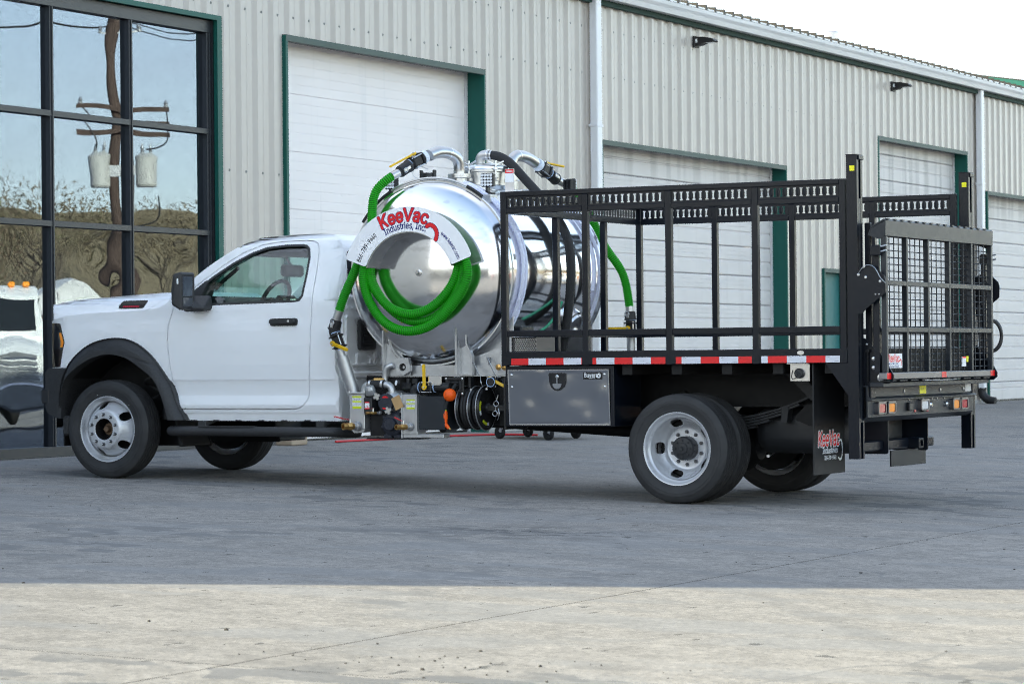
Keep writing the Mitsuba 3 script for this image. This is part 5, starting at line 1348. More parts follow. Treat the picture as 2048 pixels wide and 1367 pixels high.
# dark fold plate behind the mesh, dock lip, light bar
add('fold_plate', [box(XG - 0.16, XG - 0.15, GY0 + 0.05, GY1 - 0.05, 0.89, 1.10), box(XG - 0.17, XG - 0.14, GY0 + 0.04, GY1 - 0.04, 1.10, 1.118)], 'under_black', LG, smooth=False)
add('dock_lip', box(1.50, 1.602, -1.17, 1.192, 0.851, 0.884, 0.004), 'grey_steel', LG)
LBar = new_key('light_bar', LG)
add('plate', extr([(1.36, 0.862), (1.470, 0.862), (1.478, 0.855), (1.478, 0.782), (1.505, 0.764), (1.505, 0.756), (1.482, 0.754), (1.476, 0.75), (1.476, 0.636), (1.42, 0.60), (1.412, 0.605), (1.466, 0.64), (1.466, 0.77), (1.466, 0.852), (1.36, 0.852)], 'y', -1.150, 1.188), 'grey_steel', LBar, smooth=False)


def lamp(y, z, w, h, mat, label=None):
    k = new_key('lamp', LBar)
    x = 1.476
    add('bezel', extr(rrect(y - w / 2, y + w / 2, z - h / 2, z + h / 2, 0.018).difference(rrect(y - w / 2 + 0.016, y + w / 2 - 0.016, z - h / 2 + 0.010, z + h / 2 - 0.016, 0.010)), 'x', x, x + 0.030), 'chrome_dark', k)
    q = rrect(y - w / 2 + 0.0165, y + w / 2 - 0.0165, z - h / 2 + 0.0105, z + h / 2 - 0.0165, 0.010)
    add('lens', [extr(q, 'x', x, x + 0.022), extr(q.buffer(-0.008), 'x', x + 0.02, x + 0.026)], mat, k, label=label)


principled('chrome_dark', (0.25, 0.25, 0.27), 0.2, 0.5, 0.9)
for y, mt in ((-0.925, 'lens_red'), (-0.722, 'amber_lens'), (0.712, 'amber_lens'), (0.902, 'lens_red')):
    lamp(y, 0.700, 0.165, 0.088, mt, {'lens_red': 'red tail lamp lens', 'amber_lens': 'amber turn lamp lens'}[mt])
lamp(-0.005, 0.706, 0.185, 0.084, 'lens_white', 'clear reversing lamp lens')
for y, r in ((0.155, 0.024), (0.525, 0.022)):
    add('chrome_button', lathe([(0, 0.026), (r * 0.6, 0.026), (r, 0.015), (r, 0), (r * 1.1, 0)], (1.476, y, 0.702), (1, 0, 0), 18), 'chrome', LBar)
add('trailer_socket', [box(1.476, 1.50, -0.34, -0.25, 0.665, 0.728, 0.006)], 'print_black', LBar)
add('camera', [box(1.476, 1.50, -0.03, 0.03, 0.652, 0.662, 0.003)], 'print_black', LBar)
for y in (-0.165, 0.11): add('marker', box(1.476, 1.482, y - 0.018, y + 0.018, 0.652, 0.672, 0.003), 'lens_red', LBar)
for y in (-1.02, -0.40, 0.40, 0.94): add('screw', lathe([(0.014, 0), (0.012, 0.006), (0, 0.008)], (1.478, y, 0.81), (1, 0, 0), 10), 'zinc', LBar)
for y in (-0.29, 0.02, 0.22, 0.33, 0.50): add('screw', lathe([(0.009, 0), (0.007, 0.005), (0, 0.006)], (1.476, y, 0.745), (1, 0, 0), 8), 'zinc', LBar)
yl_ = add('yellow_label', box(1.478, 1.479, -0.06, 0.085, 0.788, 0.850), 'decal_yellow', LBar, smooth=False)
add('print', [box(1.479, 1.4796, -0.035 + 0.02 * k, -0.03 + 0.02 * k, 0.815, 0.83) for k in range(4)], 'print_black', yl_, smooth=False)
wl_ = add('white_label', box(1.478, 1.479, 0.99, 1.135, 0.79, 0.848), 'decal_white', LBar, smooth=False)
# hitch: two hanging plates, square tube with receiver, and a rubber flap
HT = new_key('tow_hitch', TR)
for y in (-0.39, 0.48):
    add('hanger_plate', extr(sg.box(1.06, 0.35, 1.352, 0.70).buffer(-0.02).buffer(0.02), 'y', y - 0.014, y), 'black_steel', HT, smooth=False)
add('cross_tube', [box(1.24, 1.315, -0.84, -0.405, 0.378, 0.453, 0.01), box(1.24, 1.315, -0.389, 0.465, 0.378, 0.453, 0.01), box(1.24, 1.315, 0.481, 0.72, 0.378, 0.453, 0.01)], 'black_steel', HT)
rc = to_mf(box(1.18, 1.40, 0.145, 0.245, 0.375, 0.452, 0.006)) - to_mf(box(1.35, 1.45, 0.165, 0.225, 0.391, 0.436))
add('receiver', rc, 'black_steel', HT, smooth=False)
add('flap', [box(1.33, 1.342, -0.31, 0.285, 0.254, 0.372, 0.002)], 'flap_black', HT)
add('spare_wheel', put(lathe(TYRE, (0, 0, 0), (0, 1, 0), 48), 0, 0, 0, -1).apply_transform(trimesh.transformations.rotation_matrix(PI / 2, (1, 0, 0))).apply_translation((1.02, 0.12, 0.75)), 'tyre', TR, smooth=32)


# lettering on the mud flap facing rearwards
def kv_logo(y0, z0, w, x, par, fill='print_red', line='decal_white', hose='decal_white'):
    t = text_poly('KeeVac', 0.1, True, 0.18)
    b = t.bounds
    t = sa.translate(sa.scale(sa.translate(t, -b[0], 0), w / (b[2] - b[0]), 1.25 * w * 1.0 / (b[2] - b[0]), origin=(0, 0)), y0, z0)
    add('lettering', extr(t.buffer(0.006), 'x', x, x + 0.0007), line, par, smooth=False)
    add('lettering', extr(t.buffer(-0.001), 'x', x + 0.0007, x + 0.0013), fill, par, smooth=False)
    h = sg.LineString(dens([(y0 + w * 0.97, z0 + 0.03), (y0 + w * 1.06, z0 + 0.035), (y0 + w * 1.12, z0 - 0.02), (y0 + w * 1.10, z0 - 0.075), (y0 + w * 1.02, z0 - 0.105), (y0 + w * 0.93, z0 - 0.09)], 6)).buffer(0.0075)
    add('hose_mark', extr(h, 'x', x, x + 0.0007), hose, par, smooth=False)


flap = [k for k in scene if k.startswith(TR + '__mud_flap')][0]
kv_logo(-1.115, 0.425, 0.43, 1.0821, flap)
t3 = text_poly('Industries', 0.042, True)
t3 = sa.translate(sa.scale(t3, 0.30 / t3.bounds[2], 1.0, origin=(0, 0)), -1.03, 0.372)
t4 = text_poly('303-789-9440', 0.030, True)
t4 = sa.translate(sa.scale(t4, 0.235 / t4.bounds[2], 1.0, origin=(0, 0)), -0.995, 0.325)
add('lettering', [extr(t3, 'x', 1.0821, 1.0828), extr(t4, 'x', 1.0821, 1.0828)], 'decal_white', flap, smooth=False)
# coiled cable on the far lift post
add('cable_coil', tube([(1.56, 1.40 + 0.03 * math.sin(t * 0.5), 1.22) + np.array([0.075 * math.cos(t), 0.02 * math.cos(t), 0.12 * math.sin(t)]) for t in np.linspace(0, 12.5, 90)], 0.013, 7), 'print_black', LG)
# ------------------------------------------------------------------ polished steel vacuum tank across the truck
def brushed(p, n, uv):
    return 0.065 + 0.07 * fbm(p.x * 3.0, p.y * 3.0, p.z * 3.0) + 0.03 * noise(p.x * 30, p.y * 30, p.z * 30)
def smudge(p, n, uv):
    a = fbm(p.x * 2.2, p.y * 2.2, p.z * 4.0, 4)
    s = fbm(p.x * 9.0, p.y * 3.0, p.z * 14.0)
    return mix(mix((0.86, 0.862, 0.875), (0.66, 0.655, 0.655), smoothstep(0.45, 0.8, a)), (0.55, 0.54, 0.53), smoothstep(0.6, 0.85, s) * 0.5)
principled('tank_polish', (0.84, 0.845, 0.86), proc(lambda p, n, uv: 0.05 + 0.08 * fbm(p.x * 4, p.y * 4, p.z * 4)), 0.5, 1.0)
principled('tank_head', proc(smudge), proc(brushed), 0.5, 1.0)
principled('stainless', proc(lambda p, n, uv: mix((0.50, 0.49, 0.48), (0.66, 0.65, 0.64), fbm(p.x * 18, p.y * 18, p.z * 18))), 0.30, 0.5, 1.0)
principled('cast_alu', proc(lambda p, n, uv: mix((0.46, 0.465, 0.47), (0.62, 0.62, 0.62), fbm(p.x * 14, p.y * 14, p.z * 14))), 0.38, 0.5, 0.85)
principled('weld', (0.40, 0.39, 0.38), 0.42, 0.5, 0.9)
principled('sign_white', (0.90, 0.905, 0.92), 0.3, 0.5)
principled('poly_black', (0.014, 0.0145, 0.016), 0.42, 0.45)
principled('rubber_black', (0.020, 0.020, 0.021), 0.6, 0.35)
principled('valve_yellow', (0.78, 0.47, 0.008), 0.38, 0.5)
principled('gasket_blue', (0.42, 0.58, 0.85), 0.5, 0.4)
principled('clear_hose', (0.70, 0.72, 0.86), 0.25, 0.5)
principled('led_lens', (0.72, 0.74, 0.76), 0.2, 0.5, 0.0, 1.0)
principled('brass', (0.60, 0.36, 0.12), 0.30, 0.5, 0.9)
principled('safety_orange', (0.90, 0.11, 0.005), 0.45, 0.4)
principled('cardboard', (0.48, 0.30, 0.14), 0.8, 0.2)
principled('label_lime', (0.60, 0.68, 0.02), 0.4, 0.4)
principled('pump_navy', (0.020, 0.023, 0.034), 0.42, 0.45)
principled('green_pale', (0.02, 0.28, 0.14), 0.4, 0.4)
vcol('hose_green', 0.5, 0.25)
TX, TZ, TRD = -2.205, 1.746, 0.715
TN, TF = -0.88, 0.72
AX = lambda y: (TX, y, TZ)
TK = new_key('tank', TR)
n_ = 30
prof = [(0.0, -0.205)]
for t in np.linspace(0.06, 1.0, 26):                    # near head: dished with a tighter knuckle at the rim
    r = TRD * t
    h = 0.205 * (1 - t ** 2.0) ** 0.55 if t < 1 else 0.0
    prof.append((r, -h))
head = lathe(prof, AX(TN), (0, 1, 0), 160)
add('head', head, 'tank_head', TK, smooth=60, label='dished front head of the tank reflecting the yard')
head2 = lathe([(r, -h) for r, h in prof[::-1]], AX(TF), (0, 1, 0), 120)
add('head', head2, 'tank_head', TK, smooth=60)
ys = np.linspace(TN + 0.012, TF - 0.012, 60)
sh = lathe([(TRD - 0.004 + 0.0016 * (meshkit.noise(np.array([y * 6.0, 0.3, 1.0]), 2) - 0.5) + (-0.004 if abs(y + 0.32) < 0.008 or abs(y - 0.22) < 0.008 else 0), y - TN) for y in ys], AX(TN), (0, 1, 0), 220)
v = sh.vertices
th = np.arctan2(v[:, 2] - TZ, v[:, 0] - TX)
dr_ = 0.0018 * (meshkit.noise(np.stack([v[:, 1] * 3.2, th * 2.2, th * 0 + 4], -1), 9) - 0.5)
sh.vertices = v + np.stack([np.cos(th) * dr_, th * 0, np.sin(th) * dr_], 1)
add('shell', sh, 'tank_polish', TK, smooth=60)
for y in (TN, TF):
    add('rim_ring', lathe([(TRD - 0.012, -0.012), (TRD + 0.006, -0.012), (TRD + 0.010, -0.006), (TRD + 0.010, 0.006), (TRD + 0.006, 0.012), (TRD - 0.012, 0.012)], AX(y), (0, 1, 0), 160, closed=True), 'tank_polish', TK, smooth=40)
add('centre_bolt', lathe([(0, 0.026), (0.010, 0.026), (0.013, 0.02), (0.013, 0.010), (0.026, 0.008), (0.028, 0.0), (0.028, -0.004)], (TX, -1.085, TZ), (0, -1, 0), 18), 'stainless', TK)
# bright edge strip and black edge guard over the top of the near rim
def rim_arc(a0, a1, r, y, n=40):
    return np.array([(TX + r * math.cos(math.radians(a)), y, TZ + r * math.sin(math.radians(a))) for a in np.linspace(a0, a1, n)])
add('grab_rail', tube(rim_arc(64, 118, TRD + 0.022, TN - 0.006), 0.010, 10), 'stainless', TK)
add('edge_guard', tube(rim_arc(118, 146, TRD + 0.020, TN - 0.004, 20), 0.014, 10), 'rubber_black', TK)
add('edge_guard', tube(rim_arc(52, 64, TRD + 0.022, TN - 0.006, 12), 0.012, 10), 'rubber_black', TK)
# ---- hose hanger: half round tray standing off the head, with the arched sign in front
HX, HZ, RI, RO, SY = -2.205, 1.660, 0.397, 0.588, -1.250
HH = new_key('hose_hanger', TR)


def annulus(r0, r1, a0, a1, n=60):
    return sg.Polygon(arc((HX, HZ), r1, a0, a1, n) + arc((HX, HZ), r0, a1, a0, n))


tray = extr(annulus(RI - 0.006, RI - 0.001, 19, 161), 'y', SY + 0.004, -0.96)
add('tray', tray, 'stainless', HH, smooth=30)
wl = tube([(HX + (RI + 0.004) * math.cos(a), -1.02 + 0.02 * math.sin(a * 3), HZ + (RI + 0.004) * math.sin(a)) for a in np.radians(np.linspace(20, 160, 60))], 0.007, 6)
add('weld_bead', wl, 'weld', HH)
# back half of the tray: a second plate nearer the head
add('back_plate', extr(annulus(RI + 0.002, RO - 0.02, 17, 163), 'y', -1.075, -1.071), 'cast_alu', HH, smooth=30)
SGN = add('sign_board', extr(annulus(RI, RO, 19.6, 160.4).buffer(-0.022).buffer(0.022), 'y', SY - 0.004, SY), 'sign_white', HH, smooth=False, label='white arched sign board with red lettering')


def bend(g, r, a_mid, y0, y1):
    """2-D lettering (x along the arc, y outwards from radius r) bent about the hanger's centre; a_mid in degrees"""
    g = shapely.segmentize(g, 0.006)
    def f(xy):
        a = math.radians(a_mid) - xy[:, 0] / r
        rr = r + xy[:, 1]
        return np.stack([HX + rr * np.cos(a), HZ + rr * np.sin(a)], 1)
    return extr(shapely.transform(g, f).buffer(0), 'y', y0, y1)


def fit(s, h, w, bold=True, slant=0.0):
    g = text_poly(s, h, bold, slant)
    b = g.bounds
    g = sa.translate(g, -b[0], 0)
    return sa.translate(sa.scale(g, w / (b[2] - b[0]), 1.0, origin=(0, 0)), -w / 2, 0)


kv = fit('KeeVac', 0.100, 0.405, True, 0.06)
RM = 0.455
y_a = SY - 0.0042
add('lettering', bend(kv.buffer(0.0040), RM + 0.020, 94.0, y_a - 0.0008, y_a), 'print_navy', SGN, smooth=False)
add('lettering', bend(kv.buffer(0.0008), RM + 0.020, 94.0, y_a - 0.0018, y_a - 0.0009), 'print_red', SGN, smooth=False)
add('lettering', bend(fit('Industries, Inc.', 0.050, 0.360, False).buffer(0.0012), RI + 0.022, 93.0, y_a - 0.0008, y_a), 'print_navy', SGN, smooth=False)
add('lettering', bend(fit('866-789-9440', 0.036, 0.250, True), RI + 0.058, 142.5, y_a - 0.0008, y_a), 'print_black', SGN, smooth=False)
add('lettering', bend(fit('www.keevac.com', 0.030, 0.245, True), RI + 0.068, 37.0, y_a - 0.0008, y_a), 'print_navy', SGN, smooth=False)


def on_sign(pts):
    return [(HX + x, HZ + z) for x, z in pts]


hl = sg.LineString(dens(on_sign([(0.170, 0.432), (0.192, 0.442), (0.222, 0.432), (0.246, 0.405), (0.255, 0.370), (0.246, 0.330)]), 8))
add('hose_mark', extr(hl.buffer(0.0185), 'y', y_a - 0.0008, y_a), 'print_navy', SGN, smooth=False)
hm_ = extr(hl.buffer(0.0155), 'y', y_a - 0.0018, y_a - 0.0009)
add('hose_mark', hm_, 'print_red', SGN, smooth=False)
add('spray_mark', [extr(sg.LineString(on_sign([(0.243, 0.318), (0.243 + d, 0.285)])).buffer(0.0008), 'y', y_a - 0.0007, y_a) for d in (-0.03, -0.012, 0.004)], 'vent_grey', SGN, smooth=False)
# ---- cradle and cross beam in bare plate
CR = new_key('tank_cradle', TR)
ang = lambda x: TZ - math.sqrt(max(TRD ** 2 - (x - TX) ** 2, 0)) 


def saddle(x0, x1, y0, y1, ztop):
    xs = np.linspace(x0, x1, 14)
    top = [(x, min(ztop, ang(x) + 0.0)) for x in xs]
    return extr(sg.Polygon([(x0, 0.95)] + top + [(x1, 0.95)]), 'y', y0, y1)


add('cross_beam', [box(-2.56, -1.42, -0.93, -0.915, 0.952, 1.03), box(-2.585, -1.40, -0.95, -0.60, 0.943, 0.951)], 'cast_alu', CR, smooth=False)
add('saddle_plate', saddle(-2.50, -1.55, -0.78, -0.766, 1.40), 'cast_alu', CR, smooth=False)
add('saddle_plate', saddle(-2.50, -1.55, 0.55, 0.564, 1.40), 'cast_alu', CR, smooth=False)
add('left_leg', [box(-2.585, -2.575, -1.0, -0.80, 0.952, 1.305), box(-2.574, -2.36, -0.962, -0.95, 0.952, 1.09), extr([(-2.574, 1.09), (-2.574, 1.30), (-2.42, 1.092)], 'y', -0.955, -0.945)], 'cast_alu', CR, smooth=False)
add('weld_bead', tube(spline([(-2.55, -0.965, 1.30), (-2.535, -0.975, 1.22), (-2.48, -0.98, 1.12), (-2.42, -0.975, 1.075)], 40) + 0.002 * np.sin(np.arange(40)[:, None] * 2.1), 0.010, 6), 'weld', CR)
blk_ = to_mf(extr(sg.Polygon([(-2.455, 0.965), (-2.455, 1.085), (-2.36, 1.085), (-2.345, 1.02), (-2.345, 0.99), (-2.40, 0.96)]).buffer(0.006), 'y', -1.0, -0.964)) - to_mf(cyl((-2.405, -1.1, 1.018), (-2.405, -0.98, 1.018), 0.030, 24))
LB_ = add('lifting_lug', blk_, 'cast_alu', CR, smooth=30)
add('hole', lathe([(0.012, 0), (0.029, 0), (0.029, 0.012), (0, 0.013)], (-2.405, -0.985, 1.018), (0, 1, 0), 24), 'under_black', LB_)
leg = sg.Polygon([(-1.925, 0.952), (-1.925, 1.30)] + arc((-1.885, 1.30), 0.040, 180, 0, 14) + [(-1.845, 1.20), (-1.80, 1.10), (-1.80, 0.952)])
add('right_leg', [extr(sg.Polygon([(-1.93, 0.952), (-1.93, 1.30), (-1.922, 1.335), (-1.914, 1.30), (-1.914, 0.952)]), 'y', -1.02, -0.86), extr(leg.difference(leg.buffer(-0.014)), 'y', -0.985, -0.955), extr(leg, 'y', -0.954, -0.945), extr([(-1.91, 0.953), (-1.40, 0.953), (-1.40, 1.155), (-1.62, 1.155), (-1.80, 1.10), (-1.91, 1.10)], 'y', -0.90, -0.888)], 'cast_alu', CR, smooth=False)
for x in (-1.84, -1.70):
    add('gusset', extr([(x, 1.09), (x + 0.125, 0.953), (x, 0.953)], 'x', 0, 0.006) if False else bar((x, -0.93, 1.09), (x + 0.135, -1.05, 0.952), 0.006, 0.012), 'cast_alu', CR, smooth=False)
add('weld_bead', [tube(np.stack([np.full(24, x) + 0.003 * np.sin(np.arange(24) * 2.3), np.full(24, -0.905), np.linspace(0.96, 1.09, 24)], 1), 0.009, 6) for x in (-1.83, -1.69)], 'weld', CR)
add('junction_box', box(-1.545, -1.475, -0.80, -0.55, 1.155, 1.29, 0.006), 'sign_white', TR)
add('cabinet_black', [box(-1.75, -1.56, -0.62, -0.40, 1.156, 1.33, 0.01)], 'poly_black', TR)
# ------------------------------------------------------------------ helper parts for the plumbing
LETTER = {}


def valve(parent, c, d, size=0.11, up=(0, 0, 1), hdir=None, hlen=0.19, hoff=None):
    """black poly ball valve: square body between bolted flanges, yellow lever"""
    c, d = np.asarray(c, float), np.asarray(d, float) / np.linalg.norm(d)
    F = frame(d, up)
    k = new_key('valve', parent)
    s = size
    ms = [obox(c, (s * 0.72, s * 0.62, s * 0.62), F, s * 0.08), cyl(c - d * s * 0.62, c + d * s * 0.62, s * 0.26, 18)]
    for e in (-1, 1):
        ms.append(obox(c + d * e * s * 0.40, (s * 0.13, s * 0.86, s * 0.86), F, s * 0.10))
        ms.append(cyl(c + d * e * s * 0.47, c + d * e * s * 0.60, s * 0.36, 18))
    add('body', ms, 'poly_black', k, smooth=30)
    bl = []
    for a in (-1, 1):
        for b in (-1, 1):
            o = F[:, 1] * a * s * 0.35 + F[:, 2] * b * s * 0.35
            bl.append(cyl(c + o - d * s * 0.5, c + o + d * s * 0.5, s * 0.045, 8))
    for b_ in bl: add('tie_bolt', b_, 'zinc', k)
    add('ring', [lathe([(s * 0.33, 0), (s * 0.375, 0), (s * 0.375, s * 0.05), (s * 0.33, s * 0.05)], c + d * e, d, 20, closed=True) for e in (s * 0.605, -s * 0.655)], 'gasket_blue', k)
    if hdir is not None:
        h = np.asarray(hdir, float); h /= np.linalg.norm(h)
        u = F[:, 2] if hoff is None else np.asarray(hoff, float) / np.linalg.norm(hoff)
        p0 = c + u * s * 0.52
        W = frame(h, u)
        pl = sg.LineString([(0, 0), (hlen * 0.35, 0), (hlen, 0)]).buffer(s * 0.11).union(sg.Point(0, 0).buffer(s * 0.19))
        m = extr(pl, 'z', -0.006, 0.006)
        M = np.eye(4); M[:3, 0], M[:3, 1], M[:3, 2] = W[:, 0], W[:, 1], W[:, 2]; M[:3, 3] = p0
        m.apply_transform(M)
        hk_ = add('lever', [m, cyl(p0 - u * s * 0.1, p0 + u * 0.004, s * 0.10, 14)], 'valve_yellow', k, smooth=False)
        add('lever_nut', cyl(p0 + u * 0.005, p0 + u * 0.014, s * 0.075, 6), 'zinc', hk_, smooth=False)
    return k


def camlock(parent, a, b, r):
    """cam lock coupling from a to b with its two ears and pull rings"""
    a, b = np.asarray(a, float), np.asarray(b, float)
    d = (b - a) / np.linalg.norm(b - a); L = np.linalg.norm(b - a)
    k = new_key('cam_coupling', parent)
    add('body', lathe([(0, 0), (r * 0.86, 0), (r * 0.86, L * 0.1), (r, L * 0.12), (r, L * 0.8), (r * 1.08, L * 0.84), (r * 1.08, L), (0, L)], a, d, 24), 'poly_black', k)
    F = frame(d)
    for e in (-1, 1):
        o = a + d * L * 0.5 + F[:, 1] * e * r * 1.05
        add('cam_arm', [obox(o, (L * 0.55, r * 0.22, r * 0.5), F, r * 0.06)], 'stainless', k)
        rr = [o + d * (-L * 0.2) + F[:, 1] * e * r * 0.16 + 0.018 * (math.cos(t) * d + math.sin(t) * F[:, 2]) for t in np.linspace(0, 2 * PI, 19)]
        add('pull_ring', tube(rr, 0.0028, 6, caps=False), 'zinc', k)
    return k


def bend_pipe(parent, pts, r, mat='stainless', bands=(), name='pipe', n=40):
    p = spline(pts, n)
    k = add(name, tube(p, r, 22), mat, parent, smooth=50)
    for f in bands:
        i = int(f * (n - 1)); d = p[min(i + 1, n - 1)] - p[max(i - 1, 0)]
        d /= np.linalg.norm(d)
        add('weld_ring', lathe([(r * 0.9, -0.006), (r * 1.045, -0.005), (r * 1.06, 0), (r * 1.045, 0.005), (r * 0.9, 0.006)], p[i], d, 24, closed=True), 'steel_edge', k)
    return p


def hose(name, parent, pts, r, n=60, **kw):
    p = spline(pts, n)
    m, g = hose_ribbed(p, r, 0.0165, 0.0058, 14)
    col = np.array([[0.014, 0.40, 0.004]]) * (1 - g[:, None]) + np.array([[0.001, 0.045, 0.003]]) * g[:, None]
    return add(name, m, 'hose_green', parent, smooth=True, color=col, **kw)


# ------------------------------------------------------------------ top of the tank
PL = new_key('pipework', TR)
# near riser: flange, stub, long double elbow, valve
NX, NYY = -2.265, -0.30
add('flange', [lathe([(0, 0), (0.060, 0), (0.060, 0.07), (0.092, 0.075), (0.092, 0.09), (0.094, 0.091), (0.094, 0.106), (0.06, 0.108), (0, 0.108)], (NX, NYY, 2.44), (0, 0, 1), 32)], 'stainless', PL)
bend_pipe(PL, [(NX, NYY, 2.54), (NX, NYY, 2.58), (NX + 0.0, -0.325, 2.655), (-2.288, -0.385, 2.700), (-2.317, -0.45, 2.714), (-2.346, -0.525, 2.708), (-2.372, -0.60, 2.682)], 0.046, bands=(0.52,))
dv = np.array([-2.437 + 2.404, -0.07, -0.036]); dv /= np.linalg.norm(dv)
vc = np.array([-2.425, -0.715, 2.634])
add('collar', cyl(vc - dv * 0.10, vc - dv * 0.066, 0.050, 20), 'gasket_pale', PL)
principled('gasket_pale', (0.66, 0.72, 0.80), 0.5, 0.4)
valve(PL, vc, dv, 0.118, hdir=dv + np.array([-0.25, 0.0, -0.12]), hlen=0.22)
# far riser, the mirror image with its own valve
add('flange', [lathe([(0, 0), (0.060, 0), (0.060, 0.07), (0.092, 0.075), (0.092, 0.106), (0.06, 0.108), (0, 0.108)], (-2.122, 0.30, 2.445), (0, 0, 1), 32)], 'stainless', PL)
bend_pipe(PL, [(-2.122, 0.30, 2.54), (-2.122, 0.305, 2.62), (-2.118, 0.345, 2.700), (-2.110, 0.42, 2.727), (-2.099, 0.50, 2.725), (-2.088, 0.58, 2.708), (-2.080, 0.66, 2.682)], 0.046, bands=(0.5,))
dv2 = np.array([0.028, 0.16, -0.072]); dv2 /= np.linalg.norm(dv2)
vc2 = np.array([-2.060, 0.785, 2.632])
add('collar', cyl(vc2 - dv2 * 0.105, vc2 - dv2 * 0.066, 0.050, 20), 'gasket_pale', PL)
valve(PL, vc2, dv2, 0.118, hdir=np.array([0.35, 0.55, -0.10]), hlen=0.17)
# manway
MW = new_key('manway', TR)
mx = -2.19
add('neck', lathe([(0, 0), (0.215, 0), (0.20, 0.03), (0.175, 0.04), (0.175, 0.14), (0.20, 0.145), (0.20, 0.16), (0, 0.16)], (mx, 0, 2.425), (0, 0, 1), 40), 'stainless', MW)
add('lid', lathe([(0, 0), (0.205, 0), (0.208, 0.006), (0.205, 0.022), (0.19, 0.03), (0.10, 0.048), (0.075, 0.055), (0, 0.055)], (mx, 0, 2.586), (0, 0, 1), 48), 'steel_edge', MW)
for k in range(6):
    a = 2 * PI * k / 6 + 0.35
    cx, cy = mx + 0.215 * math.cos(a), 0.215 * math.sin(a)
    t = np.array([-math.sin(a), math.cos(a), 0])
    c0 = np.array([cx, cy, 2.60])
    WK = new_key('lid_clamp', MW)
    add('bolt', [cyl((cx, cy, 2.50), (cx, cy, 2.655), 0.009, 8), obox((cx, cy, 2.59), (0.03, 0.03, 0.025), frame(t), 0.004)], 'zinc', WK)
    add('wing_nut', [bar(c0 + [0, 0, 0.02], c0 + t * 0.07 + [0, 0, 0.05], 0.016, 0.012, 0.003), bar(c0 + [0, 0, 0.02], c0 - t * 0.07 + [0, 0, 0.05], 0.016, 0.012, 0.003)], 'zinc', WK)
    add('clamp_ear', [box(cx - 0.022, cx + 0.022, cy - 0.022, cy + 0.022, 2.49, 2.52, 0.004)], 'stainless', WK)
DL = add('danger_label', box(-1.915, -1.840, -0.186, -0.1845, 2.475, 2.575), 'decal_white', MW, smooth=False)
add('print', [box(-1.915, -1.840, -0.1868, -0.1861, 2.545, 2.575)], 'print_red', DL, smooth=False)
dt = fit('DANGER', 0.014, 0.056, True)
add('lettering', extr(sa.translate(dt, -1.877, 2.553), 'y', -0.1874, -0.1869), 'decal_white', DL, smooth=False)
add('bracket', [box(-1.917, -1.838, -0.184, -0.178, 2.38, 2.58)], 'stainless', MW, smooth=False)
# black vacuum hose from the manway elbow over the shoulder of the tank down the rear
bend_pipe(PL, [(-2.238, 0.0, 2.63), (-2.238, 0.0, 2.665), (-2.228, 0, 2.695), (-2.200, 0, 2.711), (-2.150, 0, 2.711)], 0.040, 'cast_alu', (0.9,))
VH = add('vacuum_hose', tube(spline([(-2.165, 0, 2.711), (-2.126, 0, 2.708), (-2.064, 0, 2.694), (-1.991, 0, 2.657), (-1.923, 0, 2.598), (-1.844, 0, 2.515), (-1.745, 0, 2.415), (-1.63, 0, 2.29), (-1.530, 0, 2.155), (-1.462, 0, 2.022), (-1.436, 0, 1.862), (-1.436, 0, 1.676), (-1.46, 0.0, 1.445), (-1.49, 0.0, 1.261), (-1.53, 0.0, 1.09)], 90), 0.0365, 18), 'rubber_black', TR, smooth=50)
add('hose_clamp', lathe([(0.037, -0.008), (0.0395, -0.008), (0.0395, 0.008), (0.037, 0.008)], (-2.135, 0, 2.709), (1, 0, -0.08), 24, closed=True), 'zinc', VH)
# clear sight hoses against the shell
for y, aa in ((-0.70, (75, -42)), (-0.745, (70, -30)), (0.60, (70, -38)), (0.50, (62, -10))):
    add('sight_hose', tube([(TX + (TRD + 0.017) * math.cos(math.radians(a)), y + 0.012 * math.sin(a * 0.09), TZ + (TRD + 0.017) * math.sin(math.radians(a))) for a in np.linspace(aa[0], aa[1], 60)], 0.0155, 12), 'clear_hose', TR, smooth=50)
add('drain_hose', tube(spline([(-1.49, -0.05, 1.52), (-1.52, -0.25, 1.33), (-1.62, -0.45, 1.24), (-1.75, -0.55, 1.20)], 20), 0.011, 8), 'green_pale', TR)
# round rear cleanout on the shell
add('sight_port', [lathe([(0.085, 0), (0.125, 0), (0.125, 0.05), (0.105, 0.055), (0.10, 0.075), (0.085, 0.075)], (TX + 0.60, 0.28, TZ - 0.38), (0.83, 0, -0.55), 36, closed=True), lathe([(0, 0.06), (0.09, 0.06)], (TX + 0.60, 0.28, TZ - 0.38), (0.83, 0, -0.55), 36)], 'steel_edge', TK)


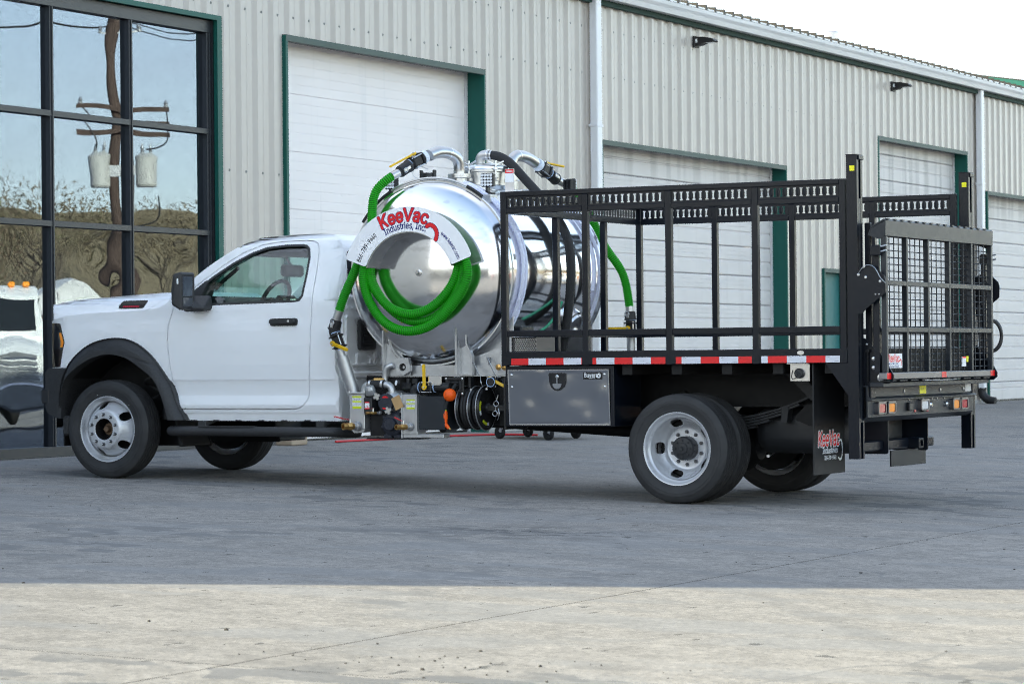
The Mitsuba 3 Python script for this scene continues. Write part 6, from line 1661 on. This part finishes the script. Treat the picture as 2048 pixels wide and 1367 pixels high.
def led_lamp(x, y, z, d, label=None):
    k = new_key('work_lamp', TR)
    d = np.array(d, float); d /= np.linalg.norm(d); F = frame(d)
    c = np.array([x, y, z])
    add('housing', [obox(c - d * 0.012, (0.03, 0.112, 0.108), F, 0.010)] + [obox(c - d * 0.04, (0.028, 0.10, 0.006), F) if False else obox(c - d * 0.04 + F[:, 1] * (0.018 * j - 0.045), (0.03, 0.006, 0.095), F) for j in range(6)], 'poly_black', k, smooth=30)
    for i in range(4):
        for j in range(4):
            o = c + d * 0.004 + F[:, 1] * (i - 1.5) * 0.0245 + F[:, 2] * (j - 1.5) * 0.0245
            add('led', lathe([(0, 0.001), (0.004, 0.001), (0.010, 0.006), (0.0112, 0.006), (0.0112, -0.004)], o, d, 10), 'led_lens', k)
    add('yoke', [bar(c - d * 0.02 + [0, 0, -0.055], c - d * 0.02 + [0, 0, -0.095], 0.05, 0.02, 0.003), box(x - 0.05, x + 0.05, y - 0.02, y + 0.05, z - 0.112, z - 0.097, 0.003)], 'poly_black', k)
    return k


led_lamp(-1.790, -0.735, 2.462, (0.05, -1, 0.0))
led_lamp(-2.735, -0.60, 2.482, (-0.15, -1, 0.0))
led_lamp(-1.800, 0.78, 2.492, (0.45, 1, 0.0))
add('lamp_bracket', [box(-1.845, -1.735, -0.78, -0.66, 2.285, 2.348, 0.004), box(-2.79, -2.68, -0.62, -0.50, 2.30, 2.37, 0.004), box(-1.86, -1.74, 0.70, 0.84, 2.25, 2.378, 0.004)], 'cast_alu', TR)
# spare outlet with a black dust cap, and a domed relief vent
add('dust_cap', [cyl((-2.408, -0.56, 2.40), (-2.408, -0.56, 2.485), 0.042, 20), lathe([(0, 0), (0.052, 0), (0.055, 0.01), (0.055, 0.06), (0.050, 0.072), (0, 0.075)], (-2.408, -0.56, 2.475), (0, 0, 1), 24), box(-2.475, -2.458, -0.58, -0.54, 2.48, 2.57, 0.004), box(-2.358, -2.341, -0.58, -0.54, 2.48, 2.57, 0.004)], 'poly_black', PL)
add('cap_chain', tube(spline([(-2.465, -0.60, 2.50), (-2.50, -0.64, 2.53), (-2.45, -0.66, 2.59), (-2.36, -0.64, 2.57)], 16), 0.003, 5), 'zinc', PL)
add('relief_vent', lathe([(0, 0), (0.055, 0), (0.055, 0.04), (0.075, 0.045), (0.08, 0.06), (0.078, 0.10), (0.06, 0.135), (0.03, 0.15), (0, 0.152)], (-2.56, 0.10, 2.40), (0, 0, 1), 28), 'vent_grey', PL)
# ------------------------------------------------------------------ suction hose on the hanger, one continuous hose
SH = thing('suction_hose', 'green ribbed suction hose coiled under the arched white sign, one end in a steel holder', 'hose')
loop = []
loop += [(-2.531, -0.92, 2.507), (-2.559, -0.945, 2.481), (-2.609, -0.975, 2.430), (-2.642, -1.0, 2.362), (-2.650, -1.02, 2.267), (-2.638, -1.05, 2.165), (-2.612, -1.10, 2.03), (-2.595, -1.14, 1.90)]
loop += [(-2.61, -1.16, 1.76), (-2.535, -1.17, 1.60), (-2.40, -1.18, 1.475), (-2.205, -1.185, 1.425), (-2.02, -1.18, 1.49), (-1.88, -1.17, 1.63), (-1.825, -1.15, 1.78), (-1.86, -1.12, 1.93), (-1.98, -1.10, 2.05), (-2.15, -1.09, 2.105)]
loop += [(-2.36, -1.09, 2.07), (-2.545, -1.10, 1.935), (-2.618, -1.115, 1.79), (-2.565, -1.125, 1.62), (-2.42, -1.13, 1.46), (-2.24, -1.135, 1.372), (-2.03, -1.14, 1.405), (-1.86, -1.15, 1.56), (-1.775, -1.16, 1.74), (-1.81, -1.175, 1.92), (-1.95, -1.18, 2.055), (-2.16, -1.17, 2.135)]
loop += [(-2.40, -1.17, 2.09), (-2.56, -1.175, 1.96), (-2.632, -1.19, 1.79), (-2.62, -1.20, 1.63), (-2.52, -1.205, 1.44), (-2.36, -1.21, 1.32), (-2.19, -1.21, 1.296), (-2.02, -1.21, 1.345), (-1.84, -1.205, 1.50), (-1.715, -1.205, 1.70), (-1.725, -1.20, 1.80), (-1.795, -1.195, 1.93), (-1.94, -1.19, 2.06), (-2.20, -1.18, 2.14)]
loop += [(-2.44, -1.165, 2.10), (-2.62, -1.15, 2.00), (-2.705, -1.14, 1.85), (-2.79, -1.12, 1.70), (-2.862, -1.105, 1.58), (-2.912, -1.10, 1.462)]
hose('hose_body', SH, loop, 0.0365, 420)
# steel tail and cam lock at the top end
add('steel_tail', cyl((-2.531, -0.92, 2.507), (-2.489, -0.853, 2.547), 0.034, 20), 'stainless', SH)
camlock(SH, (-2.498, -0.868, 2.537), (-2.452, -0.775, 2.598), 0.047)
# lower end: tail, cam lock, valve and the wand standing in its holder
add('steel_tail', cyl((-2.908, -1.10, 1.470), (-2.945, -1.10, 1.375), 0.034, 20), 'stainless', SH)
camlock(SH, (-2.938, -1.10, 1.392), (-2.962, -1.10, 1.312), 0.047)
add('elbow', tube(spline([(-2.960, -1.10, 1.318), (-2.962, -1.10, 1.295), (-2.950, -1.10, 1.268)], 10), 0.040, 16), 'poly_black', SH)
valve(SH, (-2.925, -1.10, 1.222), (0.36, 0, -0.93), 0.112, up=(0.93, 0, 0.36), hdir=(0.90, 0.0, -0.34), hlen=0.135, hoff=(-0.35, -1, -0.30))
add('wand', cyl((-2.909, -1.111, 1.165), (-2.84, -1.064, 0.905), 0.033, 20), 'cast_alu', SH)
WH = add('wand_holder', lathe([(0.0465, 0), (0.0505, 0), (0.0505, 0.44), (0.0465, 0.44)], (-2.893, -1.10, 1.104), (0.25, 0.17, -0.94), 28, closed=True), 'cast_alu', TR, smooth=40)
# the second hose on the far side
S2 = thing('suction_hose', 'green ribbed hose arching down the far side of the tank behind the stake bed', 'hose')
hose('hose_body', S2, [(-1.945, 1.045, 2.50), (-1.90, 1.07, 2.43), (-1.80, 1.12, 2.255), (-1.683, 1.15, 1.997), (-1.561, 1.16, 1.829), (-1.512, 1.17, 1.712), (-1.473, 1.17, 1.490)], 0.0365, 80)
camlock(S2, vc2 + dv2 * 0.085, vc2 + dv2 * 0.185, 0.047)
add('steel_tail', cyl(vc2 + dv2 * 0.18, (-1.945, 1.045, 2.50), 0.034, 20), 'stainless', S2)
add('steel_tail', cyl((-1.474, 1.17, 1.50), (-1.469, 1.17, 1.44), 0.034, 20), 'stainless', S2)
camlock(S2, (-1.470, 1.17, 1.455), (-1.466, 1.17, 1.385), 0.047)
valve(S2, (-1.464, 1.17, 1.315), (0.0, 0, -1), 0.112, up=(1, 0, 0), hdir=(-1, -0.05, 0), hlen=0.17, hoff=(0, -1, 0))
add('wand', cyl((-1.464, 1.17, 1.26), (-1.464, 1.17, 0.80), 0.034, 20), 'cast_alu', S2)
# ------------------------------------------------------------------ pump station under the tank
PU = new_key('pump_station', TR)


def warn_label(par, x0, x1, z0, z1, y):
    k = add('label', box(x0, x1, y - 0.001, y, z0, z1), 'decal_white', par, smooth=False)
    h = z1 - z0
    add('print', [box(x0, x1, y - 0.0016, y - 0.0011, z1 - h * f0, z1 - h * f1) for f0, f1 in ((0.13, 0.0), (0.50, 0.37), (1.0, 0.80))], 'label_lime', k, smooth=False)
    add('print', [box(x0 + 0.006, x1 - 0.006, y - 0.0016, y - 0.0011, z1 - h * f, z1 - h * f + h * 0.03) for f in (0.20, 0.27, 0.34, 0.57, 0.64, 0.71)], 'vent_grey', k, smooth=False)


def drain_valve(par, x, y, z, r, lever):
    k = new_key('drain_valve', par)
    d = np.array([-0.45, -0.89, 0.0])
    c = np.array([x, y, z])
    add('union', lathe([(0, 0), (r * 1.25, 0), (r * 1.25, 0.02), (r * 0.9, 0.024), (r * 0.9, 0.045), (0, 0.045)], c, d, 24), 'cast_alu', k)
    b = to_mf(lathe([(0, 0), (r * 0.85, 0), (r * 0.9, 0.01), (r * 1.05, 0.03), (r * 0.9, 0.055), (r * 0.78, 0.06), (r * 0.9, 0.07), (r * 0.9, 0.10), (0, 0.10)], c + d * 0.04, d, 8)) - to_mf(cyl(c + d * 0.09, c + d * 0.16, r * 0.6, 20))
    add('body', b, 'brass', k, smooth=20)
    s0 = c + d * 0.075 + [0, 0, r]
    add('stem', cyl(c + d * 0.075, s0 + [0, 0, 0.025], 0.008, 10), 'zinc', k)
    e = np.asarray(lever, float)
    add('lever', [bar(s0 + [0, 0, 0.02], s0 + e * 0.4 + [0, 0, 0.022], 0.014, 0.004), bar(s0 + e * 0.4 + [0, 0, 0.022], s0 + e + [0, 0, 0.03], 0.017, 0.009, 0.003)], 'red_rubber', k)


OFFSET = [0.052, -0.09, -0.006]
# separator tank on the left
TK1 = add('trap_tank', [box(-2.85, -2.715, -1.06, -0.90, 0.545, 0.818, 0.005), extr([(-2.85, 0.546), (-2.715, 0.546), (-2.735, 0.522), (-2.81, 0.515)], 'y', -1.05, -0.91), box(-2.862, -2.703, -1.072, -0.888, 0.819, 0.833, 0.002)], 'cast_alu', PU)
add('lid_screw', [cyl((x, y, 0.833), (x, y, 0.845), 0.007, 6) for x in (-2.85, -2.715) for y in (-1.06, -0.90)], 'zinc', TK1)
warn_label(TK1, -2.822, -2.742, 0.705, 0.803, -1.0605)
drain_valve(PU, -2.772, -1.06, 0.570, 0.030, (-0.135, -0.02, 0.018))
# pipe with rubber sleeve between the traps
bend_pipe(PU, [(-2.760, -0.98, 0.833), (-2.758, -0.98, 0.862), (-2.742, -0.98, 0.884), (-2.712, -0.98, 0.890)], 0.027, 'cast_alu', name='elbow', n=16)
bend_pipe(PU, [(-2.585, -0.98, 0.890), (-2.548, -0.98, 0.886), (-2.520, -0.98, 0.865), (-2.510, -0.98, 0.815)], 0.028, 'cast_alu', name='elbow', n=16)
SLV = add('rubber_sleeve', cyl((-2.722, -0.98, 0.890), (-2.575, -0.98, 0.889), 0.036, 22), 'rubber_black', PU)
for x in (-2.700, -2.592): add('hose_clamp', lathe([(0.0365, -0.009), (0.039, -0.009), (0.039, 0.009), (0.0365, 0.009)], (x, -0.98, 0.89), (1, 0, 0), 24, closed=True), 'zinc', SLV)
bend_pipe(PU, [(-2.62, -0.90, 0.90), (-2.618, -0.90, 0.97), (-2.60, -0.90, 1.02), (-2.55, -0.89, 1.04)], 0.024, 'cast_alu', name='elbow', n=16)
add('brass_fitting', cyl((-2.70, -0.93, 0.925), (-2.62, -0.91, 0.925), 0.018, 10), 'brass', PU)
add('filler_cap', [lathe([(0, 0.048), (0.02, 0.048), (0.034, 0.042), (0.042, 0.02), (0.043, 0.0), (0.040, -0.022), (0, -0.022)], (-2.667, -1.05, 0.838), (0.0, -0.35, 0.94), 14)], 'steel_grey', PU, smooth=False)
OF = add('oil_filter', box(-2.712, -2.640, -1.08, -0.95, 0.672, 0.792, 0.008), 'poly_black', PU)
LF = add('label', box(-2.699, -2.659, -1.0815, -1.0805, 0.702, 0.760), 'decal_white', OF, smooth=False)
add('print', [box(-2.699, -2.659, -1.0822, -1.0816, 0.750, 0.760), box(-2.699, -2.659, -1.0822, -1.0816, 0.702, 0.712)], 'print_red', LF, smooth=False)
# blower housing with round cover
PM = new_key('vacuum_pump', PU)
add('housing', [lathe([(0, 0), (0.085, 0), (0.09, 0.01), (0.09, 0.12), (0.075, 0.14), (0.05, 0.16), (0, 0.16)], (-2.51, -0.86, 0.755), (0, -1, 0), 32), cyl((-2.51, -0.95, 0.80), (-2.51, -0.95, 0.835), 0.040, 20), extr([(-2.56, 0.80), (-2.44, 0.80), (-2.40, 0.70), (-2.43, 0.64), (-2.56, 0.66)], 'y', -0.97, -0.88)], 'cast_alu', PM, smooth=35)
CV = add('cover', lathe([(0, 0.026), (0.064, 0.024), (0.070, 0.016), (0.070, 0.0), (0.066, -0.006)], (-2.532, -1.03, 0.753), (0, -1, 0), 40), 'pump_navy', PM, smooth=35)
for s_, z in ((1, 0.786), (-1, 0.716)):
    seg = sg.Point(-2.532, z - s_ * 0.010).buffer(0.030).intersection(sg.box(-2.6, z - 0.001 if s_ > 0 else z - 0.1, -2.4, z + 0.1 if s_ > 0 else z + 0.001))
    add('sticker', extr(sa.scale(seg, 1.0, 0.7), 'y', -1.0562, -1.0545), 'print_red', CV, smooth=False)
for x, z in ((-2.598, 0.80), (-2.497, 0.690)):
    st = shapely.union_all([sa.rotate(sg.box(-0.026, -0.008, 0.026, 0.008).buffer(0.003), a, origin=(0, 0)) for a in (25, 115)])
    add('knob', [extr(sa.translate(st, x, z), 'y', -1.075, -1.060), cyl((x, -1.06, z), (x, -1.0, z), 0.008, 8)], 'steel_edge', PM)
add('motor', [lathe([(0, 0), (0.092, 0), (0.098, 0.012), (0.098, 0.09), (0.085, 0.105), (0.05, 0.115), (0.048, 0.15), (0.044, 0.156), (0, 0.156)], (-2.488, -0.92, 0.584), (0, -1, 0), 36)] + [box(-2.488 + 0.094 * math.cos(a) - 0.012, -2.488 + 0.094 * math.cos(a) + 0.012, -1.02, -0.94, 0.584 + 0.094 * math.sin(a) - 0.012, 0.584 + 0.094 * math.sin(a) + 0.012, 0.003) for a in np.arange(8) * PI / 4 + 0.2], 'pump_navy', PM, smooth=30)
add('gauge_port', lathe([(0, 0.02), (0.028, 0.02), (0.032, 0.014), (0.032, 0)], (-2.515, -1.04, 0.604), (0, -1, 0), 24), 'pump_navy', PM)
add('foot', [box(-2.57, -2.50, -1.02, -0.95, 0.475, 0.505, 0.004), box(-2.46, -2.40, -1.02, -0.95, 0.475, 0.505, 0.004)], 'pump_navy', PM)
drain_valve(PU, -2.60, -1.0, 0.672, 0.012, (-0.05, -0.01, 0.012))
add('base_plate', [box(-2.704, -2.383, -0.99, -0.88, 0.492, 0.675), box(-2.704, -2.240, -1.05, -0.86, 0.468, 0.480)], 'under_black', PU, smooth=False)
add('card_tag', obox((-2.412, -1.075, 0.752), (0.078, 0.002, 0.10), trimesh.transformations.rotation_matrix(-0.42, (0, 1, 0))[:3, :3]), 'cardboard', PU, smooth=False)
GA = add('pressure_gauge', lathe([(0, 0.0), (0.024, 0.0), (0.024, 0.022), (0, 0.022)], (-2.464, -0.96, 0.900), (-0.55, -0.8, 0.15), 22), 'poly_black', PU)
add('dial', lathe([(0, 0.0235), (0.021, 0.0235), (0.021, 0.0225)], (-2.464, -0.96, 0.900), (-0.55, -0.8, 0.15), 22), 'decal_white', GA)
# second trap with black elbow above, and dark heat shield beside it
T2 = add('trap_tank', [box(-2.376, -2.247, -1.06, -0.92, 0.505, 0.815, 0.004), box(-2.381, -2.371, -1.075, -0.90, 0.478, 0.829), box(-2.252, -2.243, -1.07, -0.90, 0.53, 0.815), box(-2.372, -2.02, -1.055, -0.95, 0.480, 0.510, 0.004)], 'cast_alu', PU, smooth=False)
warn_label(T2, -2.340, -2.266, 0.702, 0.776, -1.0605)
drain_valve(PU, -2.300, -1.06, 0.566, 0.024, (-0.07, -0.015, 0.022))
add('black_elbow', [tube(spline([(-2.302, -1.0, 0.765), (-2.302, -1.0, 0.83), (-2.290, -1.0, 0.858), (-2.262, -1.0, 0.866), (-2.20, -1.0, 0.866)], 20), 0.034, 18), cyl((-2.302, -1.0, 0.768), (-2.302, -1.0, 0.80), 0.040, 20)], 'poly_black', PU, smooth=40)
valve(PU, (-2.185, -1.0, 0.868), (1, 0, 0), 0.105, hdir=(-0.02, 0.0, 1), hlen=0.165, hoff=(0, -1, 0.02))
add('outlet_pipe', cyl((-2.14, -0.99, 0.868), (-1.99, -0.99, 0.868), 0.036, 20), 'poly_black', PU)
add('bracket_plate', [box(-2.165, -2.05, -1.03, -1.024, 0.892, 0.955, 0.001), box(-2.16, -2.055, -1.035, -1.022, 0.885, 0.891)], 'steel_edge', PU, smooth=False)
add('heat_shield', [box(-2.243, -2.018, -1.04, -1.03, 0.545, 0.80, 0.002), box(-2.243, -2.018, -1.03, -0.80, 0.79, 0.80), box(-2.028, -2.018, -1.03, -0.80, 0.545, 0.79)], 'grey_steel', PU, smooth=False)
OFFSET = [0.0, 0.0, 0.0]
add('dark_backing', [box(-2.70, -1.42, -0.70, -0.68, 0.56, 0.94), box(-2.96, -2.70, -0.60, -0.58, 0.55, 0.95)], 'under_black', TR, smooth=False)
add('yellow_lever', bar((-1.955, -0.90, 0.955), (-1.945, -0.90, 1.03), 0.02, 0.008, 0.003, up=(0, 1, 0)), 'valve_yellow', PU)
for pts, r in (([(-2.62, -0.92, 0.93), (-2.50, -0.86, 0.955), (-2.36, -0.88, 0.93), (-2.30, -0.92, 0.88)], 0.016), ([(-2.42, -0.90, 0.66), (-2.40, -0.84, 0.80), (-2.44, -0.80, 0.92)], 0.020), ([(-2.24, -0.86, 0.91), (-2.10, -0.84, 0.935), (-1.98, -0.88, 0.90), (-1.93, -0.95, 0.86)], 0.018), ([(-2.45, -0.97, 0.62), (-2.40, -1.01, 0.55), (-2.39, -1.0, 0.50)], 0.012), ([(-2.70, -0.96, 0.66), (-2.66, -1.02, 0.63), (-2.60, -1.0, 0.64)], 0.009)):
    add('pump_line', tube(spline(pts, 20), r, 10), 'rubber_black', PU, smooth=50)
add('regulator', [box(-2.42, -2.34, -0.99, -0.92, 0.845, 0.895, 0.006), cyl((-2.38, -0.955, 0.895), (-2.38, -0.955, 0.93), 0.018, 14), box(-2.335, -2.29, -0.98, -0.93, 0.885, 0.93, 0.005)], 'poly_black', PU)
# hose reel with roller guide
RL = new_key('hose_reel', TR)
RY, RZ = -0.93, 0.700
for x, r in ((-1.700, 0.172), (-1.775, 0.168), (-1.880, 0.168)):
    add('flange', [lathe([(0, 0), (0.03, 0), (0.14, -0.006), (0.155, -0.018), (r - 0.004, -0.018), (r, -0.012), (r, -0.008), (r - 0.006, -0.012), (0.158, -0.012), (0.145, 0.002), (0, 0.006)], (x, RY, RZ), (1, 0, 0), 56)], 'reel_black', RL, smooth=35)
    add('rim', tube([(x - 0.012, RY + r * math.cos(t), RZ + r * math.sin(t)) for t in np.linspace(0, 2 * PI, 61)], 0.005, 8, caps=False), 'steel_grey', RL)
principled('reel_black', (0.013, 0.0135, 0.015), 0.3, 0.5)
for x, rr in ((-1.725, 0.135), (-1.750, 0.140), (-1.80, 0.148), (-1.826, 0.15), (-1.852, 0.146)):
    add('hose_turn', tube([(x + 0.008 * t / 6.28, RY + rr * math.cos(t), RZ + rr * math.sin(t)) for t in np.linspace(0, 2 * PI, 49)], 0.0135, 8), 'rubber_black', RL)
add('hub', [lathe([(0, 0.03), (0.04, 0.03), (0.045, 0.02), (0.046, 0.0)], (-1.694, RY, RZ), (1, 0, 0), 28)], 'reel_black', RL)
for a0, mat in ((155, 'label_lime'), (230, 'label_lime')):
    t = np.radians(np.linspace(a0, a0 + 34, 10))
    sec = sg.Polygon([(RY + 0.135 * math.cos(q), RZ + 0.135 * math.sin(q)) for q in t] + [(RY + 0.112 * math.cos(q), RZ + 0.112 * math.sin(q)) for q in t[::-1]])
    add('sticker', extr(sec, 'x', -1.6985, -1.6962), mat, RL, smooth=False)
    t = np.radians(np.linspace(a0 + 34, a0 + 50, 6))
    sec = sg.Polygon([(RY + 0.135 * math.cos(q), RZ + 0.135 * math.sin(q)) for q in t] + [(RY + 0.112 * math.cos(q), RZ + 0.112 * math.sin(q)) for q in t[::-1]])
    add('sticker', extr(sec, 'x', -1.6985, -1.6962), 'decal_white', RL, smooth=False)
add('frame', [box(-1.66, -1.43, -0.80, -0.78, 0.56, 0.94), bar((-1.68, -0.95, 0.70), (-1.45, -0.95, 0.70), 0.05, 0.05, 0.005), box(-1.46, -1.44, -1.12, -0.75, 0.54, 0.94, 0.003)], 'reel_black', RL, smooth=False)
RG = new_key('roller_guide', RL)
add('frame', [box(-1.990, -1.970, -1.075, -1.055, 0.83, 0.938, 0.003), box(-1.848, -1.828, -1.075, -1.055, 0.80, 0.938, 0.003), box(-1.969, -1.849, -1.075, -1.055, 0.915, 0.938, 0.003), box(-1.969, -1.849, -1.075, -1.055, 0.825, 0.838, 0.003)], 'reel_black', RG)
add('roller', [cyl((-1.960, -1.065, 0.84), (-1.960, -1.065, 0.912), 0.011, 12), cyl((-1.860, -1.065, 0.84), (-1.860, -1.065, 0.912), 0.011, 12), cyl((-1.945, -1.06, 0.898), (-1.875, -1.06, 0.898), 0.010, 12)], 'rubber_black', RG)
for x, z in ((-1.980, 0.927), (-1.838, 0.927), (-1.838, 0.812)): add('bolt', lathe([(0.010, 0), (0.010, 0.006), (0, 0.008)], (x, -1.075, z), (0, -1, 0), 6), 'zinc', RG, smooth=False)
for x, z in ((-1.800, 0.868), (-1.792, 0.838), (-1.655, 0.845)): add('bolt', lathe([(0.010, 0), (0.010, 0.008), (0, 0.010)], (x, -1.02, z), (0, -1, 0), 8), 'zinc', RL)
add('guide_arm', [bar((-1.80, -1.01, 0.88), (-1.775, -1.01, 0.72), 0.012, 0.03, 0.003, up=(0, 1, 0)), bar((-1.80, -1.0, 0.94), (-1.80, -1.0, 0.86), 0.06, 0.02)], 'reel_black', RL)
# keys on a ring hanging by the reel, wires
add('key_ring', [tube([(-1.545, -1.08 + 0.0, 0.735) + np.array([0.020 * math.cos(t), 0, 0.020 * math.sin(t)]) for t in np.linspace(0, 2 * PI, 25)], 0.003, 6, caps=False), tube([(-1.555, -1.08, 0.660) + np.array([0.020 * math.cos(t), 0, 0.020 * math.sin(t)]) for t in np.linspace(0, 2 * PI, 25)], 0.003, 6, caps=False), bar((-1.547, -1.08, 0.715), (-1.553, -1.08, 0.68), 0.006, 0.004), bar((-1.54, -1.08, 0.76), (-1.525, -1.08, 0.80), 0.012, 0.006)], 'zinc', RL)
add('loose_wire', [tube(spline([(-1.72, -1.0, 0.94), (-1.70, -1.03, 0.90), (-1.69, -1.02, 0.86)], 10), 0.003, 5), tube(spline([(-1.56, -1.02, 0.93), (-1.575, -1.04, 0.87), (-1.60, -1.0, 0.85)], 10), 0.003, 5), tube(spline([(-1.52, -1.09, 0.70), (-1.51, -1.10, 0.65), (-1.53, -1.09, 0.61)], 10), 0.003, 5)], 'zinc', RL)
valve(TR, (-1.60, -1.0, 0.90), (0, -1, 0), 0.10, hdir=(0.90, 0.0, -0.42), hlen=0.19, hoff=(-0.2, -1, 0.5))
add('pipe_union', [lathe([(0, 0), (0.02, 0), (0.024, 0.012), (0.024, 0.03), (0, 0.034)], (-1.60 + 0.05 * k, -0.905, 1.012), (0, -1, 0), 8) for k in range(2)], 'brass', TR, smooth=False)
add('tank_outlet', [cyl((-2.45, -0.98, 1.36), (-2.45, -0.90, 1.38), 0.04, 18)], 'poly_black', TR)
add('outlet_lever', bar((-2.46, -1.12, 1.335), (-2.36, -1.13, 1.325), 0.03, 0.010, 0.003), 'valve_yellow', TR)
# wash gun on the hose reel
WG = thing('wash_gun', 'orange wash gun hanging below an orange ball stop beside the hose reel', 'wash gun')
add('ball_stop', trimesh.creation.icosphere(3, 0.050).apply_translation((-1.935, -1.10, 0.803)), 'safety_orange', WG, smooth=True)
add('hose_end', tube(spline([(-1.895, -1.07, 0.885), (-1.92, -1.09, 0.84), (-1.945, -1.10, 0.775), (-1.965, -1.105, 0.735), (-1.972, -1.11, 0.690)], 24), 0.0145, 10), 'rubber_black', WG)
add('swivel', cyl((-1.972, -1.11, 0.698), (-1.973, -1.11, 0.668), 0.013, 8), 'label_lime', WG)
gun = [m3.Manifold.batch_hull([m3.Manifold.sphere(r, 14).translate([x, -1.11, z]) for x, z, r in q]) for q in ([(-1.973, 0.668, 0.020), (-1.972, 0.632, 0.021)], [(-1.972, 0.632, 0.021), (-1.974, 0.582, 0.016)], [(-1.974, 0.582, 0.018), (-1.945, 0.553, 0.013)])]
add('body', gun, 'safety_orange', WG, smooth=50)
add('nozzle', [cyl((-1.945, -1.11, 0.553), (-1.925, -1.11, 0.540), 0.008, 10), cyl((-1.975, -1.11, 0.585), (-2.0, -1.115, 0.565), 0.007, 8)], 'brass', WG)
add('trigger', bar((-1.998, -1.11, 0.62), (-2.006, -1.11, 0.575), 0.008, 0.012, 0.002), 'poly_black', WG)
